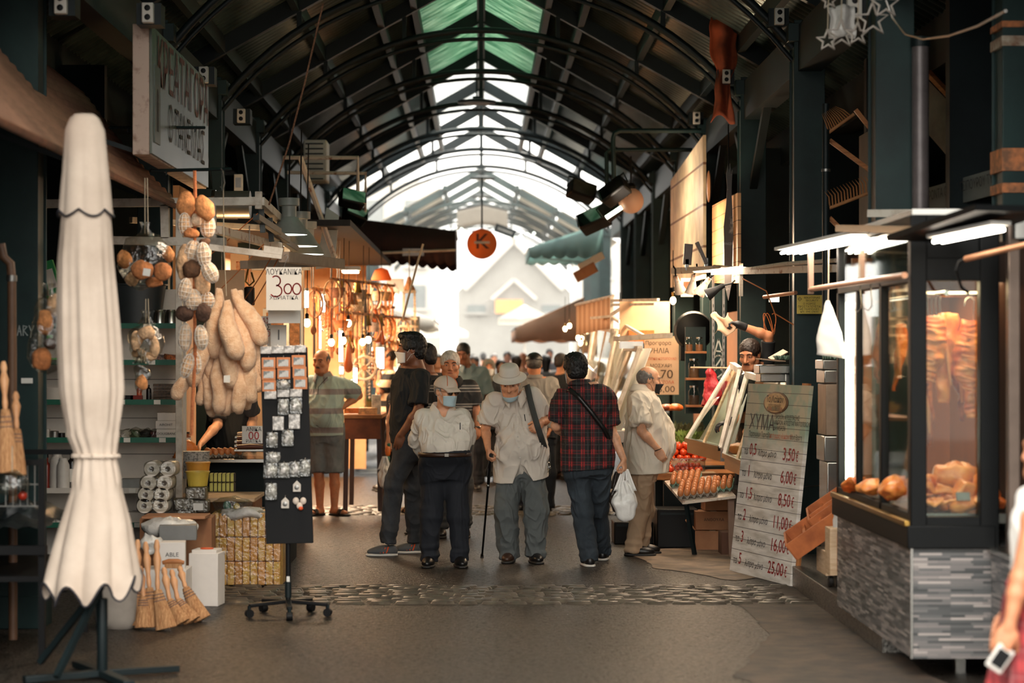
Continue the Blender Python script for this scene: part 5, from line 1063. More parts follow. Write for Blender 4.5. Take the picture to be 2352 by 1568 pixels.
for i,(x,y,z,lb,mt)in enumerate(((-2.8,12.15,0.80,'crinkled clear packet at the back of the dark cage','dark_tarp'),(-2.6,12.3,0.78,'clear crumpled film on the dark cage beside the parasol','dark_tarp'))):
 o=film_heap(0,0,11.0,(50,30),lb,M(mt),i*3.0);o.location=(x,y,z)
T=thing('red_lantern','small round red ornament on the cage bar at the left','ornament',P(52,1138,11.9));MB().ball((0,0,0),0.026,14,10).build('body',M('ornament_red',(170,48,28),0.3),T);MB().lathe([(0.01,0.02),(0.012,0.034)],10).build('cap',BLKPL,T)
T=thing('wrapped_ware','clear-wrapped bundle hanging above the red ornament','packet',P(28,1110,11.6));MB().ball((0,0,0),(0.09,0.06,0.07),16,10).wob(0.02,18).build('film',FILM,T,ang=180);MB().tube([(0,0,0.06),(0,0,0.2)],0.003).build('string',ROPE,T)
T=thing('cloth_sack','pale cloth sack on the floor behind the parasol pole','sack',P(268,1440,13.55));MB().lathe([(0.13,0),(0.15,0.05),(0.14,0.25),(0.10,0.36),(0.04,0.40)],24).wob(0.025,9).build('cloth',M('sack_cloth',(150,140,130),0.9,var=0.2),T,ang=180);MB().tube([(-0.05,0,0.385),(0,-0.045,0.385),(0.05,0,0.385),(0,0.045,0.385),(-0.05,0,0.385)],0.008).build('tie',ROPE,T)
T=thing('drain_pipe','brown elbowed drain pipe on the column at the far left','pipe',P(30,1100,12.8));MB().tube([P(2,560,12.8),P(8,590,12.8),P(24,605,12.8),P(27,640,12.8),P(29,1000,12.8),V((P(30,0,12.8).x,12.8,0.02))],0.026,12).build('pipe',M('pipe_brown',(112,80,58),0.5,var=0.3),T,world=True);MB().tube([P(27,632,12.8),P(27,646,12.8)],0.031,12).build('clamp',GALV,T,world=True)
o=stroke([[(0,0),(0.1,0.5),(0.2,0)],[(0.05,0.2),(0.18,0.2)],[(0.3,0),(0.3,0.5),(0.5,0.45),(0.32,0.25),(0.52,0)],[(0.6,0.5),(0.72,0.2),(0.85,0.5)],[(0.72,0.2),(0.68,-0.1)]],plane_m(P(40,770,13.44),(1,0,0),(0,0,1)),0.12,0.006,M('chalk',(150,158,156),0.8),None,'graffiti',world=False);props(o,'white scrawled graffiti on the dark left column','graffiti')
o=one(MB().box(P(62,874,13.44),(0.07,0.004,0.032)),'paper_label',PAPER,'small white and red label stuck on the dark left column','label')
# air conditioner, brackets and floodlights higher up on the left
AC=thing('air_conditioner','white air conditioner outdoor unit high on the left','air conditioner',P(727,420,24.5));MB().box(P(727,372,24.7),(0.26,0.5,0.46)).build('case',M('ac_white',(186,186,178),0.5),AC,world=True,bevel=0.015)
mb=MB()
for i in range(8):mb.box(P(722,330+i*11.5,24.44),(0.20,0.02,0.014))
mb.build('grille',STEELD,AC,world=True)
BR=thing('bracket_pipe','white angled pipe bracket carrying a black floodlight, upper left','bracket',P(830,470,22.6));MB().tube([P(650,362,22.6),P(822,362,22.6),P(822,440,22.6)],0.022,8).build('pipe',RUSTW,BR,world=True)
BR=thing('bracket_pipe','lower white pipe bracket beside the upper left floodlights','bracket',P(838,500,23.6));MB().tube([P(660,396,23.6),P(840,398,23.6),P(838,500,23.6)],0.020,8).build('pipe',RUSTW,BR,world=True)
def floodlight(px,py,D,rot,label,sc=1.0):
 T=thing('floodlight',label,'floodlight',P(px,py,D),rot=rot,group='black floodlights');MB().box((0,0,0),(0.26*sc,0.14*sc,0.16*sc)).build('housing',BLKPL,T,bevel=0.02);MB().box((0,-0.075*sc,0),(0.24*sc,0.012,0.13*sc)).build('lens',glass('lamp_glass',(200,210,210),0.3),T);MB().tube([(-0.15*sc,0,0),(-0.15*sc,0,0.12*sc),(0.15*sc,0,0.12*sc),(0.15*sc,0,0)],0.01,6).build('yoke',STEELD,T)
 mb=MB()
 for i in range(6):mb.box((-0.11*sc+0.044*sc*i,0.072*sc,0),(0.008,0.02*sc,0.13*sc))
 mb.build('cooling_fins',BLKPL,T)
floodlight(808,458,22.6,(-0.5,0.2,0.3),'black floodlight under the upper left bracket');floodlight(815,492,23.6,(-0.6,0.35,0.4),'black floodlight hanging lower beside the dark awning')
rope('diagonal_strut',[P(690,362,21.0),P(768,590,21.0)],0.028,RUSTW,'pale steel strut slanting down from the left roof edge','strut')
one(MB().prism([(-0.13,-0.25),(0.06,-0.22),(0.10,0.28),(-0.02,0.36)],0.03),'reflector_panel',M('opal_sheet',(190,196,188),0.5),'pale translucent panel hanging behind the bell lamps','panel',origin=None).location=P(755,560,21.5)
T=thing('meter_box','white meter box on the dark wall above the stall frame','box',P(548,425,20.0));MB().box((0,0,0),(0.08,0.06,0.20)).build('case',M('socket_white'),T,bevel=0.008);MB().box((0,-0.032,0.02),(0.05,0.004,0.09)).build('cover',GALV,T)
T=thing('vent_hood','ribbed steel vent hood shining above the white frame','hood',P(545,455,18.0));MB().tube([P(490,470,18.0),P(575,470,18.0)],0.115,24).build('duct',M('ribbed_duct',(150,146,136),0.35,0.7),T,world=True);MB().tube([P(488,470,18.0),P(496,470,18.0)],0.122,24).build('collar',STAIN,T,world=True)
# ------------------------------------------------------------------ right side: butcher's glass kiosk
BLKF=M('black_frame',(12,14,15),0.5,var=0.2,spec=0.2);GLS=glass('shop_glass',(240,246,242),0.0);MEAT=M('raw_meat',(196,84,34),0.35,rgb2=(232,150,76),scale=9,lo=0.35,hi=0.62,bump=0.4,bscale=30,sss=0.0);MEATD=M('dark_meat',(126,52,32),0.35,rgb2=(196,110,66),scale=11,lo=0.35,hi=0.6,bump=0.4,bscale=30);MEATP=M('pale_meat',(230,152,80),0.4,rgb2=(198,100,44),scale=8,bump=0.3)
def tiles():
 m,nt,b=nmat('strip_tiles');L=nt.links.new;b.inputs['Roughness'].default_value=0.35
 tc=node(nt,'ShaderNodeTexCoord');sp=node(nt,'ShaderNodeSeparateXYZ');L(tc.outputs['Object'],sp.inputs[0]);ad=node(nt,'ShaderNodeMath',operation='ADD');L(sp.outputs['X'],ad.inputs[0]);L(sp.outputs['Y'],ad.inputs[1])
 cb=node(nt,'ShaderNodeCombineXYZ');L(ad.outputs[0],cb.inputs[0]);L(sp.outputs['Z'],cb.inputs[1])
 br=node(nt,'ShaderNodeTexBrick',offset=0.37,offset_frequency=3,squash=0.7,squash_frequency=2,i_Scale=1.0);br.inputs['Brick Width'].default_value=0.17;br.inputs['Row Height'].default_value=0.0135;br.inputs['Mortar Size'].default_value=0.0007;br.inputs['Color1'].default_value=(0,0,0,1);br.inputs['Color2'].default_value=(1,1,1,1);br.inputs['Mortar'].default_value=(0.2,0.2,0.2,1);L(cb.outputs[0],br.inputs[0])
 rp=node(nt,'ShaderNodeValToRGB');e=rp.color_ramp.elements;e[0].color=col((58,60,60));e[1].color=col((172,162,156));q=e.new(0.35);q.color=col((92,92,92));q=e.new(0.62);q.color=col((122,116,114));q=e.new(0.82);q.color=col((140,132,128));L(br.outputs[0],rp.inputs[0]);L(rp.outputs[0],b.inputs['Base Color'])
 MATS['strip_tiles']=m;return m
TILE=tiles()
KX,KY0,KY1,KXR=2.25,11.36,13.75,2.67
KS=thing('butcher_kiosk','black framed glass butcher kiosk on a grey strip-tiled base at the right','kiosk',(2.5,12.5,0))
MB().box(((KX+2.98)/2,(KY0+KY1)/2,0.40),(2.98-KX,KY1-KY0,0.58)).build('tiled_base',TILE,KS,world=True)
MB().box((KX-0.004,KY0-0.004,0.40),(0.012,0.012,0.58)).build('corner_trim',STAIN,KS,world=True)
for x,y in((2.55,11.6),(2.35,13.5)):MB().box((x,y,0.055),(0.05,0.05,0.11)).build('leg',STAIN,KS,world=True)
MB().box(((KX+KXR)/2-0.01,(KY0+KY1)/2,0.745),(KXR-KX+0.04,KY1-KY0+0.06,0.12)).build('sill_panel',BLKF,KS,world=True,bevel=0.006)
MB().bar((KX-0.03,KY0-0.02,0.815),(KX-0.03,KY1,0.815),0.03).build('sill_rail',BRASS if 'brass' in MATS else STAIN,KS,world=True,bevel=0.004)
def post(x,y,w_=0.07,d_=0.07,z0=0.69,z1=2.42):return MB().box((x,y,(z0+z1)/2),(w_,d_,z1-z0)).build('post',BLKF,KS,world=True,bevel=0.006)
post(KX+0.03,KY0+0.02,0.085,0.085);post(KXR-0.02,KY0+0.02,0.10,0.085);post(KX+0.02,KY1-0.03,0.05,0.06);post(KX+0.02,12.25,0.05,0.07,z1=2.1);post(KX+0.02,13.05,0.04,0.05,z1=2.1)
for z,y0_,y1_ in((0.84,KY0,KY1),(2.10,KY0,KY1),(2.40,KY0,KY1)):MB().bar((KX+0.02,y0_,z),(KX+0.02,y1_,z),0.05).build('rail',BLKF,KS,world=True,bevel=0.004)
for z,h in((0.80,0.10),(2.14,0.12),(2.40,0.05)):MB().box(((KX+KXR)/2,KY0+0.02,z),(KXR-KX,0.06,h)).build('rail',BLKF,KS,world=True,bevel=0.004)
MB().box((KX+0.02,(KY0+KY1)/2,1.48),(0.006,KY1-KY0-0.06,1.22)).build('side_glass',GLS,KS,world=True);MB().box((KX+0.02,(KY0+KY1)/2,2.25),(0.006,KY1-KY0-0.06,0.28)).build('upper_glass',GLS,KS,world=True)
MB().box(((KX+KXR)/2,KY0+0.02,1.47),(KXR-KX-0.10,0.006,1.24)).build('front_glass',GLS,KS,world=True);MB().box(((KX+KXR)/2,KY0+0.02,2.29),(KXR-KX-0.10,0.01,0.19)).build('fascia_panel',BLKF,KS,world=True)
MB().box(((KX+2.98)/2,(KY0+KY1)/2,2.44),(2.98-KX,KY1-KY0,0.03)).build('roof_panel',STAIN,KS,world=True)
MB().box((2.96,(KY0+KY1)/2+0.1,1.55),(0.03,KY1-KY0-0.2,1.5)).build('back_panel',M('kiosk_wood',(140,80,44),0.35,rgb2=(110,60,32),scale=3,stretch=(1,1,0.2)),KS,world=True);MB().box((2.64,KY1-0.06,1.55),(0.62,0.03,1.5)).build('end_panel',M('kiosk_wood'),KS,world=True);MB().box((2.83,KY0+0.3,1.55),(0.24,0.03,1.5)).build('inner_partition',M('kiosk_dark',(60,40,28),0.3),KS,world=True)
MB().box((2.62,(KY0+KY1)/2+0.05,0.83),(0.64,KY1-KY0-0.2,0.05)).build('display_tray',STAIN,KS,world=True)
MB().tube([(2.45,KY0+0.1,2.02),(2.45,KY1-0.1,2.02)],0.014,10).build('meat_rail',STAIN,KS,world=True);MB().tube([(2.35,KY0+0.35,2.02),(2.85,KY0+0.35,2.02)],0.014,10).build('front_meat_rail',STAIN,KS,world=True)
TL=thing('tube_lamp','upright white fluorescent tube glowing inside the kiosk end','lamp',(2.34,13.62,0.95));MB().tube([(2.302,13.6,0.90),(2.302,13.6,2.02)],0.026,12).build('tube',TUBE,TL,world=True)
for z in(0.87,2.02):MB().tube([(2.302,13.6,z),(2.302,13.6,z+0.03)],0.028,10).build('end_cap',PAPER,TL,world=True)
lamp('kiosk_light','AREA',(2.62,12.4,2.08),24,(1,0.70,0.42),size=0.35,sy=1.9);lamp('kiosk_front_light','AREA',(2.46,11.66,2.06),2.2,(1,0.68,0.40),size=0.3)
# the rod and rail outside, with hooks
HR=thing('hook_rail','copper coloured hanging rail running along the kiosk glass','rail',(2.15,12.4,2.1));a,b_=P(1862,664,13.9),P(2078,632,11.2)
MB().tube([a,b_],0.017,10).build('rod',M('copper_rod',(206,150,116),0.35,0.5),HR,world=True);MB().box(a+V((0,0,0.12)),(0.03,0.06,0.3)).build('bracket',M('rust_plate',(140,110,92),0.7),HR,world=True)
HR2=thing('hook_rail','copper coloured hanging rail above the near kiosk window with a black hook','rail',P(2300,560,11.0));MB().tube([P(2218,594,11.0),P(2360,560,10.6)],0.016,10).build('rod',M('copper_rod'),HR2,world=True);MB().tube([P(2218,594,11.0),P(2202,600,11.0),P(2196,620,11.0),P(2208,660,11.05),P(2224,672,11.1)],0.008,8).build('hook',BLKPL,HR2,world=True)
def shook(p,sc,label,mat=STAIN,group='meat hooks in the kiosk'):
 T=thing('meat_hook',label,'hook',p,group=group);MB().tube([(-0.02*sc,0,-0.005*sc),(-0.015*sc,0,0.02*sc),(0,0,0.03*sc),(0.016*sc,0,0.015*sc),(0.012*sc,0,-0.03*sc),(0.02*sc,0,-0.10*sc),(0.02*sc,0,-0.14*sc),(0,0,-0.165*sc),(-0.025*sc,0,-0.15*sc),(-0.028*sc,0,-0.125*sc)],[0.0035,0.0035,0.0035,0.0035,0.0035,0.0035,0.0035,0.0035,0.003,0.001],7).build('hook',mat,T);return T
for i in range(8):shook(V((2.30+0.022*i,KY0+0.35,2.0)),1.0,'steel meat hook in the row of empty hooks behind the front glass')
for i in range(2):shook(P(1970+24*i,650-4*i,12.55-0.25*i),1.0,('clear hook hanging first along the rail outside the kiosk','clear hook hanging second along the rail outside the kiosk')[i],group='hooks on the outside rail')
shook(P(2228,700,11.75),1.5,'large steel hook carrying the right rack of ribs')
# hanging cuts
def ribs(px0,py0,py1,D,wpx,label,mat=MEAT,rib=True,tail=0.0,thin=1.0,seed=0.0):
 k=D/FPX;a,b_=P(px0,py0,D),P(px0,py1,D);H=a.z-b_.z;T=thing('rack_of_ribs' if rib else 'meat_cut',label,'meat',a);w_=wpx*k/2
 def f(u,v):
  t=2*pi*u;prof=(0.45+0.55*sin(pi*min(1,v*1.25+0.12))**0.7)*(1-tail*v);x=w_*prof*cos(t);y=0.035*thin*sin(t)*(0.5+prof*0.5)+(0.0035*sin(v*H*170+2*sin(v*9))if rib else 0)*(sin(t)<0)
  q=V((x+0.02*sin(v*4+seed),y,-v*H));return q+nvec(q*14+V((seed,0,0)))*0.018
 mb=MB().surf(f,40,60,True);mb.f.append(tuple(range(39,-1,-1)));mb.f.append(tuple(60*40+j for j in range(40)));mb.build('flesh',mat,T,ang=180)
 if rib:
  for i in range(6):
   z=-H*(0.15+0.11*i);MB().tube([(-w_*0.75,-0.036,z+0.012),(-w_*0.2,-0.044,z),(w_*0.35,-0.040,z-0.01)],[0.003,0.005,0.003],8).build('rib_bone',M('bone',(224,150,96),0.4),T)
 else:MB().tube([(-w_*0.3,-0.03,-H*0.15),(0,-0.038,-H*0.45),(w_*0.25,-0.03,-H*0.8)],[0.006,0.012,0.006],8).build('fat_seam',M('bone'),T)
 return T
ribs(2136,725,935,11.72,62,'rack of ribs hanging at the left of the kiosk front window',seed=1)
ribs(2172,720,925,11.78,66,'pale belly cut hanging between the two rib racks',MEATP,False,0.1,0.9,2)
ribs(2228,735,962,11.76,62,'rack of ribs hanging at the right of the kiosk front window',seed=3)
ribs(2202,760,965,11.95,40,'dark cut hanging behind the right rib rack',MEATD,False,0.3,0.8,4);ribs(2128,880,1022,11.7,34,'long dark strip hanging under the left rib rack',MEATD,False,0.4,0.7,5);ribs(2252,770,905,11.9,26,'small dark strip at the right edge of the kiosk window',MEATD,False,0.2,0.7,6)
ribs(2062,745,900,12.3,30,'cut of meat hanging behind the kiosk side glass',MEAT,False,0.2,0.8,7);ribs(2020,720,880,12.9,26,'lean cut hanging further along the kiosk side glass',MEATD,False,0.2,0.8,8)
def lump(px,py,D,r,mat,label,rot=(0,0,0),seed=0.0,name='meat_cut'):
 c=P(px,py,D);k=D/FPX;mb=MB().ball((0,0,0),(r[0]*k,r[2],r[1]*k),26,18,rot=rot).wob(0.05,7,seed).wob(0.02,17,seed+9).wob(0.006,40,seed+5);o=one(mb,name,mat,label,'meat','cuts on the kiosk tray',ang=180);o.location=c;return o
LM=[(2195,1088,11.85,(64,28,0.10),MEATP,'large smooth pale joint at the back of the kiosk tray'),(2132,1112,11.72,(26,22,0.07),MEAT,'folded cut at the left of the kiosk tray'),(2150,1128,11.66,(42,14,0.05),MEATP,'pale curved strip at the front left of the kiosk tray'),(2215,1125,11.68,(44,18,0.06),MEATP,'pale thick cut in the middle of the kiosk tray'),(2262,1120,11.70,(34,34,0.08),MEAT,'folded ear-like cut at the right of the kiosk tray'),(2180,1152,11.55,(60,10,0.05),MEATP,'flat pale cut along the front of the kiosk tray'),(2130,1158,11.53,(34,9,0.05),MEATP,'small flat cut at the front left corner of the kiosk tray'),(2232,1156,11.55,(40,9,0.05),MEATP,'flat cut with a grey tag at the front of the kiosk tray'),(2050,1125,12.0,(40,30,0.10),MEAT,'heap of meat behind the near side glass'),(2000,1116,12.6,(28,15,0.09),MEATP,'pale heap of meat behind the middle side glass'),(1958,1108,13.2,(20,14,0.08),MEAT,'dim heap of meat behind the far side glass')]
for i,a in enumerate(LM):lump(*a,seed=i*2.0)
rk=random.Random(5)
for i in range(34):
 t=i/33;D=11.5+2.0*(t if i%2 else rk.random()*0.15);X_k=2.36+0.42*rk.random();o=one(MB().ball((0,0,0),(0.05+0.03*rk.random(),0.06+0.03*rk.random(),0.022+0.015*rk.random()),18,12).wob(0.035,9,i).wob(0.012,26,i),'meat_cut',(MEAT,MEATP,MEATD,MEATP)[i%4],'small cut of meat lying in the full tray behind the kiosk glass','meat','small cuts filling the kiosk tray',ang=180);o.location=(X_k,D,0.885+0.03*rk.random());o.rotation_euler=(0,0,rk.random()*3)
one(MB().box(P(2212,1140,11.48),(0.075,0.01,0.045),rot=(-0.4,0,0.1)),'price_tag',GALV,'small grey price tag standing on the kiosk tray','tag')
# canopies with fluorescent strips over the kiosk
def striplamp(pts,label,wd=0.16,n=6):
 a,b_=pts;T=thing('strip_lamp',label,'lamp',a);MB().bar(a+V((0,0,0.03)),b_+V((0,0,0.03)),wd,0.02).build('reflector',PAPER,T,world=True,bevel=0.003)
 d=(b_-a);dn=d.normalized();sd=dn.cross(V((0,0,1))).normalized()
 for i in range(n):
  o_=sd*wd*0.85*((i+0.5)/n-0.5);MB().tube([a+d*0.03+o_+V((0,0,0)),b_-d*0.03+o_],0.010,8).build('tube',TUBE,T,world=True)
 return T
striplamp((P(1812,582,14.4),P(1992,545,12.6)),'bank of white fluorescent tubes slanting above the kiosk rail',0.20,4);striplamp((P(2150,556,11.0),P(2300,526,10.5)),'bright strip lamp under the black hood at the near right',0.12,2)
HD=thing('kiosk_hood','black sloping hood over the kiosk front at the upper right','hood',P(2220,520,11.0));a,b_=P(2120,548,11.25),P(2330,478,10.4);MB().bar(a,b_,0.42,0.03).build('hood_sheet',BLKF,HD,world=True);MB().bar(P(1930,524,12.9),P(2110,528,11.3),0.06,0.04).build('hood_edge',STAIN,HD,world=True)
# neighbouring counter and door frame nearest the camera
NB=thing('corner_counter','grey strip-tiled counter end with a steel edge at the right photo edge','counter',(3.0,10.8,0));MB().box((3.0,10.5,0.34),(0.68,1.7,0.66)).build('tiled_base',TILE,NB,world=True);MB().box((3.0,10.5,0.68),(0.72,1.74,0.03)).build('steel_edge',STAIN,NB,world=True,bevel=0.004)
DF=thing('door_frame','brushed metal glass door frame above the near counter','door frame',(2.75,10.9,0.7))
for(x,y,w_)in((2.70,11.05,0.06),(2.775,10.95,0.05),(2.86,10.85,0.05)):MB().box((x,y,1.52),(w_,w_,1.66)).build('upright',M('brushed_bronze',(120,104,94),0.35,0.6),DF,world=True,bevel=0.006)
MB().box((2.84,10.95,2.33),(0.32,0.06,0.10)).build('head_rail',STAIN,DF,world=True);MB().box((2.95,10.75,1.5),(0.4,0.01,1.5),rz=-0.8).build('pane',GLS,DF,world=True)
# tread-plate step along the right stalls
TP=M('tread_plate',(138,134,128),0.32,0.8,rgb2=(86,84,80),scale=60,lo=0.42,hi=0.5,bump=0.6,bscale=70)
ST=thing('tread_step','diamond tread-plate metal step along the foot of the right stalls','step',(2.6,14.4,0));MB().box((2.75,14.6,0.075),(0.95,4.5,0.15)).build('step_body',TP,ST,world=True,bevel=0.005)
# wooden crates and trolley on the step
CR_=M('crate_wood',(190,108,58),0.6,rgb2=(150,80,40),scale=6,stretch=(1,6,1));SLATE_=M('crate_liner',(36,52,50),0.5)
def crate(loc,rot,label,w_=0.40,d_=0.30,h_=0.13,nd=3):
 T=thing('wooden_crate',label,'crate',loc,rot=rot)
 for s in(-1,1):MB().box((s*w_/2,0,h_/2),(0.016,d_,h_)).build('side_board',CR_,T,bevel=0.002);MB().box((0,s*d_/2,h_/2),(w_,0.014,h_)).build('end_board',CR_,T,bevel=0.002)
 for i in range(1,nd):MB().box((-w_/2+w_*i/nd,0,h_*0.7),(0.022,d_,0.02)).build('divider',CR_,T)
 MB().box((0,0,0.008),(w_-0.02,d_-0.02,0.012)).build('bottom',SLATE_,T);return T
crate(P(1885,1232,14.7),(0.25,-0.62,-0.25),'open wooden crate tilted up on the trolley beside the price board');crate(P(1922,1185,14.85),(0.25,-0.62,-0.25),'second wooden crate half hidden behind the kiosk edge',w_=0.3)
TRL=thing('crate_trolley','pale plywood trolley on black casters under the wooden crates','trolley',(2.42,14.6,0.15));MB().box((0.03,0,0.16),(0.34,0.40,0.16)).build('body',WOODP,TRL,bevel=0.004);MB().box((-0.02,-0.22,0.20),(0.16,0.01,0.13)).build('white_sheet',PAPER,TRL)
for x in(-0.10,0.16):
 c_=MB().lathe([(0.035,-0.014),(0.04,-0.01),(0.04,0.01),(0.035,0.014)],16,X=Matrix.Translation((x,-0.14,0.042))@Euler((R(90),0,R(90))).to_matrix().to_4x4()).build('caster',SOLE_D,TRL);MB().box((x,-0.14,0.075),(0.04,0.03,0.03)).build('caster_fork',STAIN,c_)
BX=thing('pale_wood_box','upright pale wooden box with an orange picture on a black wheel','box',P(1922,1318,13.95));MB().box((0,0,0.15),(0.12,0.2,0.30)).build('box_body',WOODP,BX,bevel=0.004);MB().box((0.01,-0.102,0.15),(0.05,0.004,0.24)).build('picture',M('poster_orange',(198,110,60),0.5,rgb2=(120,56,34),scale=20),BX);MB().lathe([(0.05,-0.02),(0.055,-0.01),(0.055,0.01),(0.05,0.02)],18,X=Matrix.Translation((0.01,0,-0.03))@Euler((R(90),0,R(90))).to_matrix().to_4x4()).build('wheel',SOLE_D,BX)
BX=thing('glass_jug','small clear jug standing on the pale wooden box','jug',P(1924,1218,13.95));MB().lathe([(0.03,0),(0.032,0.07),(0.025,0.09),(0.028,0.11)],16).build('body',M('jar_white',(196,192,186),0.2),BX)
# leaning price board
bl,br_=V((1.945,17.06,0.0)),V((2.255,15.9,0.0));tl,tr_=P(1716,880,17.15),P(1850,886,16.0)
XB=plane_m((bl+br_)/2,br_-bl,((tl+tr_)/2-(bl+br_)/2));WB=((br_-bl).length+(tr_-tl).length)/2;HB_=((tl+tr_)/2-(bl+br_)/2).length
PBT=bpy.data.objects.new('price_board',None);C.objects.link(PBT);PBT.matrix_basis=XB;props(PBT,'tall whitewashed board listing spirit prices in euros, leaning by the green column','sign')
def boardmat():
 m,nt,b=nmat('whitewashed_planks');L=nt.links.new;b.inputs['Roughness'].default_value=0.6;tc=node(nt,'ShaderNodeTexCoord');sp=node(nt,'ShaderNodeSeparateXYZ');L(tc.outputs['Object'],sp.inputs[0])
 n1=node(nt,'ShaderNodeTexNoise',i_Scale=6.0,i_Detail=6.0);mp=node(nt,'ShaderNodeMapping');mp.inputs['Scale'].default_value=(0.5,3,1);L(tc.outputs['Object'],mp.inputs[0]);L(mp.outputs[0],n1.inputs[0])
 r1=node(nt,'ShaderNodeValToRGB');r1.color_ramp.elements[0].color=col((196,186,174));r1.color_ramp.elements[1].color=col((234,226,218));r1.color_ramp.elements[0].position=0.35;r1.color_ramp.elements[1].position=0.6;L(n1.outputs['Fac'],r1.inputs[0])
 n2=node(nt,'ShaderNodeTexNoise',i_Scale=5.0,i_Detail=5.0);L(tc.outputs['Object'],n2.inputs[0]);r2=node(nt,'ShaderNodeValToRGB');r2.color_ramp.elements[0].position=0.44;r2.color_ramp.elements[1].position=0.56;r2.color_ramp.elements[0].color=col((150,166,146));r2.color_ramp.elements[1].color=col((186,176,150));L(n2.outputs['Fac'],r2.inputs[0])
 hz=node(nt,'ShaderNodeMapRange');hz.inputs[1].default_value=0.92;hz.inputs[2].default_value=1.12;L(sp.outputs['Y'],hz.inputs[0]);mx=node(nt,'ShaderNodeMixRGB');L(hz.outputs[0],mx.inputs[0]);L(r1.outputs[0],mx.inputs[1]);L(r2.outputs[0],mx.inputs[2])
 a=node(nt,'ShaderNodeMath',operation='MULTIPLY');a.inputs[1].default_value=1/0.088;L(sp.outputs['Y'],a.inputs[0]);f=node(nt,'ShaderNodeMath',operation='FRACT');L(a.outputs[0],f.inputs[0]);g=node(nt,'ShaderNodeMath',operation='LESS_THAN');g.inputs[1].default_value=0.045;L(f.outputs[0],g.inputs[0])
 m2=node(nt,'ShaderNodeMixRGB');L(g.outputs[0],m2.inputs[0]);L(mx.outputs[0],m2.inputs[1]);m2.inputs[2].default_value=col((72,64,58));L(m2.outputs[0],b.inputs['Base Color']);MATS['whitewashed_planks']=m;return m
MB().box((0,HB_/2,-0.015),(WB,HB_,0.03)).build('board',boardmat(),PBT);MB().box((WB/2-0.01,HB_*0.12,-0.05),(0.05,HB_*0.24,0.03)).build('foot_batten',WOOD,PBT)
for x in(-0.35,0.42):MB().box((x*WB,HB_+0.008,-0.015),(0.10,0.016,0.03)).build('top_clip',WOOD,PBT)
def bt(s,u,v,size,mat,al='CENTER',sx=1.0,shear=0.0,name='lettering',off=0.0):return text(s,Matrix.Translation(((u-0.5)*WB,v*HB_,0.0015)),size,mat,PBT,name=name,align=al,sx=sx,shear=shear,world=False,off=off)
RI=M('price_red',(160,44,40),0.6)
lg=MB().lathe([(0.20,0),(0.20,0.006),(0.18,0.008)],40,X=Matrix.Translation((0.0,0.905*HB_,0))@Matrix.Diagonal((1.18,0.42,1,1))).build('logo_oval',M('logo_brown',(92,58,38),0.5),PBT)
MB().lathe([(0.175,0.0),(0.175,0.010)],40,X=Matrix.Translation((0.0,0.905*HB_,0))@Matrix.Diagonal((1.18,0.42,1,1))).build('logo_field',M('logo_tan',(206,168,116),0.5,rgb2=(160,120,78),scale=8),lg);MB().box((0.0,0.872*HB_,0.006),(0.30,0.030,0.011)).build('logo_landscape',M('logo_green',(70,78,46),0.5,rgb2=(140,80,46),scale=12),lg)
text('Το Λαϊκόν',Matrix.Translation((0.0,0.921*HB_,0.0125)),0.070,INK,PBT,sx=1.0,world=False);text('ΠΟΤΟΠΩΛΕΙΟ',Matrix.Translation((0.0,0.889*HB_,0.0125)),0.028,INK,PBT,sx=1.3,world=False)
bt('ΧΥΜΑ',0.30,0.795,0.165,M('ink_slate',(58,56,60),0.6),sx=1.05);bt('ΠΡΟΪΟΝ ΑΠΟΣΤΑΞΗΣ',0.50,0.832,0.048,INK,'LEFT',0.95);bt('ΜΙΚΡΩΝ ΑΠΟΣΤΑΓΜΑΤΟΠΟΙΩΝ',0.50,0.803,0.048,INK,'LEFT',0.92);bt('ΔΙΗΜΕΡΩΝ',0.50,0.775,0.048,INK,'LEFT',0.9)
bt('Παραγωγών Τυρνάβου',0.10,0.735,0.056,INK,'LEFT',0.72);bt('"με ή χωρίς γλυκάνισο"',0.44,0.735,0.056,M('ink_orange',(206,84,44),0.6),'LEFT',0.72);bt('Μονή Βράση',0.78,0.735,0.056,INK,'LEFT',0.65)
ROW=[('το','0,5','λίτρο μόνο','3,50'),('το','1','λίτρο μόνο','6,00'),('το','1,5','λίτρο μόνο','8,50'),('τα','2','λίτρα μόνο','11,00'),('τα','3','λίτρα μόνο','16,00'),('τα','5','λίτρα μόνο','25,00')]
for i,(a,n_,l_,pr)in enumerate(ROW):
 v=0.645-0.1155*i;bt(a,0.05,v-0.004,0.075,INK,'LEFT');bt(n_,0.14,v+0.008,0.125,RI,'LEFT',0.95,off=0.008);bt(l_,0.285 if len(n_)>1 else 0.25,v-0.006,0.070,INK,'LEFT',1.0,0.15);bt(pr,0.885,v,0.132,RI,'RIGHT',1.02,off=0.009);bt('€',0.90,v-0.006,0.11,RI,'LEFT',0.7)
rope('tie_wire',[P(1829,1120,16.2),P(1848,1118,16.6),P(1888,1114,17.0)],0.004,GALV,'thin wire tying the price board to the green column')
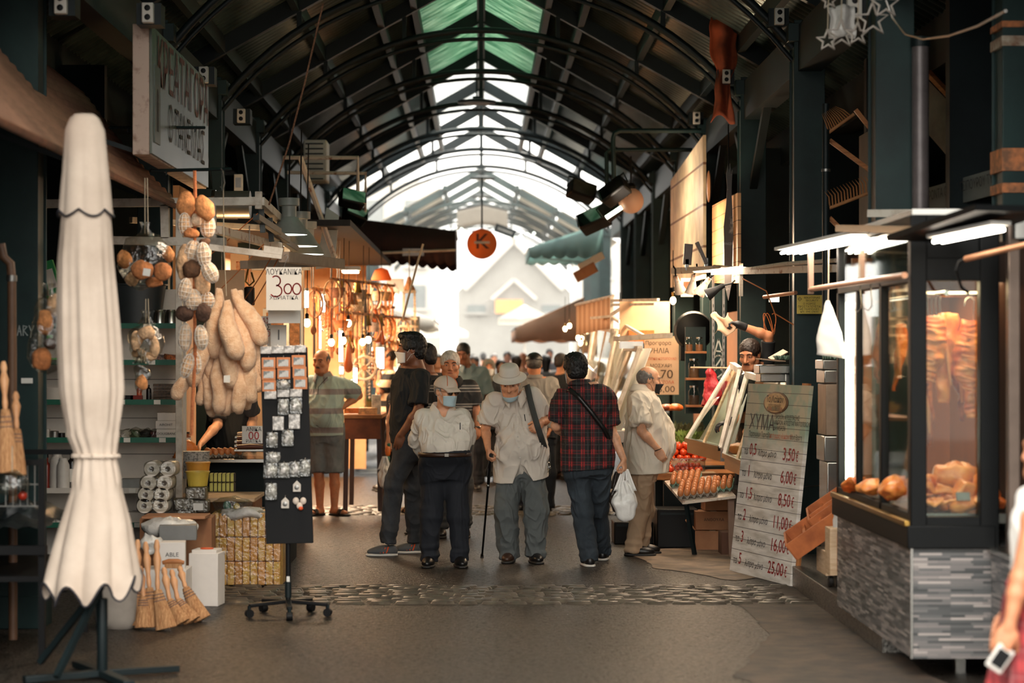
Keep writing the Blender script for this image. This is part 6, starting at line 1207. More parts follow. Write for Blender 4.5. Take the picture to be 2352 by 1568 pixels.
# yellow security plate, white cloth bag, pipes
YS=thing('security_plate','small yellow security notice on the green column beside the kiosk','sign',P(1859,699,16.9));MB().box((0,0,0),(0.195,0.006,0.145)).build('plate',M('plate_yellow',(226,196,86),0.5),YS)
YP=P(1859,699,16.9)
for tx,dx,dz,sz in(('BEKATSINAS',0.02,0.052,0.022),('SECURITY',0.02,0.030,0.022),('Ο ΧΩΡΟΣ',0,0.004,0.022),('ΠΡΟΣΤΑΤΕΥΕΤΑΙ',0,-0.018,0.022),('ΜΕ ΠΕΡΙΠΟΛΙΕΣ',0,-0.038,0.020),('ΚΙΝ. 6945 278350',0,-0.057,0.019)):text(tx,plane_m(YP+V((dx,-0.004,dz)),(1,0,0),(0,0,1)),sz,INK,YS,sx=1.0)
stroke([[(-0.5,0),(0,0.5),(0.5,0),(0,-0.5),(-0.5,0)],[(-0.25,0),(0.25,0)]],plane_m(YP+V((-0.075,-0.004,0.042)),(1,0,0),(0,0,1)),0.03,0.003,INK,YS,'emblem')
WBG=thing('cloth_bag','white cloth bag hanging from a cord in front of the green column','bag',P(1902,690,13.6));k=13.6/FPX
def wbf(u,v):
 a=2*pi*u;w_=(4+25*min(1,v*1.6)+3*v)*k;q=V((w_*cos(a)+0.006*v*1-0.0+0.010*v,0.05*(0.15+0.85*v)*sin(a),-v*128*k-0.012*cos(a)*v));return q+nvec(q*18)*0.008
mb=MB().surf(wbf,36,20,True);mb.f.append(tuple(20*36+j for j in range(36)));mb.build('cloth',M('bag_cloth',(228,222,214),0.85,var=0.06),WBG,ang=180);MB().tube([(0,0,0),(0.003,0,0.10),(0.004,0,0.32)],0.004,6).build('cord',ROPE,WBG)
PP=thing('down_pipe','grey steel downpipe standing beside the near right column','pipe',P(2114,560,13.4));MB().tube([P(2114,108,13.4),P(2114,560,13.4)],0.052,18).build('pipe',M('grey_pipe',(112,104,104),0.4,0.3,var=0.3),PP,world=True);MB().tube([P(2114,108,13.4),P(2114,86,13.4)],0.06,18).build('socket',STEELD,PP,world=True)
PP=thing('dark_pipe','thin dark drain pipe behind the right hand columns','pipe',P(1897,540,15.5));MB().tube([P(1897,238,15.5),P(1897,620,15.5),V((P(1897,0,15.5).x,15.5,0.1))],0.026,12).build('pipe',STEELD,PP,world=True);MB().tube([P(1897,388,15.5),P(1897,394,15.5)],0.032,12).build('coupling',GALV,PP,world=True)
one(MB().bar(P(1998,490,13.3),P(2215,488,12.6),0.045).build('x',WPAINT)and MB().bar(P(1998,490,13.3),P(2290,488,12.4),0.045),'white_beam',WPAINT,'chipped white steel beam across the near right column','beam')
bpy.data.objects.remove(bpy.data.objects['x'])
# hanging stars
STM=M('star_tinsel',(186,176,166),0.5)
def star(px,py,D,r,label,rz=0.0,name='hanging_star'):
 c=P(px,py,D);pts=[]
 for i in range(11):a=pi/2+pi*i/5+rz;q=r if i%2==0 else r*0.42;pts.append(V((q*cos(a),0.02*sin(i),q*sin(a))))
 T=thing(name,label,'star ornament',c);MB().tube(pts,0.0075,6,cap=False).build('outline',STM,T,ang=180);MB().tube([(0,0,r),(0.01,0,r+0.35)],0.003,5).build('string',ROPE,T)
for a in((1901,93,12.6,0.062,'small wire star hanging leftmost under the socket box'),(1932,78,12.7,0.085,'wire star second along the hanging garland'),(1970,78,12.6,0.066,'wire star third along the hanging garland'),(2004,45,12.4,0.095,'largest wire star of the garland'),(2034,8,12.3,0.085,'wire star cut by the photo top edge'),(1905,2,12.8,0.05,'tiny wire star at the top over the leftmost one')):star(*a)
rope('cable',[P(2035,0,12.5),P(2050,40,12.5),P(2080,78,12.4),P(2120,90,12.2),P(2180,82,11.8),P(2245,60,11.2),P(2310,25,10.4)],0.006,GALV,'slack grey cable swinging across the dark upper right corner','cable')
one(MB().surf(lambda u,v:V(((u-0.5)*0.16,0.03*sin(u*9),(v-0.5)*0.2)),10,8).wob(0.02,12),'film_scrap',M('cloudy_film',(206,202,196),0.25,bump=0.8,bscale=30),'torn grey film flapping behind the wire stars','film',ang=180,solid=0.002).location=P(1935,50,13.0)
# tape bands on the nearest column
for i,(y0_,y1_,mt,lb)in enumerate(((48,62,'tape_orange','narrow orange tape band near the top of the nearest column'),(82,105,'tape_white','worn white tape band near the top of the nearest column'),(340,392,'tape_orange','broad orange tape band round the nearest column'),(420,442,'tape_orange','lower orange tape band round the nearest column'))):
 a,b_=P(2330,y0_,12.56),P(2330,y1_,12.56);one(MB().box((3.13,12.7,(a.z+b_.z)/2),(0.252,0.29,a.z-b_.z)),'tape_band',M(mt,(206,126,76)if mt.endswith('orange')else(176,164,146),0.7,rgb2=(120,84,60),scale=16),lb,'tape')
# inside of the shop above the kiosk
GB=thing('shop_gable','dim wooden shop gable with hand-lettered boards behind the kiosk','shop front',(3.7,14.5,2.5));GM=M('gable_board',(132,120,104),0.7,rgb2=(100,90,78),scale=3)
a,b_,c_=P(2128,150,14.9),P(2310,350,14.2),P(2128,400,14.9)
MB().bar(P(2130,165,14.9),P(2312,360,14.2),0.05,0.03).build('gable_beam',WOOD,GB,world=True)
mb=MB();q=[P(2128,180,14.95),P(2300,362,14.25),P(2210,395,14.5),P(2128,300,14.95)];mb.add([tuple(v_)for v_ in q]+[tuple(v_+V((0,0.03,0)))for v_ in q],[(0,1,2,3),(7,6,5,4),(0,4,5,1),(1,5,6,2),(2,6,7,3),(3,7,4,0)]);mb.build('lettered_board',GM,GB,world=True)
for i in range(4):MB().bar(P(2140+36*i,232+38*i,14.9-0.14*i),P(2160+36*i,208+40*i,14.9-0.14*i),0.04,0.006).build('black_writing',INK,GB,world=True)
SB=thing('cheese_fascia','dark fascia board with black Greek capitals in the shadow over the kiosk','sign',P(2200,430,14.0));mb=MB().bar(P(2125,462,14.4),P(2330,405,13.4),0.02,0.16);mb.build('board',M('fascia_grey',(84,88,84),0.6),SB,world=True);Xs=plane_m(P(2222,428,13.85),(P(2330,405,13.4)-P(2125,462,14.4)),(0,0,1));text('ΠΟΡΟΝΤΑ ΟΙΝΟΥ ΤΣΙΠΟΥΡΟΥ ΤΥΡΝΑΒΟΥ',Xs,0.085,INK,SB,sx=0.62,ext=0.014)
CN=M('cane',(176,122,76),0.7,var=0.35)
RS=thing('palm_frond','spiky dried palm frond pinned in the shop behind the columns, lower one','palm frond',P(1960,430,15.5));MB().tube([P(1905,478,15.5),P(2003,440,15.5)],0.012,8).build('rib',CN,RS,world=True)
for i in range(14):MB().tube([P(1906+7*i,476-2.8*i,15.5),P(1912+7*i-8,452-2.8*i,15.45),P(1920+7*i-26,440-2.8*i,15.4)],[0.006,0.005,0.001],5).build('leaflet',CN,RS,world=True)
RS=thing('palm_frond','spiky dried palm frond pinned in the shop behind the columns, upper one','palm frond',P(1930,270,15.5));MB().tube([P(1902,305,15.5),P(1962,262,15.5)],0.012,8).build('rib',CN,RS,world=True)
for i in range(11):MB().tube([P(1903+5*i,303-3.8*i,15.5),P(1898+4*i,285-3.2*i,15.45),P(1888+3*i,262-1.8*i,15.4)],[0.006,0.005,0.001],5).build('leaflet',CN,RS,world=True)
for i,(a,b_)in enumerate(((P(1905,322,15.6),P(2003,395,15.6)),(P(1965,252,15.6),P(2003,300,15.6)),(P(1905,500,15.6),P(1930,525,15.6)))):one(MB().bar(a,b_,0.03),'timber_batten',WOOD,('pale timber batten slanting between the two palm fronds','short timber batten above the fronds','short timber batten over the lit strip lamps')[i],'batten')
PW=MB().box((2.98,16.05,2.3),(0.04,2.0,2.2));o=struct(PW,'wall_shop_right',M('plaster_pink',(100,76,60),0.8,rgb2=(76,58,46),scale=2))
# rusty white rail with lamps over the sloping counter
RL=thing('lamp_rail','rusty white steel rail with clamp lamps over the sloping counter','rail',P(1700,625,18.5));MB().bar(P(1548,622,19.6),P(1640,618,18.6),0.055).build('end_rail',RUSTW,RL,world=True);MB().bar(P(1640,624,18.6),P(1920,616,15.6),0.055).build('main_rail',RUSTW,RL,world=True);MB().tube([P(1640,612,18.6),P(1720,618,17.6),P(1800,606,16.6),P(1920,598,15.6)],0.016,8).build('upper_pipe',RUSTW,RL,world=True);MB().bar(P(1702,605,17.8),P(1702,680,17.8),0.03).build('drop_bar',RUSTW,RL,world=True)
for i,(px,py,D,lb)in enumerate(((1558,655,19.4,'white clamp lamp at the outer end of the rusty rail'),(1590,655,19.1,'clamp lamp with a glowing bulb second along the rail'),(1615,660,18.8,'white clamp lamp third along the rail'),(1640,668,18.5,'black clamp lamp with a glowing bulb at the rail corner'))):
 T=thing('clamp_lamp',lb,'lamp',P(px,py,D),rot=(0.4,0.5*(i-1),0.3),group='clamp lamps on the rusty rail');MB().lathe([(0.02,0.10),(0.025,0.04),(0.045,-0.03),(0.055,-0.07),(0.05,-0.07),(0.04,-0.03)],16).build('shade',(RUSTW,BLKPL)[i==3],T);MB().ball((0,0,-0.05),0.028,12,8).build('bulb',BULB if i in(1,3)else M('bulb_off',(220,206,190),0.3),T);MB().tube([(0,0,0.10),(0.02,0,0.16),(0.01,0,0.2)],0.008,6).build('clamp_neck',BLKPL,T)
for i,(a,b_,lb)in enumerate(((P(1578,608,19.2),P(1582,560,19.2),'grey floodlight panel standing upright on the rusty rail'),(P(1622,606,18.8),P(1600,556,18.8),'grey floodlight panel leaning left on the rusty rail'))):
 T=thing('flood_panel',lb,'floodlight',a,group='grey flood panels on the rail');MB().bar(a,b_,0.075,0.03).build('panel',M('flood_grey',(124,114,108),0.5,0.3),T,world=True,bevel=0.004);MB().bar(a+V((0,0,-0.05)),a+V((0,0,0.05)),0.03).build('arm',GALV,T,world=True)
rope('orange_cable',[P(1706,640,17.6),P(1760,668,17.3),P(1780,720,17.1),P(1822,745,17.0)],0.005,ORANGE,'orange cable looping from the rusty rail to the column','cable');rope('cable_coil',[P(1768+12*cos(t)*(1+0.3*sin(t*0.7)),745+26*sin(t*1.3),20.2+0.01*sin(t))for t in[i*0.35 for i in range(40)]],0.003,ORANGE,'tangled coil of thin cable hanging behind the stallholder','cable')
T=thing('tube_rail','pale tube with a perforated glowing lamp beside the green column','rail',P(1790,682,17.2));MB().tube([P(1755,682,17.4),P(1828,672,16.9)],0.016,10).build('tube',M('copper_rod'),T,world=True);MB().box(P(1778,686,17.35),(0.08,0.02,0.05)).build('led_panel',glow('led_white',(236,240,214),3.0),T,world=True)
# sloping glass counters of the delicatessen
def slopecase(pl,pr,label,D0_,D1_,mat=RUSTW):
 """pl, pr: near and far bottom front corners and tops given as photo points with distances"""
 (bn,tn),(bf,tf)=pl,pr;T=thing('sloping_case',label,'display case',(bn+bf)/2-V((0,0,0.1)))
 for a,b_ in((bn,tn),(bf,tf)):MB().bar(a,b_,0.035).build('slope_bar',WPAINT,T,world=True,bevel=0.003)
 m1,m2=bn.lerp(bf,0.5),tn.lerp(tf,0.5);MB().bar(m1,m2,0.022).build('glazing_bar',WOODP,T,world=True)
 MB().bar(bn,bf,0.05,0.04).build('bottom_rail',STAIN,T,world=True);MB().bar(tn,tf,0.05).build('top_rail',WPAINT,T,world=True)
 mb=MB();n_=(tn-bn).cross(bf-bn).normalized()*0.004;mb.add([tuple(bn),tuple(bf),tuple(tf),tuple(tn)]+[tuple(q+n_)for q in(bn,bf,tf,tn)],[(0,1,2,3),(7,6,5,4),(0,4,5,1),(1,5,6,2),(2,6,7,3),(3,7,4,0)]);mb.build('glass',GLS,T,world=True)
 h=V((0,0,0.11));mb=MB();mb.add([tuple(q)for q in(bn,bf,bf-h,bn-h)]+[tuple(q+V((0.5,0,0)))for q in(bn,bf,bf-h,bn-h)],[(0,1,2,3),(7,6,5,4),(0,4,5,1),(1,5,6,2),(2,6,7,3),(3,7,4,0)]);mb.build('apron',STAIN,T,world=True)
 mb=MB();mb.add([tuple(q)for q in(bn+V((0.02,0,0)),bf+V((0.02,0,0)),bf+V((0.5,0,0)),bn+V((0.5,0,0)))],[(0,1,2,3)]);mb.build('shelf',PAPER,T,world=True,solid=0.01)
 o_=V((0.11,0.0,0.0));mb=MB();mb.add([tuple(q+o_)for q in(bn,bf,tf,tn)],[(0,1,2,3)]);mb.build('inner_panel',PAPER,T,world=True,solid=0.01);return T
c1=((P(1655,1030,18.55),P(1700,850,18.9)),(P(1578,1010,19.15),P(1682,838,19.5)))
slopecase(c1[0:1][0],c1[1],'sloping white-framed glass counter nearest the produce',0,0)
c2=((P(1722,1070,17.5),P(1786,880,17.8)),(P(1664,1045,18.1),P(1716,860,18.45)))
slopecase(c2[0],c2[1],'sloping glass counter the gloved hand reaches into',0,0)
for i,(px,py,D,r,mt,lb)in enumerate(((1680,1035,18.2,(0.16,0.10,0.05),MEATP,'pale chicken pieces inside the nearer sloping counter'),(1700,1000,18.3,(0.10,0.08,0.06),MEATP,'orange chicken pieces under the gloved hand'),(1630,1000,19.4,(0.14,0.10,0.06),MEATD,'reddish meat inside the far sloping counter'))):
 o=one(MB().ball((0,0,0),r,18,12).wob(0.03,14,i).wob(0.01,40),'meat_portion',mt,lb,'meat',ang=180);o.location=P(px,py,D)+V((0.12,0,0.02))
PL_=thing('base_cabinet','dark base cabinet under the sloping glass counters','counter',(2.4,18.6,0));MB().box((2.42,18.8,0.28),(0.55,2.6,0.56)).build('cabinet',DARKW,PL_,world=True)
SBX=thing('steel_scale_box','stainless steel cabinet on the counter beside the stallholder','cabinet',P(1775,870,17.4));MB().box(P(1780,848,17.5),(0.30,0.35,0.075)).build('top_box',STAIN,SBX,world=True,bevel=0.01);MB().box(P(1772,866,17.55),(0.22,0.3,0.08)).build('lower_box',STAIN,SBX,world=True,bevel=0.01);MB().box(P(1812,872,17.4),(0.05,0.05,0.14)).build('leg',STAIN,SBX,world=True);MB().box(P(1770,882,17.3),(0.22,0.12,0.015),rot=(0,0.12,0)).build('wooden_tray',WOODP,SBX,world=True)
MB().box(P(1780,920,17.5),(0.26,0.3,0.22)).build('pedestal',STAIN,SBX,world=True)
o=one(MB().box((0,0,0.02),(0.20,0.16,0.006),rot=(0,0.1,0.2)).box((0.06,0,0.06),(0.14,0.12,0.006),rot=(0.2,-0.5,0.1)),'butcher_paper',M('wax_paper',(228,190,156),0.6),'loose sheets of butcher paper on the steel cabinet','paper');o.location=P(1770,832,17.45)
egg_tray(mtx(P(1806,826,17.4),0.1),4,3,'empty green egg tray on the steel cabinet',TRAYG,'','',full=0.0)
# egg shelf and boxes under it
ES=thing('egg_shelf','low white-edged shelf holding the egg trays in front of the counters','shelf',(1.8,18.4,0.42));q=[P(1526,1104,18.75),P(1568,1152,18.2),P(1690,1138,18.1)];q.append(q[2]+q[0]-q[1])
mb=MB();mb.add([tuple(v_)for v_ in q]+[tuple(v_-V((0,0,0.022)))for v_ in q],[(3,2,1,0),(4,5,6,7),(0,1,5,4),(1,2,6,5),(2,3,7,6),(3,0,4,7)]);mb.build('shelf_board',RUSTW,ES,world=True)
MB().bar(q[1]+V((0.04,0.1,-0.03)),V((q[1].x+0.12,q[1].y+0.2,0)),0.03).build('leg',STEELD,ES,world=True);MB().bar(q[2]+V((-0.03,0.1,-0.03)),V((q[2].x-0.02,q[2].y+0.1,0)),0.05).build('leg',M('rust_plate',(140,110,92),0.7),ES,world=True)
XE=lambda u,v:plane_m(q[1]+(q[2]-q[1])*u+(q[0]-q[1])*v+V((0,0,0.006)),q[2]-q[1],q[0]-q[1])
egg_tray(XE(0.42,0.30),6,5,'grey cardboard tray full of brown eggs on the low shelf',TRAYM,'brown egg in the grey tray on the low shelf','eggs in the grey tray',k=1.2);egg_tray(XE(0.93,0.36),3,4,'green cardboard tray of brown eggs beside the full grey tray',TRAYG,'brown egg in the green tray on the low shelf','eggs in the green tray',0.9,k=1.1);egg_tray(XE(0.36,0.80),5,4,'green-rimmed tray of eggs at the far end of the low shelf',TRAYG,'brown egg in the far green-rimmed tray','eggs in the far tray',k=1.1)
carton(1640,1205,0.32,0.26,0.16,18.9,0.0,CARD,'brown carton with felt-pen writing, middle of the stack under the egg shelf',z0=0.17,txt='ΑΝΘΟΥΛΑ');carton(1640,1252,0.30,0.26,0.165,18.85,-0.1,CARD,'lowest brown carton with open flaps under the egg shelf',z0=0.0,flaps=True);carton(1655,1160,0.28,0.26,0.10,18.95,0.05,CARD,'topmost brown carton of the stack under the egg shelf',z0=0.335);carton(1690,1262,0.24,0.26,0.19,18.4,0.0,M('brown_box_dark',(96,62,44),0.8),'dark brown box behind the price board foot',z0=0.0)
T=thing('plastic_crate','black plastic crate in the shade under the egg shelf','crate',(1.72,19.25,0));MB().box((0,0,0.17),(0.36,0.4,0.34)).build('crate_body',BLKPL,T,bevel=0.01);MB().box((0,-0.2,0.30),(0.30,0.01,0.02)).build('rim',STEELD,T)
T=thing('plastic_crate','small black crate behind the hanging carrier bags','crate',(1.36,19.6,0));MB().box((0,0,0.10),(0.35,0.4,0.2)).build('crate_body',BLKPL,T,bevel=0.01);MB().box((0,-0.2,0.17),(0.30,0.01,0.02)).build('rim',STEELD,T)
# produce stall behind
PS=thing('produce_stall','sloping wooden produce stand behind the person in the black mask','stand',(1.95,20.8,0));MB().box((1.98,20.9,0.33),(0.75,1.7,0.66)).build('base',STEELD,PS,world=True);MB().box((1.96,20.7,0.68),(0.82,1.8,0.03),rot=(0.09,0,0)).build('stand_top',WOOD,PS,world=True)
TOM=M('tomato',(206,48,24),0.2,rgb2=(222,84,34),scale=5);tm=MB()
tm.lathe([(0.002,-0.026),(0.020,-0.024),(0.034,-0.008),(0.035,0.008),(0.026,0.024),(0.010,0.028),(0.003,0.025)],14);TMM=tm.mesh('tomato');TMM.materials.append(TOM);TMM.polygons.foreach_set('use_smooth',[True]*len(TMM.polygons));stm=MB()
for i in range(5):stm.bar((0,0,0.027),(0.014*cos(i*1.257),0.014*sin(i*1.257),0.026),0.003,0.002)
STMM=stm.mesh('stem');STMM.materials.append(M('stem_green',(70,110,50),0.7))
def pile(mesh,stemm,name,label,cat,grp,cx,cy,z0,nx,ny,lay,pit,sc=1.0,mat=None):
 for l in range(lay):
  for i in range(nx-l):
   for j in range(ny-l):
    e=bpy.data.objects.new(name,mesh);C.objects.link(e);e.location=(cx+(i-(nx-l-1)/2)*pit+rnd.uniform(-.006,.006),cy+(j-(ny-l-1)/2)*pit+rnd.uniform(-.006,.006),z0+l*pit*0.72+(j*0.006));e.rotation_euler=(rnd.uniform(-.4,.4),rnd.uniform(-.4,.4),rnd.random()*6);e.scale=(sc,)*3;props(e,label,cat,grp)
    if stemm:s_=bpy.data.objects.new('stem',stemm);C.objects.link(s_);s_.parent=e
pile(TMM,STMM,'tomato','ripe red tomato in the pile on the produce stand','tomato','tomatoes on the produce stand',1.86,20.15,0.74,6,5,3,0.07)
pile(TMM,None,'cherry_tomato','small red tomato in the clear punnets on the produce stand','tomato','tomatoes in the clear punnets',1.88,19.70,0.66,6,3,2,0.042,0.6)
for i,(x,y,z,lb)in enumerate(((1.80,19.68,0.64,'clear punnet of small tomatoes nearest the eggs'),(1.95,19.72,0.64,'clear punnet of small tomatoes next to the glass counter'))):
 T=thing('clear_punnet',lb,'punnet',(x,y,z));MB().box((0,0,0.05),(0.15,0.14,0.11)).build('tub',FILM,T,bevel=0.012);MB().box((0,0,0.108),(0.155,0.145,0.006)).build('lid',FILM,T)
T=thing('produce_board','wooden front board of the produce stand under the punnets','board',(1.8,19.5,0.6));MB().box((0.05,0,0),(0.55,0.03,0.06)).build('board',WOOD,T);MB().box((0.05,0.14,0.02),(0.52,0.30,0.02)).build('ledge',WOODP,T);MB().box((0.05,0.2,-0.32),(0.4,0.06,0.58)).build('leg_panel',STEELD,T)
GRV=M('herb_green',(110,128,66),0.7,rgb2=(58,84,44),scale=24)
def herb(cx,cy,z,r,n,label,mat=GRV,ln=0.06,name='leaf_bunch'):
 mb=MB();rr=random.Random(int(cx*100+cy*10))
 for i in range(n):
  a=rr.random()*6.283;q=rr.random()**0.5;b_=V((r[0]*q*cos(a),r[1]*q*sin(a),rr.random()*r[2]));d=V((cos(a)*rr.random(),sin(a)*rr.random(),0.4+rr.random())).normalized();s_=d.orthogonal().normalized()*ln*0.28;m_=b_+d*ln*0.5+V((0,0,0.006));t_=b_+d*ln;mb.add([tuple(b_),tuple(m_+s_),tuple(t_),tuple(m_-s_)],[(0,1,2,3)])
 o=one(mb,name,mat,label,'greens');o.location=(cx,cy,z);o['kind']='stuff';return o
herb(1.70,21.0,0.80,(0.16,0.3,0.10),260,'heap of leafy greens at the aisle edge of the produce stand');herb(2.02,21.0,0.82,(0.20,0.25,0.10),260,'heap of pale green peppers and leaves beside the glass counter',M('pepper_green',(158,176,96),0.5,rgb2=(96,128,56),scale=20));herb(1.95,21.9,0.84,(0.25,0.35,0.10),240,'grey-green heap of vegetables further along the produce stand',M('cabbage',(150,152,118),0.6,rgb2=(96,104,76),scale=14),0.09)
for i in range(9):
 T=thing('orange_fruit','orange fruit in the tray at the aisle edge of the produce stand','orange',(1.60+0.075*(i%3),20.05+0.08*(i//3),0.75),group='oranges on the produce stand');MB().ball((0,0,0),0.038,14,10).build('fruit',M('orange_fruit',(226,120,40),0.45,bump=0.2,bscale=150),T);MB().lathe([(0.003,0.037),(0.004,0.040)],6).build('stem_end',M('stem_green'),T)
pile(TMM,None,'tomato','red tomato on the lower tray by the punnets','tomato','tomatoes on the lower tray',1.64,19.72,0.66,3,3,2,0.07)
# jar shelves on the green post
JS=thing('jar_shelves','three small wooden shelves of glass jars on the green post','shelves',P(1597,940,21.2));jk=21.2/FPX
MB().box(P(1597,850,21.4),(0.20,0.04,0.85)).build('back_post',STEEL,JS,world=True)
JC=[(805,'jar_spice',(150,96,64)),(866,'jar_bean',(110,74,50)),(928,'jar_dark',(70,48,36))]
for i,(y,mn,c_)in enumerate(JC):
 MB().box(P(1598,y+4,21.2),(0.20,0.14,0.022)).build('shelf',WOOD,JS,world=True,bevel=0.003)
 for x,h,r,lb in(((1583,0.14,0.035),(1606,0.14,0.038))if i==0 else((1594,0.19,0.055),))and[(q[0],q[1],q[2],('left glass jar on the top jar shelf','right glass jar on the top jar shelf')[n_]if i==0 else('','wide brown-filled glass jar on the middle jar shelf','wide dark-filled glass jar on the lowest jar shelf')[i])for n_,q in enumerate(((1583,0.14,0.035),(1606,0.14,0.038))if i==0 else((1594,0.19,0.055),))]:
  T=thing('glass_jar',lb,'jar',P(x,y+2,21.2));MB().lathe([(r*0.9,0),(r,0.01),(r,h*0.72),(r*0.7,h*0.84),(r*0.7,h*0.9)],20).build('glass',GLS,T);MB().lathe([(r*0.85,0.006),(r*0.9,h*0.5)],18).build('contents',M(mn,c_,0.7,bump=0.4),T);MB().lathe([(r*0.78,h*0.9),(r*0.78,h),(r*0.5,h)],18).build('lid',STAIN,T)
T=thing('red_bag','crumpled red and white plastic bag hanging from a stick','bag',P(1632,845,19.6));MB().surf(lambda u,v:V(((0.02+0.075*min(1,v*1.5))*cos(2*pi*u)+0.02*v,0.04*sin(2*pi*u)*(0.3+v),-0.34*v)),30,16,True).wob(0.03,13).wob(0.01,40).build('film',M('red_film',(196,52,58),0.35,rgb2=(232,190,180),scale=5,lo=0.30,hi=0.36,bump=0.5),T,ang=180);MB().tube([(-0.18,0,0.005),(0.16,0,0.0)],0.008,8).build('stick',WOODP,T)
T=thing('wall_fan','black wall fan and hood above the jar shelves','fan',P(1592,760,21.9));MB().lathe([(0.19,0),(0.20,0.03),(0.18,0.10),(0.08,0.14)],30,X=Euler((R(90),0,0)).to_matrix().to_4x4()).build('cage',BLKPL,T);MB().lathe([(0.03,0),(0.03,0.02)],14,X=Matrix.Translation((0.0,-0.14,-0.05))@Euler((R(90),0,0)).to_matrix().to_4x4()).build('hub',WOODP,T);MB().box((0.0,0.0,-0.22),(0.26,0.12,0.16)).build('motor_box',BLKPL,T,bevel=0.01)
for a in range(4):MB().prism([(0.02,0.0),(0.16,0.05),(0.16,-0.03)],0.006,Matrix.Translation((0,-0.09,0))@Matrix.Rotation(a*pi/2+0.4,4,'Y')).build('blade',STEELD,T)
for(x,lb)in((1638,'perforated steel strip left of the graffiti panel'),(1662,'perforated steel strip right of the graffiti panel')):T=thing('slotted_post',lb,'post',P(x,900,20.6));a=P(x,690,20.6);MB().box(((a.x),20.6,(a.z+0.6)/2+0.3),(0.022,0.02,a.z-0.6)).build('post',GALV,T,world=True);mb=MB();[mb.box((a.x,20.588,a.z-0.05-0.06*i),(0.006,0.004,0.03))for i in range(16)];mb.build('slots',BLKPL,T,world=True)
one(MB().box((P(1650,0,20.75).x,20.75,1.35),(0.16,0.02,2.2)),'green_panel',STEEL,'dark green painted panel with graffiti behind the sloping counter','panel')
o=stroke([[(0,0.1),(0.25,1.0),(0.5,0.1)],[(0.1,0.35),(0.55,0.3)],arcp(0.25,-0.25,0.3,0.35,0,330),[(0.1,-0.5),(0.45,0.0),(0.4,-0.7)],arcp(0.25,-0.9,0.25,0.3,90,400),[(0.0,-1.3),(0.5,-0.9)]],plane_m(P(1640,820,20.735),(1,0,0),(0,0,1)),0.17,0.014,M('chalk_white',(186,190,184),0.7),None,'graffiti',world=False);props(o,'looping white graffiti on the dark green panel','graffiti')
# tall boards on the right: plank menu boards and fork-shaped sign
def board4(name,label,pts,mat,t=0.03,cat='sign',extra=None):
 T=thing(name,label,cat,(pts[0]+pts[2])/2);n_=(pts[1]-pts[0]).cross(pts[3]-pts[0]).normalized()*t;mb=MB();q=list(pts);mb.add([tuple(v_)for v_ in q]+[tuple(v_+n_)for v_ in q],[(3,2,1,0),(4,5,6,7),(0,1,5,4),(1,2,6,5),(2,3,7,6),(3,0,4,7)]);mb.build('board',mat,T,world=True);return T
def plankmat(name,c1,c2,per=0.16,vert=False):
 m,nt,b=nmat(name);L=nt.links.new;b.inputs['Roughness'].default_value=0.6;tc=node(nt,'ShaderNodeTexCoord');sp=node(nt,'ShaderNodeSeparateXYZ');L(tc.outputs['Object'],sp.inputs[0]);n1=node(nt,'ShaderNodeTexNoise',i_Scale=3.0,i_Detail=5.0);L(tc.outputs['Object'],n1.inputs[0]);r1=node(nt,'ShaderNodeValToRGB');r1.color_ramp.elements[0].color=col(c2);r1.color_ramp.elements[1].color=col(c1);r1.color_ramp.elements[0].position=.35;r1.color_ramp.elements[1].position=.65;L(n1.outputs['Fac'],r1.inputs[0])
 a=node(nt,'ShaderNodeMath',operation='MULTIPLY');a.inputs[1].default_value=1/per;L(sp.outputs['Z'],a.inputs[0]);f=node(nt,'ShaderNodeMath',operation='FRACT');L(a.outputs[0],f.inputs[0]);g=node(nt,'ShaderNodeMath',operation='LESS_THAN');g.inputs[1].default_value=0.06;L(f.outputs[0],g.inputs[0]);mx=node(nt,'ShaderNodeMixRGB');L(g.outputs[0],mx.inputs[0]);L(r1.outputs[0],mx.inputs[1]);mx.inputs[2].default_value=col((120,84,58));L(mx.outputs[0],b.inputs['Base Color']);MATS[name]=m;return m
board4('menu_board','tall weathered pale menu board high on the right columns',[P(1546,660,25.5),P(1622,640,22.0),P(1622,310,22.0),P(1546,415,25.5)],plankmat('menu_planks',(228,206,170),(188,164,132),0.42))
board4('plank_sign','pale plank sign behind the fork-shaped sign on the right',[P(1643,650,20.9),P(1702,650,19.0),P(1702,442,19.0),P(1643,472,20.9)],plankmat('sign_planks',(232,182,130),(206,150,102),0.12))
FK=thing('fork_sign','tall dark fork-shaped hanging sign in front of the plank sign','sign',P(1673,700,19.3));fk=[(1664,650),(1662,520),(1668,470),(1670,430),(1668,400),(1672,378),(1674,400),(1677,375),(1679,402),(1682,390),(1680,440),(1682,480),(1684,540),(1680,650),(1673,690)]
MB().prism([(P(x,y,19.3).x-FK.location.x,P(x,y,19.3).z-FK.location.z)for x,y in fk],0.02).build('blade',M('fork_black',(74,68,64),0.5,rgb2=(150,140,128),scale=10,lo=0.3,hi=0.42),FK,smooth=False);text('FINGER',plane_m(P(1673,560,19.288),(1,0,0),(0,0,1)),0.03,GALV,FK,sx=0.8);MB().tube([(0,0,1.2),(0,0,1.6)],0.006).build('chain',BLKPL,FK)
one(MB().ball((0,0,0),(0.022,0.06,0.16),14,10),'oval_disc_sign',M('peach_disc',(224,158,112),0.5),'narrow peach oval sign seen edge-on beside the menu board','sign').location=P(1628,428,21.8)
T=thing('framed_picture','small white framed picture under the clamp lamps','picture',P(1578,660,20.9));MB().box((0,0,0),(0.12,0.02,0.18)).build('frame',PAPER,T);MB().box((0,-0.012,0.0),(0.07,0.004,0.11)).build('print',M('poster_orange'),T)
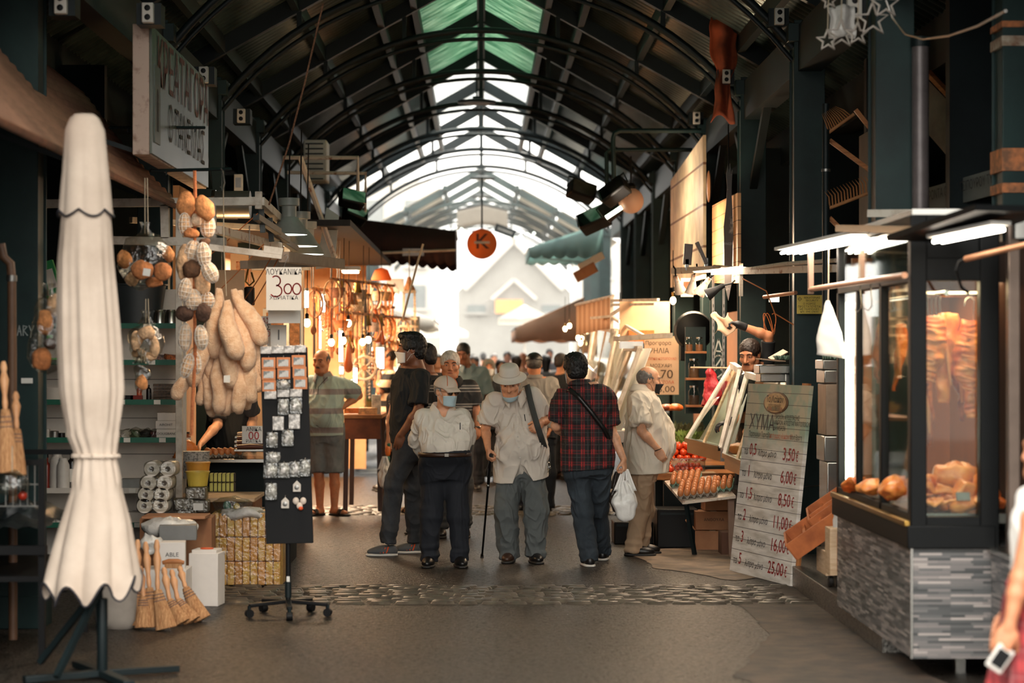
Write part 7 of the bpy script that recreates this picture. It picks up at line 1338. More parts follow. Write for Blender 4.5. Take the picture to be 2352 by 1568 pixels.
# black spotlights and globe lamp on bent pipes
BP=thing('bent_pipe','dark green bent pipe reaching into the hall from the right, upper one','bracket',P(1600,300,23.6));MB().tube([P(1610,300,23.6),P(1425,300,23.6),P(1411,306,23.6),P(1408,320,23.6),P(1410,410,23.6)],0.026,10).build('pipe',STEEL,BP,world=True)
BP=thing('bent_pipe','dark green bent pipe lower and behind the upper one','bracket',P(1600,345,25.0));MB().tube([P(1590,344,25.0),P(1402,344,25.0),P(1393,352,25.0),P(1394,440,25.0)],0.024,10).build('pipe',STEEL,BP,world=True)
floodlight(1412,440,23.6,(-0.5,-0.6,-0.4),'black floodlight on the upper bent pipe, tilted down',1.2);floodlight(1408,478,24.6,(-0.3,-0.7,-0.3),'black floodlight with a bright lens under the bent pipes',1.1);floodlight(1335,440,27.0,(-0.4,0.3,0.3),'black floodlight furthest into the hall, left of the globe',1.3);floodlight(1365,505,26.0,(-0.5,-0.4,-0.3),'lowest black floodlight before the teal awning',1.4)
one(MB().bar(P(1392,500,24.4),P(1428,476,24.4),0.03,0.05),'lit_lens',glow('cool_lens',(226,244,222),3.0),'bright strip of light in the floodlight beside the globe','lamp')
T=thing('globe_lamp','round opal globe lamp beside the black floodlights','lamp',P(1449,461,24.5));MB().ball((0,0,0),0.145,24,16).build('globe',M('opal_globe',(196,158,140),0.35,var=0.05),T);MB().lathe([(0.05,0.13),(0.06,0.16),(0.03,0.2)],16).build('fitting',BLKPL,T);MB().tube([(0,0,0.2),(0,0,0.5)],0.01).build('stem',BLKPL,T)
one(MB().surf(lambda u,v:V(((u-0.5)*(0.20+0.06*sin(v*7)),0.04*sin(u*8+v*3),-1.0*v+0.06*sin(u*5))),14,26).wob(0.04,5),'orange_cloth',M('orange_cloth',(150,66,30),0.9,rgb2=(96,44,26),scale=4),'ragged orange cloth hanging from the right roof beam','cloth',ang=180,solid=0.004).location=P(1662,30,20.4)
# ------------------------------------------------------------------ hall centre: sign, ring lamps, awnings, far banner
def awning(name,label,x0,z0,x1,z1,y0,y1,mat,val=0.18,sc=0.16,tri=False):
 """cloth sheet from the wall (x0, z0) down to its front edge (x1, z1) between y0 and y1, with a scalloped valance all round"""
 T=thing(name,label,'awning',(x0,y0,z0));MB().surf(lambda u,v:V((x0+(x1-x0)*u,y0+(y1-y0)*v,z0+(z1-z0)*u-0.05*sin(pi*u))),12,6).build('canopy_sheet',mat,T,world=True,solid=0.006)
 n=max(3,int((y1-y0)/sc));MB().surf(lambda u,v:V((x1,y0+(y1-y0)*u,z1-v*(val-0.05+0.05*abs(sin(pi*u*n))))),n*6,2).build('front_valance',mat,T,world=True,solid=0.004)
 n2=max(3,int(abs(x1-x0)/sc))
 for y in(y0,y1):MB().surf(lambda u,v:V((x0+(x1-x0)*u,y,(z0+(z1-z0)*u)*(1-v)+v*((z1 if tri else z0+(z1-z0)*u)-val+0.05-0.05*abs(sin(pi*u*n2))))),n2*6,2).build('side_cheek',mat,T,world=True,solid=0.004)
 MB().tube([(x1,y0,z1-0.01),(x1,y1,z1-0.01)],0.02,8).build('front_bar',GALV,T,world=True)
 for y in(y0+0.05,y1-0.05):MB().bar((x0,y,z0-0.6),(x1,y,z1-0.02),0.025).build('arm',GALV,T,world=True)
 return T
DRED=M('dark_red_canvas',(58,34,34),0.8,rgb2=(40,26,27),scale=2);TEAL=translucent('teal_canvas',(170,194,190),0.6,(150,176,174));BEI=translucent('beige_canvas',(222,184,152),0.55,(204,164,132))
T=awning('dark_red_awning','dark red scalloped awning reaching from the left towards the round orange sign',-2.3,3.66,-0.36,3.42,30.5,32.6,DRED,0.50,0.14)
MB().box((-0.95,30.47,3.12),(0.30,0.02,0.10)).build('name_plate',GALV,T,world=True);MB().tube([(-2.2,30.47,3.08),(-0.36,30.47,3.15)],0.018,8).build('side_bar',WPAINT,T,world=True)
awning('teal_awning','pale teal scalloped awning on the right below the globe lamp',2.16,4.02,0.85,3.58,38.6,41.6,TEAL,0.20,0.2,True)
awning('beige_awning','large beige awning low over the far right stalls',1.86,2.72,0.62,2.17,39.2,44.6,BEI,0.26,0.6,True)
awning('beige_awning','second beige awning further along the far right stalls',1.9,2.6,0.85,2.2,46.0,50.0,BEI,0.22,0.6,True)
awning('white_awning','white sunlit awning at the far left end of the hall',-2.2,2.75,-0.9,2.35,42.0,47.0,M('parasol_cloth'),0.2,0.5,True)
# round orange sign with a dark K
RSn=thing('round_sign','round orange sign with a dark K hanging over the middle of the aisle','sign',P(1107,560,31.0));k=31.0/FPX
XR=Euler((R(90),0,0)).to_matrix().to_4x4();MB().lathe([(0.213,-0.03),(0.216,-0.02),(0.216,0.02),(0.213,0.03)],40,X=XR).build('disc',translucent('sign_orange',(246,152,84),0.5),RSn,ang=40);c=P(1107,556,31.0)
text('K',plane_m(c+V((0,-0.032,0.0)),(1,0,0),(0,0,1)),0.30,M('sign_brown',(96,56,42),0.6),RSn,off=0.012);MB().box((0,-0.034,0.02),(0.22,0.004,0.035)).build('bar_mark',PAPER,RSn);MB().tube([(0,0,0.21),(0,0,0.95)],0.012).build('hanger',STEELD,RSn)
for i,(px,py,D,r,lb)in enumerate(((1095,238,30.8,0.27,'flat dark ring lamp nearest under the roof ridge'),(1108,412,41.0,0.24,'flat dark ring lamp second along the roof ridge'),(1108,453,50.5,0.24,'flat dark ring lamp furthest along the roof ridge'))):
 T=thing('ring_lamp',lb,'lamp',P(px,py,D),group='flat ring lamps under the ridge');MB().lathe([(r*0.75,0.0),(r,0.005),(r,0.035),(r*0.5,0.06),(0.06,0.07),(0.06,0.10)],36).build('shade',STEELD,T,ang=40);MB().lathe([(0.01,-0.002),(r*0.7,-0.002),(r*0.7,0.002)],30).build('diffuser',M('lamp_off',(150,146,136),0.5),T);MB().tube([(0,0,0.1),(0,0,roofz(0)-T.location.z-0.1)],0.012,8).build('stem',STEELD,T)
BN=thing('arched_banner','grey banner curved under the far arch above the orange sign','banner',P(1108,490,45.0));MB().surf(lambda u,v:V(((u-0.5)*1.05,0.0,0.18-0.42*v-0.12*(2*u-1)**2)),16,4).build('cloth',M('banner_grey',(120,114,104),0.8,var=0.1),BN,solid=0.01);MB().tube([(-0.53,0,0.07),(0,0,0.19),(0.53,0,0.07)],0.02).build('top_rod',STEELD,BN)
GA=thing('light_garland','garland of small white lights drooping below the grey banner','lights',P(1130,520,44.0));pts=[V((-0.75+1.6*i/24,0,0.02-0.10*sin(pi*i/12)**2-0.12*(i/24)))for i in range(25)];MB().tube(pts,0.008,5).build('cable',STEELD,GA)
for i in range(0,25,2):MB().ball(pts[i]-V((0,0,0.04)),0.028,8,6).build('bulb',glow('garland_white',(236,250,236),1.5),GA)
T=thing('fascia_board','dark angled fascia board right of the orange sign','board',P(1160,530,42.0));MB().box((0,0,0),(0.42,0.04,0.16),rot=(0,0.35,0)).build('board',STEELD,T);MB().box((0,-0.024,0),(0.3,0.006,0.05),rot=(0,0.35,0)).build('lettering_strip',GALV,T)
# ------------------------------------------------------------------ warm-lit stall of ropes, bells and wooden ware on the left
LWALL=M('warm_board',(226,176,130),0.7,rgb2=(200,146,100),scale=2)
struct(MB().box((-2.9,25.5,1.7),(0.06,9.6,3.2)),'wall_stall_left',LWALL);struct(MB().box((-2.1,25.5,2.95),(1.7,9.4,0.06)),'ceiling_stall_left',M('plank_brown',(40,34,30),0.7,rgb2=(28,25,23),scale=4,stretch=(8,1,1)))
struct(MB().box((-2.25,30.3,1.6),(1.3,0.06,3.0)),'wall_stall_left_end',M('warm_board'))
lamp('left_stall_light','AREA',(-2.35,24.6,2.78),210,(1,0.74,0.48),size=0.5,sy=3.0);lamp('left_stall_light_far','AREA',(-2.0,27.6,2.78),260,(1,0.74,0.48),size=0.5,sy=3.4);lamp('loofah_fill_light','AREA',(-1.25,13.8,2.95),24,(1,0.80,0.60),size=0.3,sy=0.8);lamp('meat_counter_light','POINT',(-2.1,18.2,1.95),40,WARM,size=0.15)  # household-stall lamp is an added fill for the loofahs; no lamp hangs there
def tube(px,y0_,y1_,D,label):T=thing('tube_lamp',label,'lamp',P(px,y1_,D),group='upright tubes of the warm stall');a,b_=P(px,y1_,D),P(px,y0_,D);MB().tube([a,b_],0.020,10).build('tube',TUBE,T,world=True);MB().tube([b_,b_+V((0,0,0.03))],0.024,10).build('end_cap',PAPER,T,world=True)
for a in((742,676,716,23.3,'upright white tube nearest the sausage price card'),(733,722,800,23.5,'upright white tube low beside the striped polo shirt'),(783,760,830,23.4,'tall upright white tube in the middle of the warm stall'),(784,842,858,23.4,'short upright white tube under the tall one'),(704,668,706,23.0,'bright panel tube behind the rails'),(816,845,905,24.5,'upright white tube deeper in the warm stall'),(846,712,744,26.0,'upright tube between the hanging bells')):tube(*a)
T=thing('strip_lamp','flat glowing lamp under the boards above the warm stall','lamp',P(805,624,22.5));MB().box((0,0,0),(0.17,0.2,0.03)).build('diffuser',PANEL,T,bevel=0.01);MB().box((0,0.02,0.035),(0.2,0.24,0.04)).build('housing',WPAINT,T)
T=thing('strip_lamp','bright flat lamp further along over the warm stall','lamp',P(900,678,28.0));MB().box((0,0,0),(0.14,0.2,0.04)).build('diffuser',PANEL,T,bevel=0.01);MB().box((0,0.02,0.04),(0.18,0.24,0.04)).build('housing',WPAINT,T)
for(px,py,D,lb)in((761,786,23.3,'bare glowing bulb left of the mint polo shirt'),(800,742,23.6,'bare glowing bulb high in the warm stall'),(788,782,23.0,'bare glowing bulb beside the tall white tube'),(833,785,24.6,'bare glowing bulb right of the wooden wheel'),(846,780,25.0,'second bare bulb beside the white panel'),(705,741,20.2,'bare glowing bulb beside the 1 card')):
 T=thing('hanging_bulb',lb,'lamp',P(px,py,D),group='bare bulbs of the warm stall');MB().ball((0,0,0),(0.034,0.034,0.042),14,10).build('bulb',BULB,T);MB().lathe([(0.016,0.036),(0.018,0.08),(0.006,0.09)],12).build('socket',BLKPL,T);MB().tube([(0,0,0.085),(0.01,0,2.93-T.location.z)],0.004,5).build('cord',BLKPL,T)
T=thing('illuminated_box','white glowing panel in the middle of the warm stall','lamp',P(868,822,26.5));MB().box((0,0,0.0),(0.15,0.03,0.26)).build('panel',glow('panel_white',(255,244,226),2.2),T);MB().box((0,0.02,0),(0.17,0.02,0.28)).build('frame',STEELD,T)
WPAL=[M('ware_%d'%i,c_,0.7,rgb2=tuple(int(x*0.7)for x in c_),scale=24)for i,c_ in enumerate(((230,182,130),(206,140,88),(242,212,174),(160,98,60),(216,122,58),(146,128,112),(60,50,44),(230,220,204)))]
kinds=('belt','coil','bell','spoon','basket','chain','strand')
LBW={'belt':('belt','hanging_belt','straps'),'coil':('rope','rope_coil','rope coils'),'bell':('bell','hanging_bell','bells'),'spoon':('spoon','wooden_spoon','wooden spoons'),'basket':('basket','hanging_basket','baskets'),'chain':('chain','hanging_chain','chains'),'strand':('strand','bead_strand','strands')}
rw=random.Random(11)
def ware(kd,p,mat,L_):
 cat,nm,grp=LBW[kd];T=thing(nm,{'belt':'leather strap hanging in the crowded warm-lit left stall','coil':'coil of pale rope hanging in the crowded warm-lit left stall','bell':'metal bell hanging in the crowded warm-lit left stall','spoon':'long wooden spoon hanging in the crowded warm-lit left stall','basket':'small basket hanging in the crowded warm-lit left stall','chain':'chain with a hook hanging in the crowded warm-lit left stall','strand':'strand of wooden beads hanging in the crowded warm-lit left stall'}[kd],cat,p,rw.uniform(-1,1),group=grp+' of the warm left stall')
 if kd=='belt':MB().box((0,0,-L_/2),(0.035,0.006,L_)).build('strap',mat,T);MB().tube([(-0.022,0,-0.02),(0.022,0,-0.02),(0.022,0,0.03),(-0.022,0,0.03),(-0.022,0,-0.02)],0.004,6).build('buckle',BRASS,T)
 elif kd=='coil':MB().tube([V((0.09*cos(t),0.012*sin(t*0.31),-0.16+0.15*sin(t)))for t in[i*2*pi/14 for i in range(42)]],0.008,6).build('rope',mat,T);MB().tube([(0.02,0,0),(-0.01,0.01,-0.03),(0.0,-0.01,-0.05)],0.01,6).build('binding',WPAL[3],T)
 elif kd=='bell':MB().lathe([(0.01,0),(0.035,-0.01),(0.045,-0.08),(0.062,-0.13),(0.058,-0.13),(0.03,-0.05)],18).build('bell_body',BRASS if rw.random()<.5 else mat,T);MB().ball((0,0,-0.13),0.014,8,6).build('clapper',GALV,T);MB().tube([(0,0,0),(0,0,0.12)],0.006,6).build('strap',WPAL[3],T)
 elif kd=='spoon':MB().tube([(0,0,0),(0,0,-L_*0.8)],[0.008,0.010],8).build('handle',mat,T);MB().ball((0,0,-L_*0.88),(0.032,0.012,0.05),14,8).build('bowl',mat,T)
 elif kd=='basket':MB().lathe([(0.06,-0.2),(0.09,-0.10),(0.095,-0.09),(0.08,-0.10),(0.055,-0.19)],20).build('basket_body',mat,T);MB().tube([(-0.09,0,-0.1),(-0.05,0,0),(0.05,0,0),(0.09,0,-0.1)],0.006,6).build('handle',mat,T)
 elif kd=='chain':
  mb=MB();n=int(L_/0.03)
  for i in range(n):X=Matrix.Translation((0,0,-0.03*i))@Matrix.Rotation((i%2)*pi/2,4,'Z');mb.tube([X@V((0.010*cos(t),0,0.018*sin(t)))for t in[j*pi/4 for j in range(9)]],0.0035,5,cap=False)
  mb.build('links',GALV,T);MB().tube([(0,0,-L_),(0.02,0,-L_-0.03),(0,0,-L_-0.06),(-0.02,0,-L_-0.04)],0.006,6).build('hook',STAIN,T)
 else:
  MB().tube([(0,0,0),(0,0,-L_)],0.003,5).build('string',ROPE,T);mb=MB();[mb.ball((0,0,-L_+0.04*i),(0.018,0.018,0.022),10,6)for i in range(int(L_/0.05))];mb.build('beads',mat,T)
for rail,(px0,px1,py,D0_,D1_)in enumerate(((715,850,662,23.1,25.6),(720,905,690,23.4,27.8),(780,950,716,23.5,29.6),(775,930,770,23.6,29.0),(760,905,640,23.2,27.8))):
 a,b_=P(px0,py,D0_),P(px1,py+16,D1_);T=thing('hanging_rail',('front rail of hanging wares in the warm left stall','second rail of hanging wares in the warm left stall','far rail of hanging wares near the white panel','low rail of hanging wares behind the mint polo shirt','top rail of hanging wares under the flat lamp')[rail],'rail',a,group='rails of the warm left stall');MB().bar(a,b_,0.03).build('bar',WOOD,T,world=True);MB().tube([a,V((a.x,a.y,2.93))],0.006).build('hanger',GALV,T,world=True)
 n=26
 for i in range(n):
  kd=kinds[rw.randrange(7)];t=(i+rw.random()*0.7)/n;p=a.lerp(b_,t)+V((rw.uniform(-0.012,0.012),rw.uniform(-0.01,0.01),0.0));ware(kd,p,WPAL[rw.randrange(6)if kd!='belt' else rw.choice((0,1,2,3,4,6,7))],rw.uniform(0.25,0.75))
# larger pieces of the warm stall
T=thing('spoked_wheel_ornament','spoked wooden wheel on a post in the warm left stall','wheel',P(837,845,24.8));MB().tube([(0.13*cos(t),0,0.13*sin(t))for t in[i*pi/12 for i in range(25)]],0.018,8,cap=False).build('rim',WPAL[2],T)
for i in range(8):MB().tube([(0,0,0),(0.17*cos(i*pi/4),0,0.17*sin(i*pi/4))],0.010,6).build('spoke',WPAL[2],T)
MB().lathe([(0.03,-0.02),(0.035,0),(0.03,0.02)],14,X=XR).build('hub',WPAL[1],T);MB().tube([(0,0.03,0.3),(0,0.03,-0.45)],0.018,8).build('post',WPAL[0],T)
T=thing('lantern_tower','tall pale wooden lantern tower hanging at the aisle end of the warm stall','lantern',P(940,770,29.0));mb=MB()
for z,r in((0.0,0.13),(0.12,0.12),(0.22,0.11),(0.58,0.09)):MB().box((0,0,z),(r*2,r*2,0.03)).build('platform',WPAL[2],T)
for x in(-1,1):
 for y in(-1,1):MB().bar((x*0.08,y*0.08,0),(x*0.07,y*0.07,0.6),0.025).build('post',WPAL[2],T)
MB().lathe([(0.09,0.6),(0.05,0.68),(0.02,0.78)],8).build('cap',WPAL[1],T);MB().tube([(0,0,0.78),(0,0,1.15)],0.006).build('cord',ROPE,T)
T=thing('dark_board','tall dark board standing at the aisle end of the warm stall','board',P(954,760,30.0));MB().box((0,0,-0.3),(0.12,0.05,1.0)).build('board',M('dark_board',(84,80,72),0.7),T);MB().box((0,0,-1.2),(0.06,0.06,0.9)).build('leg',STEELD,T)
for i,(px,py,D,h,lb)in enumerate(((800,820,23.2,0.30,'amber cone-shaped bottle hanging beside the tall white tube'),(868,760,26.4,0.28,'amber hanging gourd above the white panel'),(876,770,26.6,0.22,'dark amber gourd beside the upper one'),(862,720,26.2,0.2,'small amber gourd high on the far rail'))):T=thing('hanging_gourd',lb,'gourd',P(px,py,D));MB().lathe([(0.01,0.5*h),(0.02,0.4*h),(0.03,0.0),(0.05,-0.3*h),(0.035,-0.5*h),(0.005,-0.55*h)],16).build('body',M('amber_gourd',(190,88,34),0.35),T);MB().tube([(0,0,0.5*h),(0,0,0.5*h+0.12)],0.004).build('string',ROPE,T)
T=thing('round_orange_lamp','half-round orange shade over the far rails of the warm stall','lamp',P(876,640,27.0));MB().lathe([(0.002,0.14),(0.08,0.11),(0.125,0.0),(0.12,-0.02)],24).build('shade',M('sign_orange'),T);MB().tube([(0,0,0.14),(0,0,0.4)],0.006).build('cord',BLKPL,T)
T=thing('paper_poster','pale poster with a red mark hanging over the far end of the warm stall','poster',P(908,655,28.5));MB().box((0,0,0),(0.22,0.006,0.17)).build('sheet',PAPER,T);MB().bar((-0.02,-0.006,0.03),(0.04,-0.006,-0.05),0.012,0.004).build('red_mark',REDINK,T)
TBL=thing('market_table','wooden table with a brown apron, lit warm, right of the striped polo shirt','table',V((P(835,0,23.8).x,23.8,0)));c=P(835,955,23.4);MB().box((c.x,23.8,c.z),(0.42,1.3,0.04)).build('table_top',WOOD,TBL,world=True,bevel=0.004);MB().box((c.x,23.2,c.z-0.13),(0.38,0.03,0.22)).build('apron',M('apron_wood',(150,80,42),0.6,var=0.4),TBL,world=True)
for sx in(-0.17,0.17):
 for sy in(23.25,24.35):MB().bar((c.x+sx,sy,c.z-0.02),(c.x+sx*1.1,sy,0),0.05).build('leg',BRNLEATH,TBL,world=True)
for i,(dx,dz,m_,lb)in enumerate(((-0.12,0.06,4,'orange cloth folded on the warm-lit wooden table'),(0.05,0.05,0,'tan basket on the warm-lit wooden table'),(0.14,0.12,7,'upright pale board on the warm-lit wooden table'))):o=one(MB().box((0,0,0),((0.16,0.2,0.10)[i],(0.2,0.2,0.04)[i],(0.06,0.08,0.22)[i])).wob(0.006,14),('folded_cloth','table_basket','wooden_board')[i],WPAL[m_],lb,('cloth','basket','board')[i],bevel=0.006);o.location=(c.x+dx,23.35,c.z+dz+0.0)
WF=thing('white_cabinet','pale cabinet front with a small window behind the sausage price card','cabinet',V((P(660,0,19.6).x,19.6,0)));MB().box((P(612,0,19.6).x,19.7,1.3),(0.66,0.1,2.6)).build('front',M('pale_front',(230,186,146),0.6,var=0.1),WF,world=True);MB().box(P(650,760,19.6),(0.36,0.03,0.4)).build('window_frame',PAPER,WF,world=True);MB().box(P(650,760,19.57),(0.30,0.02,0.33)).build('shelf_view',WPAL[1],WF,world=True)
MB().box(P(640,610,19.5),(0.56,0.06,0.08)).build('lintel',WPAINT,WF,world=True)
mb=MB();[mb.tube([P(545+6*i,600,17.9),P(545+6*i,690,17.9)],0.010,6)for i in range(6)]
one(mb,'bead_curtain',M('curtain_orange',(226,182,140),0.5,rgb2=(196,96,44),scale=14,lo=0.36,hi=0.42),'narrow curtain of pale and orange strips behind the loofahs','curtain')['kind']='stuff'
one(MB().box(P(528,668,17.7),(0.24,0.03,0.34)),'lit_cabinet',M('pale_front'),'small lit white cabinet above the loofahs','cabinet')
T=thing('balance_scale','old brass hanging scale beside the sausage price card','scale',P(573,640,16.4));MB().tube([(0,0,0.12),(-0.015,0,0.05),(-0.03,0,-0.02),(0,0,-0.05),(0.035,0,-0.02),(0.015,0,0.05)],0.008,6).build('hook_frame',BRASS,T);MB().lathe([(0.036,-0.20),(0.04,-0.19),(0.04,-0.07),(0.03,-0.06)],18).build('weight',M('dark_iron',(60,48,40),0.5,0.5),T);MB().tube([(0,0,0.12),(0,0,0.4)],0.004).build('wire',GALV,T)
# ------------------------------------------------------------------ far right stalls
lamp('right_stall_light','AREA',(2.15,23.4,2.5),120,(1,0.74,0.48),size=0.5,sy=3.0);lamp('right_stall_light_far','AREA',(1.95,28.4,2.4),170,(1,0.74,0.48),size=0.5,sy=5.0);lamp('deli_light','AREA',(2.10,18.8,2.42),50,(1,0.8,0.6),size=0.5,sy=2.2);lamp('kiosk_outer_light','AREA',(2.12,13.3,2.36),10,(1,0.9,0.78),size=0.2,sy=1.6)
struct(MB().box((3.05,28.8,1.1),(0.06,7.2,2.2)),'wall_stall_right',M('brown_board',(150,100,66),0.7))
PCd=card(1480,772,1559,906,22.4,'handwritten paper price sheet with 5,70 behind the person in the black mask',[('Προσφορα',1512,788,13,M('ink_brown',(96,74,60),0.8),0.9),('ΨΗΛΙΑ',1512,806,17,M('ink_brown'),0.9),('ΣΠΙΤΙΚΟ ΚΟΤΟΠΟΥΛΟ',1519,824,8,M('ink_orange',(206,84,44),0.6),0.8),('ΜΟΣΧΑΡΙ',1518,840,11,M('ink_brown'),1.0),('5,70',1520,860,28,M('ink_brown'),1.1),('ΜΠΡΙΖΟΛΑ',1522,878,10,M('ink_orange'),1.0),('6,00',1530,894,20,M('ink_brown'),1.2)],M('sheet_tan',(214,178,146),0.8,var=0.08),'price_sheet')
def P2(x,y,D):return P(x,y,D)
slopecase((P(1400,990,21.2),P(1470,800,21.4)),(P(1376,985,23.6),P(1436,800,23.8)),'tall sloping wooden glass case behind the person in the black mask',0,0)
slopecase((P(1372,965,24.2),P(1416,760,24.4)),(P(1340,950,27.5),P(1372,752,27.7)),'sloping glass case of meat further down the right side',0,0)
slopecase((P(1335,940,28.2),P(1362,760,28.4)),(P(1312,930,32.0),P(1334,756,32.2)),'sloping glass case at the far end of the right side',0,0)
for i,(px,py0_,py1_,D,w_,lb)in enumerate(((1380,780,860,25.6,16,'hanging red meat in the far right glass case, left'),(1396,770,890,25.2,18,'hanging red meat in the far right glass case, middle'),(1412,790,880,24.8,15,'hanging dark meat in the far right glass case, right'),(1350,800,880,29.0,14,'small hanging meat in the furthest right glass case'),(1366,790,870,28.5,12,'second small hanging meat in the furthest right glass case'))):
 tq=ribs(px,py0_,py1_,D,w_,lb,(MEAT,MEATD)[i%2],False,0.2,0.8,i+20.0);tq.location.x+=0.14
HO=thing('counter_hood','pale sheet-metal hood over the tall sloping case','hood',P(1450,786,22.0));MB().bar(P(1418,778,22.6),P(1535,770,21.6),0.10,0.05).build('hood_top',WPAINT,HO,world=True);MB().box(P(1450,792,22.0),(0.22,0.3,0.07)).build('hood_box',STAIN,HO,world=True)
SV=thing('striped_valance','pale striped curtain valance over the far right glass cases','valance',P(1362,720,26.5));MB().surf(lambda u,v:P(1324+82*u,(700-18*u)+v*70,28.0-3.2*u)+V((0.02*sin(u*60),0,0)),60,3).build('cloth',stripes('valance_stripes',[(0.0,(222,184,150)),(0.5,(196,150,116))],0.12,'Y')if 'stripes' in globals()else BEI,SV,world=True,solid=0.004);MB().tube([P(1322,700,28.0),P(1408,680,24.8)],0.02).build('rod',WPAINT,SV,world=True)
FRR=thing('pipe_gantry','white pipe frame over the far right stalls','frame',P(1405,900,24.8));MB().bar(P(1405,680,24.8),V((P(1405,0,24.8).x,24.8,0)),0.035).build('upright',WPAINT,FRR,world=True)
for a,b_ in((P(1405,690,24.8),P(1512,688,22.8)),(P(1405,700,24.8),P(1505,698,22.8)),(P(1405,722,24.8),P(1438,700,24.0)),(P(1408,730,24.8),P(1485,775,22.6)),(P(1358,730,25.6),P(1405,726,24.8))):MB().bar(a,b_,0.028).build('rail',WPAINT,FRR,world=True)
T=thing('back_board','pale back board with a little orange shelf behind the pipe frame','board',P(1478,760,23.8));MB().box((0.02,0.1,0.1),(0.55,0.04,0.45)).build('board',M('pale_front'),T);MB().box((-0.02,0.05,-0.06),(0.28,0.06,0.14)).build('shelf',WPAL[4],T)
one(MB().box(P(1478,0,23.0)*V((1,1,0)).x if False else P(1485,945,22.8),(0.45,0.3,0.02)),'fish_tray',STAIN,'steel tray under the handwritten price sheet','tray')
for i in range(4):o=one(MB().ball((0,0,0),(0.09,0.07,0.035),16,10).wob(0.02,18,i),'meat_portion',(MEATD,MEAT)[i%2],('dark red meat portion at the left under the price sheet','orange meat portion second under the price sheet','dark red meat portion third under the price sheet','orange meat portion at the right under the price sheet')[i],'meat',ang=180);o.location=P(1478+24*i,936,22.7)
for(px,py,D,lb)in((1546,690,21.6,'small amber filament bulb beside the black fan'),(1298,755,34.0,'bright blurred bulb under the beige awning, upper'),(1308,748,33.6,'bright blurred bulb under the beige awning, right of the upper'),(1328,776,32.0,'bright blurred bulb between the far glass cases'),(1334,788,31.5,'bright blurred bulb low between the far glass cases'),(1344,788,31.0,'bright blurred bulb beside the low one'),(1428,738,24.0,'small white bulb on the pipe frame'),(1424,776,24.0,'small white bulb under the counter hood')):
 T=thing('hanging_bulb',lb,'lamp',P(px,py,D),group='bare bulbs of the right stalls');MB().ball((0,0,0),(0.030,0.030,0.04),12,8).build('bulb',BULB,T);MB().lathe([(0.014,0.036),(0.016,0.08),(0.005,0.09)],10).build('socket',BRASS,T);MB().tube([(0,0,0.085),(0.0,0,0.5)],0.004,5).build('cord',BLKPL,T)
T=thing('strip_lamp','white tube lamp lying slanted in the far right glass case','lamp',P(1365,845,27.0));MB().bar(P(1352,832,27.6),P(1380,858,26.6),0.09,0.03).build('diffuser',glow('panel_white',(255,244,226),2.2),T,world=True);MB().bar(P(1352,828,27.6),P(1380,854,26.6),0.10,0.02).build('housing',WPAINT,T,world=True)
# stalls and low tables further down both sides, mostly hidden by the crowd
for i,(x,y,w_,lb)in enumerate(((-1.5,33.5,0.9,'low crate table at the far left behind the crowd'),(-1.6,37.0,0.9,'second low crate table at the far left'),(1.35,34.0,0.7,'low produce table under the first beige awning'),(1.45,37.5,0.7,'low produce table at the far end of the beige awning'))):
 T=thing('low_table',lb,'table',(x,y,0));MB().box((0,0,0.72),(w_,1.8,0.05)).build('table_top',WOOD,T)
 for sx in(-1,1):
  for sy in(-1,1):MB().box((sx*w_*0.42,sy*0.8,0.35),(0.05,0.05,0.7)).build('leg',STEELD,T)
 herb(x,y,0.76,(w_*0.4,0.7,0.12),120,'heap of greens and fruit on the '+lb.split(' behind')[0],GRV if i%2 else M('fruit_mix',(206,120,60),0.6,rgb2=(120,140,70),scale=12),0.12,'produce_heap')
for i,(px,py,D,w_,h_,lb)in enumerate(((1358,600,29.0,0.36,0.10,'pale folded parasol strapped under the teal awning'),(1345,625,28.5,0.30,0.14,'brown carton wedged under the teal awning'))):one(MB().box((0,0,0),(w_,0.2,h_),rot=(0,-0.5,0)),('folded_parasol','wedged_carton')[i],(M('parasol_cloth'),CARD)[i],lb,('parasol','box')[i],bevel=0.01).location=P(px,py,D)
lamp('clamp_lamps_light','POINT',(1.75,20.3,2.62),60,(1,0.74,0.48),size=0.12)
# sunlit haze hanging in the open far part of the aisle
hz=bpy.data.materials.new('haze');hz.use_nodes=True;hn=hz.node_tree;hn.nodes.clear();ho=hn.nodes.new('ShaderNodeOutputMaterial');hv=hn.nodes.new('ShaderNodeVolumeScatter');hv.inputs['Density'].default_value=0.0026;hv.inputs['Color'].default_value=(1,0.97,0.92,1);hv.inputs['Anisotropy'].default_value=0.35;hn.links.new(hv.outputs[0],ho.inputs['Volume'])
o=MB().box((0,63,5.5),(30,54,11)).build('haze',hz,smooth=False);o['kind']='stuff';props(o,'pale sunlit haze filling the far end of the hall','haze')
for i,(a,b_,lb)in enumerate(((P(250,293,15.3),P(470,293,15.8),'dark iron bar with small hooks crossing in front of the fascia sign'),(P(345,392,15.2),P(530,388,15.6),'lower dark iron bar from which the loofah twine hangs'))):
 T=thing('hook_bar',lb,'bar',a);MB().tube([a,b_],0.012,8).build('bar',STEELD,T,world=True)
 for t in(0.2,0.55,0.9):q=a.lerp(b_,t);MB().tube([q,q+V((0,-0.01,-0.03)),q+V((0,-0.03,-0.035)),q+V((0,-0.03,-0.01))],0.004,6).build('hook',STEELD,T,world=True)
rope('wire_hook',[P(508,386,15.1),P(511,392,15.1),P(517,420,15.1),P(512,436,15.1),P(506,428,15.1)],0.005,GALV,'bent steel wire hook over the loofah twine','hook')
sp=lamp('bracket_flood_light','SPOT',(1.42,23.4,3.36),55,(1,0.84,0.64),size=0.1);sp.data.spot_size=R(130);sp.rotation_euler=V((0.9,0.0,-0.1)).to_track_quat('-Z','Y').to_euler()
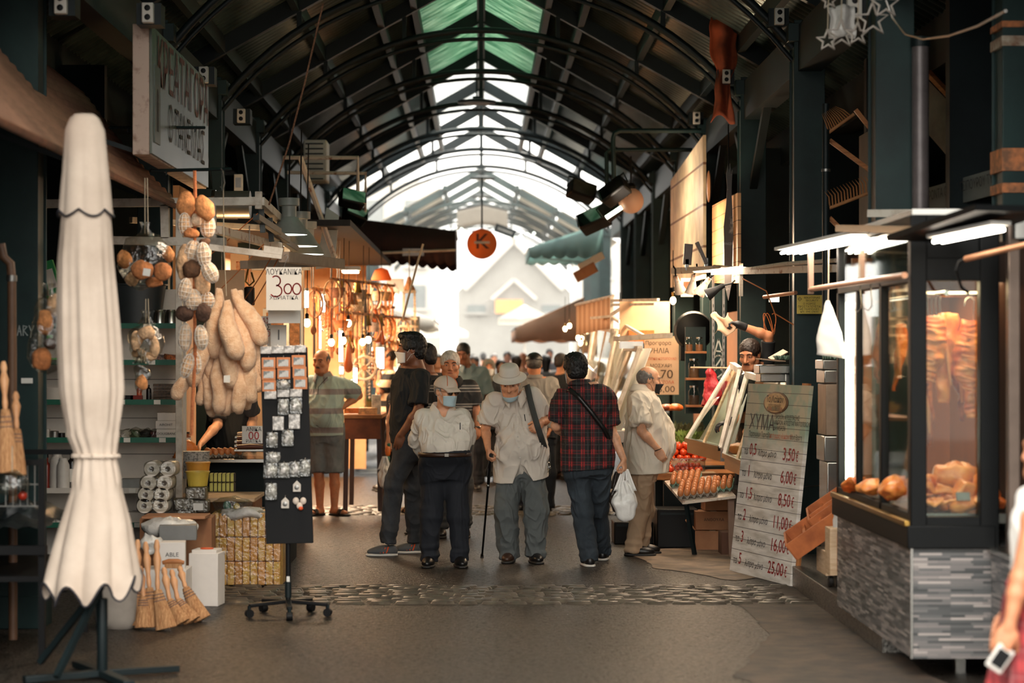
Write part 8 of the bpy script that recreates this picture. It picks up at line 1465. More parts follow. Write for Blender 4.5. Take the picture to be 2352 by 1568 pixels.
SCB=thing('steel_cabinet','tall dull steel cabinet between the green column and the kiosk glass','cabinet',(2.55,15.4,0.15))
for y0_,y1_,w_ in((826,848,0.32),(850,880,0.30),(882,1000,0.28),(1002,1060,0.30),(1062,1200,0.26)):a,b_=P(1905,y0_,15.2),P(1905,y1_,15.2);MB().box((2.55,15.4,(a.z+b_.z)/2),(w_,0.36,a.z-b_.z)).build('door' if y0_==882 else 'tier',STAIN if y0_!=882 else M('steel_warm',(150,128,108),0.4,0.4,var=0.3),SCB,world=True,bevel=0.006)
MB().box((2.55,15.4,(P(0,1200,15.2).z+0.15)/2),(0.24,0.34,P(0,1200,15.2).z-0.15)).build('plinth',STEELD,SCB,world=True)
egg_tray(mtx((2.55,15.36,P(0,826,15.2).z+0.002),0.2),5,4,'empty green egg tray on the tall steel cabinet',TRAYG,'','',full=0.0)
# ------------------------------------------------------------------ people
def buttons(p,n,zt,zb,mat,off=0.0):
 """a line of small buttons down the shirt front, set on the cloth itself"""
 bv=p.shirto.data;from mathutils.bvhtree import BVHTree
 t=BVHTree.FromPolygons([v.co.copy()for v in bv.vertices],[tuple(f.vertices)for f in bv.polygons])
 for i in range(n):
  z=zt+(zb-zt)*i/max(1,n-1);q=p.pel.lerp(p.neck,(z-p.pel.z)/(p.neck.z-p.pel.z))+p.R*off
  h=t.ray_cast(q+p.F*0.6,-p.F)
  if h[0]is not None:MB().ball(h[0],(0.0065,0.004,0.0065),8,6).build('button',mat,p.T)
 return t
def on_cloth(p,t,R_,z,out=0.004):
 q=p.pel.lerp(p.neck,(z-p.pel.z)/(p.neck.z-p.pel.z))+p.R*R_;h=t.ray_cast(q+p.F*0.6,-p.F)
 return(h[0]+p.F*out)if h[0]is not None else q+p.F*0.14
# --- old man in a cap, hands clasped behind his back
p=Person('elderly person in a beige baseball cap, pale blue face mask and tucked ivory long-sleeved shirt',1022,17.4,1.53,yaw=0.08,res=0.0055,skin='d',seed=1)
p.spine(p.j(1022,1070),p.j(1017,942,0.02),1.22,0.10)
p.arm('R',p.j(953,1008,0.10),p.j(972,1052,0.20),False);p.arm('L',p.j(1076,1004,0.12),p.j(1052,1052,0.22),False)
p.leg('R',p.j(990,1184,-0.02),p.j(986,1284),-0.1);p.leg('L',p.j(1052,1184,-0.02),p.j(1056,1283),0.15)
p.head(p.j(1024,900,-0.045),0.70,0.10,sc=1.0)
p.skinmesh(nose=1.1,feet=False);p.face('hair_grey');p.hair('balding',HAIR('grey'))
p.shirt(W_SHIRT,hem=0.20,sleeve='long',d=0.020,amp=0.013,tuck=0.014,vneck=0.085,label='ivory long-sleeved shirt');p.collar(W_SHIRT,openv=0.10,lift=0.052,rad=0.080)
tr=buttons(p,4,1.16,0.93,SOLE_W)
q=on_cloth(p,tr,-0.10,1.10);pk=MB().box(q,(0.075,0.004,0.085)).build('breast_pocket',W_SHIRT,p.T,bevel=0.002);MB().bar(q+V((0.02,-0.006,0.0)),q+V((0.02,-0.006,0.055)),0.007).build('pen',BLKPL,p.T)
p.trousers(NAVY,waist=0.25,rad=(0.105,0.088,0.075),label='navy trousers',amp=0.006,wf=0.026)
p.shoe('R',BLKLEATH,SOLE_D,label='black leather shoe');p.shoe('L',BLKLEATH,SOLE_D,label='black leather shoe')
ru,rv,of=p.prof(0.026)
def belt_ring(p,t,wd,mat,d=0.028,name='belt'):
 ru,rv,of=p.prof(d);x=np.interp(t,p.TS,ru);y=np.interp(t,p.TS,rv);o=np.interp(t,p.TS,of);c=p.pel.lerp(p.neck,t)
 up=(p.neck-p.pel).normalized()
 def f(u,v):
  a=2*pi*u;e=lambda q:abs(q)**(2/2.3)*(1 if q>0 else-1);return c+p.R*x*e(sin(a))+p.F*(y*e(cos(a))+o)+up*(v-0.5)*wd
 o_=MB().surf(f,40,1,True).build(name,mat,p.T,ang=180,solid=0.006)
 MB().box(c+p.F*(y+o+0.006),(0.036,0.006,wd*0.9)).build('buckle',M('dull_metal',(120,114,106),0.4,0.8),o_,bevel=0.002);return o_
belt_ring(p,0.222,0.030,BRNLEATH,0.038)
MB().box(p.j(990,1052,-0.155),(0.085,0.045,0.075)).build('belt_pouch',BLKLEATH,p.T,bevel=0.01)
def cap(p,mat,seam=None,back=False):
 r,f,u=p.hax;h=p.hs;L=p.hl;S=SDF(0.005);A=(r,f,u);b=-1 if back else 1
 S.ell(L(0,-0.008,0.040),(0.090*h,0.108*h,0.092*h),A,k=0.01);S.half(L(0,0,0.038*1.0),-(u+f*0.12*b),k=0.003)
 o=link('cap',S.mesh('cap'),mat,p.T,ang=180)
 def br(uu,v):
  a=(uu-0.5)*2.2;w_=0.086-0.012*v;return L(w_*sin(a)*(1-0.1*v),0.070*cos(a)+0.020+0.075*v*cos(a*0.9),0.046-0.026*v*v-0.020*abs(sin(a))**2)
 MB().surf(br,16,6).build('cap_brim',mat,o,ang=180,solid=0.004)
 if seam:
  for a in(-0.62,0.62):MB().tube([L(0.092*sin(a)*cos(t)*1.0,-0.008+0.108*cos(a)*cos(t)+0.001,0.040+0.094*sin(t))for t in[i*pi/16 for i in range(1,8)]],0.0035,6).build('cap_seam',seam,o)
 return o
p.cp=cap(p,CLOTH('cap_beige',(206,188,170)),CLOTH('cap_seam',(206,120,84)))
p.mask(MASKB)
g=MB();L=p.hl
for sg in(-1,1):
 ctr=L(sg*0.032,0.100,0.006);r_,f_,u_=p.hax
 g.tube([ctr+r_*0.026*cos(a)+u_*0.020*sin(a)-f_*0.010*abs(cos(a))*(1 if cos(a)*sg>0 else 0)for a in[2*pi*i/14 for i in range(15)]],0.002,6,cap=False)
 g.tube([L(sg*0.058,0.092,0.010),L(sg*0.074,0.05,0.012),L(sg*0.080,-0.005,0.012)],0.002,6)
g.tube([L(-0.008,0.104,0.010),L(0,0.106,0.013),L(0.008,0.104,0.010)],0.002,6)
gl_=g.build('eyeglasses',BRASS,p.T)
for sg in(-1,1):MB().ball(L(sg*0.032,0.100,0.006),(0.024,0.003,0.018),rot=(0,0,0.70)).build('lens',glass('amber_lens',(150,96,58),0.10),gl_)
CAPMAN=p
# --- old man in a bucket hat with cane and shoulder strap
p=Person('stooped elderly person in a pale bucket hat and loose sand shirt, leaning on a cane',1197,17.75,1.60,yaw=-0.05,res=0.0055,skin='a',seed=2)
p.spine(p.j(1197,1052,0.06),p.j(1181,908,-0.02),1.08,0.06)
p.arm('R',p.j(1115,984,0.03),p.j(1121,1030,-0.16),dict(d=(0.05,-0.35,-0.9),n=(0.75,-0.1,-0.5),side=1,curl=(0.9,0.95,1.0,1.0),thumb=0.7))
p.arm('L',p.j(1253,964,0.03),p.j(1243,970,-0.19),dict(d=(-0.72,-0.25,-0.62),n=(-0.25,0.9,-0.2),side=-1,curl=(1.0,1.05,1.1,1.1),thumb=0.5))
p.arms['R'][0]=p.j(1134,920,-0.01);p.arms['L'][0]=p.j(1226,908,0.0)
p.leg('R',p.j(1164,1172,-0.04),p.j(1170,1272,0.03),-0.15);p.leg('L',p.j(1231,1170,-0.02),p.j(1228,1270,-0.02),0.2)
p.head(p.j(1171,880,-0.12),-0.08,0.35,0.03,sc=1.02)
p.skinmesh(nose=1.45,cheek=1.1);p.face('hair_black');p.hair('balding',HAIR('grey'))
p.shirt(W_SHIRT2,hem=-0.30,sleeve='short',d=0.028,flare=0.035,amp=0.012,slit=(-0.02,-0.19),vneck=0.075,loose=1.22,label='sand short-sleeved shirt')
p.collar(W_SHIRT2,openv=0.09,lift=0.036,rad=0.074)
tr=buttons(p,5,1.20,0.86,SOLE_W)
q=on_cloth(p,tr,-0.085,1.16);MB().box(q,(0.08,0.004,0.09)).build('breast_pocket',W_SHIRT2,p.T,bevel=0.002);MB().bar(q+V((-0.012,-0.006,-0.005)),q+V((-0.02,-0.006,0.05)),0.007).build('pen',BLKPL,p.T)
p.trousers(SLATE,waist=0.1,rad=(0.105,0.092,0.085),label='grey pleated trousers',amp=0.011,ankle=0.02)
p.shoe('R',BRNLEATH,SOLE_D,label='dark brown leather shoe');p.shoe('L',BLKLEATH,SOLE_D,label='black shoe with thick sole')
p.mask(MASKB,low=True)
r,f,u=p.hax;hm=CLOTH('hat',(212,204,192));h=p.hs
HB=MB();CC=p.hl(0,-0.012,0.070);Xh=Matrix((r,f,u)).transposed().to_4x4();Xh.translation=CC
HB.lathe([(0.001,0.086),(0.045,0.084),(0.070,0.074),(0.080,0.054),(0.085,0.016),(0.090,-0.004),(0.098,-0.012),(0.142,-0.026),(0.140,-0.030),(0.094,-0.018),(0.086,-0.008)],36,X=Xh,sx=0.98,sy=1.16)
hat=HB.build('bucket_hat',hm,p.T,ang=60)
MB().lathe([(0.0865,0.010),(0.088,0.011),(0.0885,0.004),(0.087,0.003)],36,X=Xh,sx=0.98,sy=1.16).build('hat_band',CLOTH('hat_band',(188,178,164)),hat)
sm=CLOTH('strap',(58,60,58))
pts=[p.j(1206,886,0.05),p.j(1210,884,-0.02),p.j(1213,896,-0.095),p.j(1218,920,-0.150),p.j(1226,950,-0.195),p.j(1235,980,-0.235),p.j(1243,1004,-0.19),p.j(1250,1026,-0.06),p.j(1252,1050,0.12)]
bagT=thing('shoulder_bag','dark canvas bag strap over the shoulder of the person in the bucket hat','bag',p.o+V((0.22,0.2,0.7)))
sb=MB()
def strapf(u_,v):
 t=u_*(len(pts)-1);i=min(int(t),len(pts)-2);c=pts[i].lerp(pts[i+1],t-i);return p.o+c+V((0.026*(v-0.5)*2*0.85,0,0.010*(v-0.5)*2))
sb.surf(strapf,40,1).build('strap',sm,bagT,world=True,ang=180,solid=0.004)
MB().box(p.o+p.j(1250,1062,0.17),(0.10,0.24,0.20)).build('bag_body',sm,bagT,world=True,bevel=0.02)
one(MB().ball((0,0,0),(0.022,0.02,0.026)).ball((0.012,0,-0.03),(0.018,0.018,0.02)).ball((-0.004,0,-0.052),(0.020,0.018,0.018)).wob(0.006,60),'crumpled_wrapper',wrap('film'),'crumpled clear plastic wrapper at the hip of the person in the bucket hat','wrapper').location=p.o+p.j(1258,1066,-0.03)
ct=thing('walking_cane','black metal walking cane held by the person in the bucket hat','cane',G(1107,1281))
hnd=p.o+p.j(1127,1047,-0.19);bot=G(1107,1281);bot.z=0.0
MB().tube([bot+(hnd-bot)*t for t in(0.02,0.5,0.72)],[0.008,0.009,0.009]).build('shaft',BLKPL,ct,world=True)
MB().tube([bot+(hnd-bot)*t for t in(0.70,0.97)],[0.0125,0.0125]).build('upper_shaft',BLKPL,ct,world=True)
MB().tube([hnd+V((0.0,-0.055,0.006)),hnd+V((0,-0.01,0.012)),hnd+V((0,0.05,0.004))],[0.013,0.015,0.012],10).build('handle',BLKPL,ct,world=True)
MB().lathe([(0.006,0.0),(0.014,0.0),(0.013,0.02),(0.009,0.035)],12,c=bot).build('rubber_tip',SOLE_D,ct,world=True)
MB().lathe([(0.014,-0.012),(0.0165,-0.008),(0.0165,0.008),(0.014,0.012)],12,c=bot+(hnd-bot)*0.72).build('collar_clip',METAL,ct,world=True)
MB().tube([hnd+V((-0.01,0,-0.04)),hnd+V((-0.035,-0.01,-0.11)),hnd+V((-0.03,-0.01,-0.17)),hnd+V((-0.02,0,-0.10))],0.003,5).build('wrist_loop',BLKPL,ct,world=True)
HATMAN=p
# --- man seen from behind in a red and black plaid shirt
PL=plaid('plaid_red',col((24,24,26)),col((150,40,38)),col((120,120,116)))
p=Person('person seen from behind in a red and black checked short-sleeved shirt and faded jeans',1349,17.4,1.70,yaw=pi+0.05,res=0.006,skin='d',seed=3)
p.spine(p.j(1349,1050),p.j(1335,882,0.0),1.06,0.02)
p.arms['R'][0]=p.j(1388,914);p.arms['L'][0]=p.j(1294,914)
p.arm('R',p.j(1404,988,0.02),p.j(1432,1054,-0.06),dict(d=(0.12,-0.05,-1),n=(-0.9,0.3,-0.1),side=-1,curl=(0.8,0.9,0.95,0.95),thumb=0.6))
p.arm('L',p.j(1277,978,0.06),p.j(1300,1002,0.28),None)
p.leg('L',p.j(1338,1168,0.03),p.j(1353,1284,0.0),pi+0.15);p.leg('R',p.j(1375,1164,0.22),p.j(1384,1264,0.52),pi-0.1)
p.head(p.j(1321,849,0.02),pi+0.28,0.06,sc=1.02)
p.skinmesh();p.hair('thick',HAIR('black'),0.005)
p.shirt(PL,hem=-0.16,sleeve='short',d=0.026,flare=0.02,amp=0.011,loose=1.12,label='red and black checked shirt',res=0.006);p.collar(PL,openv=0.0,hgt=0.035)
p.trousers(JEANS,waist=0.1,rad=(0.098,0.076,0.066),label='faded blue-grey jeans',amp=0.009)
p.shoe('L',BLKLEATH,SOLE_W,label='black trainer with white sole');p.shoe('R',BLKLEATH,SOLE_W,label='black trainer with white sole')
p.mask(MASKW)
pts=[p.j(1296,900,-0.02),p.j(1307,893,-0.10),p.j(1330,912,-0.160),p.j(1360,948,-0.170),p.j(1388,985,-0.150),p.j(1400,1010,-0.08),p.j(1398,1040,0.05)]
bt=thing('crossbody_bag','thin black crossbody bag strap across the back of the checked shirt','bag',p.o+V((0.15,0.1,0.8)))
MB().surf(lambda u_,v:p.o+pts[min(int(u_*6),5)].lerp(pts[min(int(u_*6),5)+1],u_*6-min(int(u_*6),5))+V((0.013*(v-.5)*2,0,0.013*(v-.5)*2)),36,1).build('strap',BLKLEATH,bt,world=True,ang=180,solid=0.004)
MB().box(p.o+p.j(1401,1058,0.08),(0.06,0.2,0.15)).build('bag_body',BLKLEATH,bt,world=True,bevel=0.02)
def carrier(px,py0,py1,D,half,mat,label,yaw=0.3,seed=1.0,name='carrier_bag'):
 top=P(px,py0,D);H=(py1-py0)*D/FPX;T=thing(name,label,'bag',P(px,py1,D));c=P(px,py1,D)
 def f(u_,v):
  a=2*pi*u_;rr=half*(0.55+0.5*sin(min(v*1.5,1)*pi*0.5))*(1-0.86*max(0,(v-0.45)/0.55)**1.3)*(1.0 if v>0.06 else v/0.06*0.8+0.2)
  q=V((rr*cos(a),rr*0.62*sin(a),v*H*0.80));q+=nvec(q*16+V((seed,0,0)))*0.022*(0.3+v)+V((0.008*sin(a*9+v*5),0.008*cos(a*8),0))*v
  return c+q
 MB().surf(f,36,22,True).build('bag_body',mat,T,world=True,ang=180)
 for sg in(-1,1):
  b0=c+V((sg*half*0.55,0,H*0.60));MB().surf(lambda u_,v:b0.lerp(top+V((sg*0.012,0,0.01)),v)+V(((u_-0.5)*(0.075-0.05*v),0.012*sin(u_*9),0)),6,8).build('bag_handle',mat,T,world=True,ang=180,solid=0.002)
 return T
WBAG=M('white_plastic_bag',(232,230,226),0.35,var=0.05,trans=0.0,sss=0.0,bump=0.5,bscale=26)
carrier(1436,1080,1198,17.33,0.100,WBAG,'white plastic carrier bag hanging from the hand of the person in the checked shirt')
carrier(1420,1085,1178,17.55,0.075,M('brown_film_bag',(60,50,42),0.3,bump=0.5,bscale=26),'dark brown plastic bag behind the white carrier bag',seed=4.0)
# --- man in profile with a black mask
p=Person('elderly person in profile with a black face mask, long cream short-sleeved shirt and tan trousers',1472,18.4,1.60,yaw=1.62,res=0.006,skin='d',seed=4)
p.spine(p.j(1478,1056),p.j(1470,897,0.0),1.12,0.085)
p.arm('R',p.j(1474,990,-0.26),p.j(1512,1032,-0.24),dict(d=(0.38,0,-0.92),n=(0.3,0.9,-0.1),side=-1,curl=(0.7,0.75,0.8,0.85),thumb=0.4))
p.arms['R'][0]=p.j(1468,920,-0.16)
p.arm('L',p.j(1484,990,0.26),p.j(1520,1030,0.22),None)
p.leg('R',p.j(1470,1168,-0.07),p.j(1455,1262,-0.08),1.45);p.leg('L',p.j(1482,1168,0.10),p.j(1468,1258,0.12),1.5)
p.head(p.j(1491,873,0.0),1.66,0.12,sc=1.0)
p.skinmesh(nose=1.3);p.face('hair_grey');p.hair('balding',HAIR('grey'))
p.shirt(CREAM,hem=-0.19,sleeve='short',d=0.030,flare=0.05,amp=0.013,loose=1.22,label='loose cream short-sleeved shirt');p.collar(CREAM,openv=0.03,lift=0.04,rad=0.072)
p.trousers(TAN,waist=0.1,rad=(0.10,0.080,0.068),label='tan trousers',amp=0.010)
p.shoe('R',BLKLEATH,SOLE_D,label='black slip-on shoe',h=0.06);p.shoe('L',BLKLEATH,SOLE_D,label='black slip-on shoe',h=0.06)
p.mask(MASKK)
wr=p.arms['R'][2];MB().lathe([(0.030,-0.003),(0.033,0),(0.030,0.003)],16,c=(0,0,0),X=Matrix.Translation(wr)@Euler((0,-0.4,0)).to_matrix().to_4x4()).build('bracelet',BLKPL,p.T)
MASKMAN=p
# --- young man in black tee in profile
p=Person('young person in profile with thick black hair, white mask, black T-shirt and grey jeans',925,18.36,1.86,yaw=-1.42,res=0.006,skin='c',seed=5)
p.spine(p.j(940,1012),p.j(962,848,0.02),0.98,0.0)
p.arms['L'][0]=p.j(968,868,-0.17)
p.arm('L',p.j(961,944,-0.24),p.j(921,998,-0.20),dict(d=(-0.25,0.1,-0.9),n=(0.2,1,0),side=1,curl=(0.3,)*4))
p.arm('R',p.j(955,944,0.26),p.j(925,1000,0.22),None)
p.leg('L',p.j(904,1112,-0.08),p.j(892,1238,-0.06),-1.50);p.leg('R',p.j(948,1116,0.12),p.j(952,1234,0.20),-1.45)
p.head(p.j(944,803,0.02),-1.45,-0.02,sc=1.10)
p.skinmesh(nose=1.0,fine=True);p.face('hair_black');p.hair('quiff',HAIR('black'),0.005)
p.shirt(BLACKT,hem=-0.06,sleeve='short',d=0.018,amp=0.010,label='black T-shirt',loose=1.05)
p.trousers(GREYJ,waist=0.12,rad=(0.092,0.068,0.056),label='dark grey slim jeans',amp=0.008,ankle=0.03)
TR=M('trainer_grey',(76,78,80),0.7);OR=M('orange_trim',(214,84,36),0.6)
p.shoe('L',TR,SOLE_W,label='grey trainer with orange stripes',stripe=OR);p.shoe('R',TR,SOLE_W,label='grey trainer with orange stripes',stripe=OR)
p.mask(MASKW)
q=p.j(934,900,-0.17);MB().box(q,(0.012,0.006,0.04)).box(q+V((0,0,0.008)),(0.03,0.006,0.010)).build('shirt_print',SOLE_W,p.T)
# --- man in striped polo and shorts, hand on hip
POLO=stripes('polo_stripes',[(0.0,(168,188,180)),(0.36,(140,134,134)),(0.66,(168,188,180))],0.200)
p=Person('balding person in a mint and grey striped polo shirt and denim shorts, hand on hip',748,22.9,1.75,yaw=-0.25,res=0.007,skin='b',seed=6)
p.spine(p.j(745,985),p.j(743,863,0.0),1.14,0.10)
p.arms['L'][0]=p.j(786,884,0.0);p.arms['R'][0]=p.j(706,880,0.0)
p.arm('L',p.j(824,908,0.12),p.j(782,938,-0.06),dict(d=(-0.85,-0.15,-0.35),n=(-0.2,0.9,-0.4),side=-1,curl=(0.8,0.9,1.0,1.0),thumb=0.3))
p.arm('R',p.j(692,945,0.05),p.j(690,1005,-0.05),None)
p.leg('R',p.j(732,1088,-0.03),p.j(735,1166,0.02),-0.6);p.leg('L',p.j(768,1088,-0.03),p.j(768,1168,0.0),0.9)
p.head(p.j(738,830,-0.02),-0.40,0.14,sc=1.06)
p.skinmesh(nose=1.3,feet=True);p.face('hair_black',stache=HAIR('salt'),lip=True);p.hair('balding',HAIR('salt'))
p.shirt(POLO,hem=-0.12,sleeve='short',d=0.024,amp=0.010,loose=1.25,label='mint and grey striped polo shirt',vneck=0.03);p.collar(CLOTH('polo_collar',(140,138,138)),openv=0.05)
p.trousers(SHORTS,waist=0.1,rad=(0.108,0.096,0.08),ends=(0.48,0.48),label='grey denim shorts',amp=0.006)
p.shoe('R',BLKLEATH,SOLE_D,sandal=True);p.shoe('L',BLKLEATH,SOLE_D,sandal=True)
MB().tube([p.j(727,870,-0.14),p.j(725,890,-0.19),p.j(729,905,-0.19),p.j(731,888,-0.19),p.j(752,866,-0.13)],0.004,6).build('hanging_eyeglasses',BLKPL,p.T)
# --- people behind them
p=Person('person with cropped black hair and dark jacket behind the young person in the black T-shirt',985,20.5,1.80,yaw=-2.2,res=0.009,skin='c',seed=7)
p.head(p.j(976,819,0),-2.0,0.05,sc=1.05);p.skinmesh(fine=False);p.hair('short',HAIR('black'));p.shirt(BLACKT,hem=-0.15,sleeve='long',d=0.02);p.trousers(NAVY);p.shoe('R',BLKLEATH,SOLE_D);p.shoe('L',BLKLEATH,SOLE_D);p.mask(MASKW)
p=Person('person in a sleeveless flowered top and black sandals standing behind the young person in jeans',926,23.0,1.60,yaw=-2.6,res=0.009,skin='d',seed=8)
p.arms['L'][0]=p.j(916,900,-0.10);p.arm('L',p.j(897,958,-0.12),p.j(893,1012,-0.16),dict(d=(0,-0.1,-1),n=(0.3,1,0),side=1,curl=(0.9,)*4));p.arm('R',p.j(948,950,0.1),p.j(950,1000,0.1),None)
p.head(p.j(932,858,0),-2.4,0.1);p.skinmesh(fine=False,feet=True);p.hair('long',HAIR('black'))
p.shirt(M('flower_cloth',(30,28,30),0.8,rgb2=(170,160,150),scale=26,lo=0.30,hi=0.36),hem=-0.30,tank=True,d=0.02);p.trousers(CLOTH('black_skirt',(24,24,26)),ends=(0.6,0.6),rad=(0.11,0.11,0.1));p.shoe('R',BLKLEATH,SOLE_D,sandal=True);p.shoe('L',BLKLEATH,SOLE_D,sandal=True)
tb=thing('toy_packet','orange and green toy in a clear packet held by the person in the flowered top','toy',p.o+p.j(891,1040,-0.18))
MB().ball((0,0,0.02),(0.03,0.025,0.06)).wob(0.006,30).build('toy_body',M('toy_orange',(224,120,48),0.4,emit=0),tb);MB().ball((0,0,-0.06),(0.022,0.02,0.035)).ball((0.01,0,0.085),(0.02,0.02,0.02)).build('toy_base',M('toy_green',(40,110,84),0.4),tb)
carrier(884,1050,1122,22.6,0.07,WBAG,'small white plastic bag by the leg of the person in the flowered top',seed=9.0)
p=Person('person in profile in a black and cream hooped T-shirt, hand at chin',892,27.0,1.77,yaw=-1.35,res=0.010,skin='b',seed=9)
p.arm('L',p.j(872,900,-0.2),p.j(872,856,-0.18),dict(d=(0.1,0.2,1),n=(0.9,0,0),side=1,curl=(1,)*4));p.head(p.j(889,822,0),-1.4,0.2,sc=1.1);p.skinmesh(nose=1.2);p.face();p.hair('balding',HAIR('brown'))
p.shirt(stripes('hoops',[(0.0,(226,196,160)),(0.55,(24,24,28))],0.165,off=0.2),hem=-0.2,d=0.024,loose=1.2);p.trousers(NAVY);p.shoe('R',BLKLEATH,SOLE_D);p.shoe('L',BLKLEATH,SOLE_D)
p=Person('white-haired person facing forward in a dark striped polo shirt, behind the person in the cap',1040,20.2,1.73,yaw=0.05,res=0.008,skin='b',seed=10)
p.arm('L',p.j(1092,938,0.02),p.j(1098,980,-0.04),dict(d=(0,-0.1,-1),n=(-0.8,0.5,0),side=-1,curl=(0.6,)*4));p.head(p.j(1034,839,-0.02),0.02,0.08,sc=1.10);p.skinmesh(nose=1.2,cheek=1.2,jaw=1.08);p.face('hair_white',lip=True);p.hair('grey_short',HAIR('white'))
p.shirt(stripes('polo_dark',[(0.0,(26,27,30)),(0.42,(128,124,120)),(0.48,(40,40,42)),(0.58,(150,146,140)),(0.66,(44,44,46)),(0.72,(128,124,120)),(0.80,(26,27,30))],0.17,off=0.5),hem=-0.15,d=0.022,loose=1.2,label='dark polo shirt with pale stripes');p.collar(BLACKT,openv=0.03);p.trousers(CLOTH('grey_trouser',(58,60,62)));p.shoe('R',BLKLEATH,SOLE_D);p.shoe('L',BLKLEATH,SOLE_D)
MB().lathe([(0.034,-0.008),(0.038,0),(0.034,0.008)],14,c=p.arms['L'][2]).build('wristwatch',METAL,p.T)
p=Person('tall dark-haired person in a grey-blue polo shirt walking towards the two elderly people',1076,27.0,1.83,yaw=-0.1,res=0.010,skin='c',seed=11)
p.head(p.j(1064,812,-0.05),-0.2,0.3,sc=1.08);p.skinmesh();p.face();p.hair('short',HAIR('black'));p.shirt(CLOTH('grey_blue',(110,132,138)),hem=-0.2,d=0.022,loose=1.15);p.collar(CLOTH('grey_blue2',(120,140,146)),openv=0.05);p.trousers(NAVY);p.shoe('R',BLKLEATH,SOLE_D);p.shoe('L',BLKLEATH,SOLE_D)
p=Person('person seen from behind in a black cap and grey long-sleeved shirt with a walking stick',1232,23.4,1.68,yaw=pi,res=0.008,skin='b',seed=12)
p.spine(p.j(1235,985),p.j(1230,868),1.18,0.06);p.arm('R',p.j(1283,935,0.0),p.j(1264,985,-0.1),None);p.leg('L',p.j(1200,1088),p.j(1196,1164),pi-0.2);p.leg('R',p.j(1258,1088),p.j(1258,1164),pi)
p.head(p.j(1227,838,0.0),pi,0.05,sc=1.05);p.skinmesh();p.hair('balding',HAIR('salt'));p.shirt(CLOTH('grey_shirt',(138,132,126)),hem=0.0,sleeve='long',d=0.022,amp=0.008);p.collar(CLOTH('grey_shirt2',(128,122,116)),openv=0.0,hgt=0.035);p.trousers(NAVY,waist=0.16,rad=(0.10,0.08,0.072));p.shoe('R',BLKLEATH,SOLE_D);p.shoe('L',BLKLEATH,SOLE_D)
cap(p,BLKLEATH)
ct=thing('walking_stick','black walking stick beside the person in the grey long-sleeved shirt','cane',G(1272,1170))
b0=G(1272,1170);b0.z=0;t0=p.o+p.arms['R'][2]+V((0.01,0,-0.09));MB().tube([b0+V((0,0,0.01)),b0.lerp(t0,0.95)],0.010).build('shaft',BLKPL,ct,world=True);MB().tube([t0+V((-0.06,0,0)),t0,t0+V((0.05,0,-0.01))],0.013).build('handle',BLKPL,ct,world=True);MB().tube([b0,b0.lerp(t0,0.04)],0.014).build('rubber_tip',SOLE_D,ct,world=True)
p=Person('person in a patterned headscarf, white mask and long black coat behind the pale bucket hat',1122,29.0,1.62,yaw=0.1,res=0.011,skin='b',seed=13)
p.skinmesh(fine=True);p.face();p.hair('scarf',M('scarf_green',(88,104,96),0.9,rgb2=(120,92,78),scale=30));p.shirt(CLOTH('black_coat',(20,20,23)),hem=-0.34,sleeve='long',d=0.035,flare=0.1,amp=0.01);p.trousers(CLOTH('black_coat2',(18,18,21)),rad=(0.13,0.13,0.13));p.mask(MASKW);p.shoe('R',BLKLEATH,SOLE_D);p.shoe('L',BLKLEATH,SOLE_D)
p=Person('person in a black T-shirt turned towards the stalls beyond the checked shirt',1288,29.5,1.70,yaw=2.2,res=0.011,skin='b',seed=14)
p.skinmesh();p.hair('short',HAIR('brown'));p.shirt(BLACKT,hem=-0.15,d=0.02);p.trousers(GREYJ);p.shoe('R',BLKLEATH,SOLE_D);p.shoe('L',BLKLEATH,SOLE_D)
# --- butcher reaching over the glass counter, arm raised
p=Person('stallholder in a black T-shirt and black gloves, one arm raised, behind the sloping glass counter',1735,18.9,1.80,yaw=-0.60,res=0.0055,skin='b',seed=15)
p.spine(p.j(1748,1010,0.12),p.j(1738,846,0.02),1.0,0.02)
p.arms['L'][0]=p.j(1762,826,0.05);p.arms['R'][0]=p.j(1712,880,-0.05)
p.arm('L',p.j(1765,772,0.0),p.j(1702,748,-0.02),dict(d=(-0.9,0,0.25),n=(-0.2,-0.2,-0.9),side=-1,curl=(0.7,0.8,0.9,0.9),thumb=0.5))
p.arm('R',p.j(1722,955,-0.02),p.j(1676,968,-0.16),dict(d=(-0.9,-0.2,-0.2),n=(0,0,-1),side=1,curl=(0.5,)*4))
p.head(p.j(1722,815,-0.06),-0.50,0.30,sc=1.12)
p.skinmesh(nose=1.1,jaw=0.95);p.face('hair_brown',stache=M('stubble',(70,44,30),0.8),lip=True);p.hair('short',HAIR('brown'),0.005)
p.shirt(BLACKT,hem=-0.2,d=0.014,amp=0.006,loose=0.86);p.trousers(NAVY);p.shoe('R',BLKLEATH,SOLE_D);p.shoe('L',BLKLEATH,SOLE_D)
GLV=M('black_glove',(18,19,22),0.55)
for sd in 'LR':
 sh,el,wr,hd=p.arms[sd];S=SDF(0.0045);hand_ops(S,wr,hd['d'],hd['n'],hd['side'],1.09,hd['curl'],hd.get('thumb',0.4));fw=(wr-el).normalized();S.cone(wr-fw*0.035,wr+fw*0.03,0.036,0.034,k=0.015)
 link('glove',S.mesh('glove'),GLV,p.T,ang=180)
c0=p.o+p.arms['L'][2]+V((-0.155,-0.02,0.012))
one(MB().surf(lambda u_,v:V(((u_-0.5)*0.15+0.03*sin(v*5),0.03*sin(u_*6)*v,(v-0.5)*0.17+0.03*sin(u_*7))),10,10).wob(0.02,14),'wax_paper_sheet',M('wax_paper',(228,190,156),0.6),'crumpled sheet of butcher paper in the raised gloved hand','paper',origin=None,ang=180,solid=0.002).location=c0
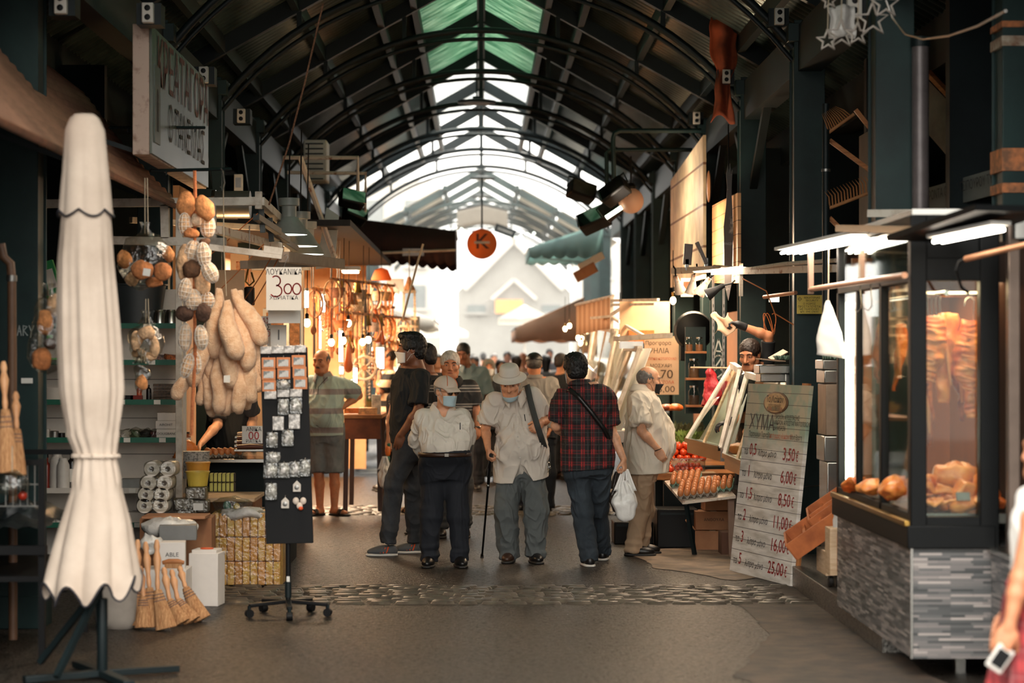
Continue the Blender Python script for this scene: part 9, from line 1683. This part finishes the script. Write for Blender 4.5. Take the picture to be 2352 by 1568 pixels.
# --- stallholder bending behind the hanging loofahs
p=Person('stallholder in a black apron reaching down behind the hanging loofahs, face hidden',520,18.6,1.72,yaw=-0.35,res=0.008,skin='d',seed=16)
p.spine(p.j(535,1030,0.1),p.j(522,880,-0.1),1.1,0.06);p.arms['R'][0]=p.j(500,915,-0.12);p.arm('R',p.j(500,975,-0.22),p.j(462,1018,-0.42),dict(d=(-0.5,-0.3,-0.8),n=(0,-0.3,-0.9),side=1,curl=(0.4,)*4));p.arm('L',p.j(580,960,0.0),p.j(575,1010,-0.2),None)
p.head(p.j(512,846,-0.2),-0.3,0.4);p.skinmesh(fine=False);p.hair('short',HAIR('black'));p.shirt(CLOTH('grey_tee',(60,58,58)),hem=-0.1,d=0.018);p.shirt(BLACKT,hem=-0.3,tank=True,d=0.026,name='apron');p.trousers(NAVY);p.shoe('R',BLKLEATH,SOLE_D);p.shoe('L',BLKLEATH,SOLE_D)
# --- figure cut by the frame at the near right
p=Person('passer-by in a white top and red checked skirt, cut off by the photo edge',2412,8.3,1.42,yaw=-1.2,res=0.008,skin='b',seed=17)
p.arms['L'][0]=p.j(2372,1190,-0.1);p.arm('L',p.j(2342,1330,-0.12),p.j(2318,1440,-0.14),dict(d=(-0.35,0,-0.9),n=(0.3,0.9,0),side=1,curl=(0.5,)*4));p.skinmesh(fine=True);p.hair('long',HAIR('black'))
p.shirt(CLOTH('white_top',(236,230,222)),hem=0.1,tank=True,d=0.02)
S=SDF(0.009);S.loft(p.pel-V((0,0,0.42)),p.pel+V((0,0,0.14)),p.R,p.F,(0,0.6,1),(0.25,0.18,0.125),(0.23,0.16,0.115),None,0,1,0.02);link('skirt',S.mesh('skirt',disp=folds(0.012,(7,7,1.5),2)),plaid('plaid_skirt',col((120,40,44)),col((176,60,60)),col((170,150,146))),p.T,ang=180)
p.shoe('R',BLKLEATH,SOLE_D);p.shoe('L',BLKLEATH,SOLE_D)
ph=thing('phone','white phone in the lowered hand at the bottom corner of the photo','phone',p.o+p.j(2297,1512,-0.15));MB().box((0,0,0),(0.07,0.012,0.10),rot=(0,0.6,0)).build('case',SOLE_W,ph,bevel=0.006);MB().box((0,-0.007,0),(0.05,0.003,0.07),rot=(0,0.6,0)).build('screen',BLKPL,ph)
# --- the crowd beyond
CR=[(1004,33,1.70,0.3,'short','black',(44,42,46),'person in a charcoal jacket beyond the white-haired person'),(1090,38,1.66,-0.4,'short','salt',(166,158,150),'grey-haired person in a pale jacket far down the aisle'),(1150,36,1.60,0.2,'long','brown',(70,58,60),'long-haired person in a mauve top far down the aisle'),(1165,44,1.74,0.0,'short','black',(206,200,192),'person in a white shirt in the far crowd above the bucket hat'),(1186,34,1.66,pi,'short','brown',(110,96,92),'person in a brown top walking away past the bucket hat'),(1200,40,1.72,0.5,'balding','salt',(196,150,110),'balding person in an ochre shirt in the far crowd'),(1212,48,1.66,pi,'short','black',(60,66,74),'person in a slate coat walking away in the far crowd'),(1254,37,1.68,pi,'long','black',(96,92,90),'long-haired person in grey behind the black cap'),(1262,46,1.80,0.0,'short','black',(36,36,40),'tall person in black far beyond the black cap'),(1302,42,1.65,pi,'short','salt',(180,176,170),'person in a light grey shirt by the far awning'),(1012,42,1.68,0.2,'balding','white',(190,182,172),'white-haired person in beige in the far crowd'),(1026,50,1.75,pi,'short','black',(80,84,92),'person in blue-grey at the far end of the aisle'),(984,38,1.62,0.1,'scarf','brown',(120,108,100),'person in a brown headscarf in the far crowd'),(968,46,1.70,0.4,'short','black',(54,52,56),'person in a dark top near the far left stalls'),(1048,46,1.66,0.0,'short','brown',(214,206,196),'person in a cream top at the far end'),(1110,52,1.72,pi,'short','black',(40,44,52),'person in navy at the very end of the aisle'),(1134,47,1.70,0.2,'short','salt',(140,130,126),'grey-haired person in taupe in the far crowd'),(1178,56,1.70,pi,'short','black',(150,140,134),'person in pale brown at the very end of the aisle'),(1232,54,1.72,0.0,'balding','salt',(200,196,190),'person in white at the far right end of the aisle'),(1322,36,1.64,1.3,'long','black',(28,28,32),'long-haired person in black beside the far produce stall'),(1086,56,1.68,0.2,'short','black',(176,120,92),'person in a rust top at the very end of the aisle'),(950,34,1.66,-1.0,'short','salt',(74,70,72),'person in dark grey turned to the left stalls')]
for i,(px,D,H,yw,hs,hc,sc_,lb)in enumerate(CR):
 p=Person(lb,px,D,H,yaw=yw,res=0.014,skin='abdce'[i%5],seed=20+i,group='people in the far crowd')
 a=(i%3-1)*0.10
 p.leg('R',p.legs['R'][1]+p.F*a,p.legs['R'][2]+p.F*a*1.6);p.leg('L',p.legs['L'][1]-p.F*a,p.legs['L'][2]-p.F*a*1.6)
 p.skinmesh(fine=False,hands=True);p.hair(hs,HAIR(hc));p.shirt(CLOTH('crowd%d'%i,sc_),hem=-0.18,sleeve='short' if i%2 else 'long',d=0.024,amp=0.0);p.trousers((NAVY,GREYJ,SLATE,TAN,JEANS)[i%5],amp=0.0);p.shoe('R',BLKLEATH,SOLE_D);p.shoe('L',BLKLEATH,SOLE_D)
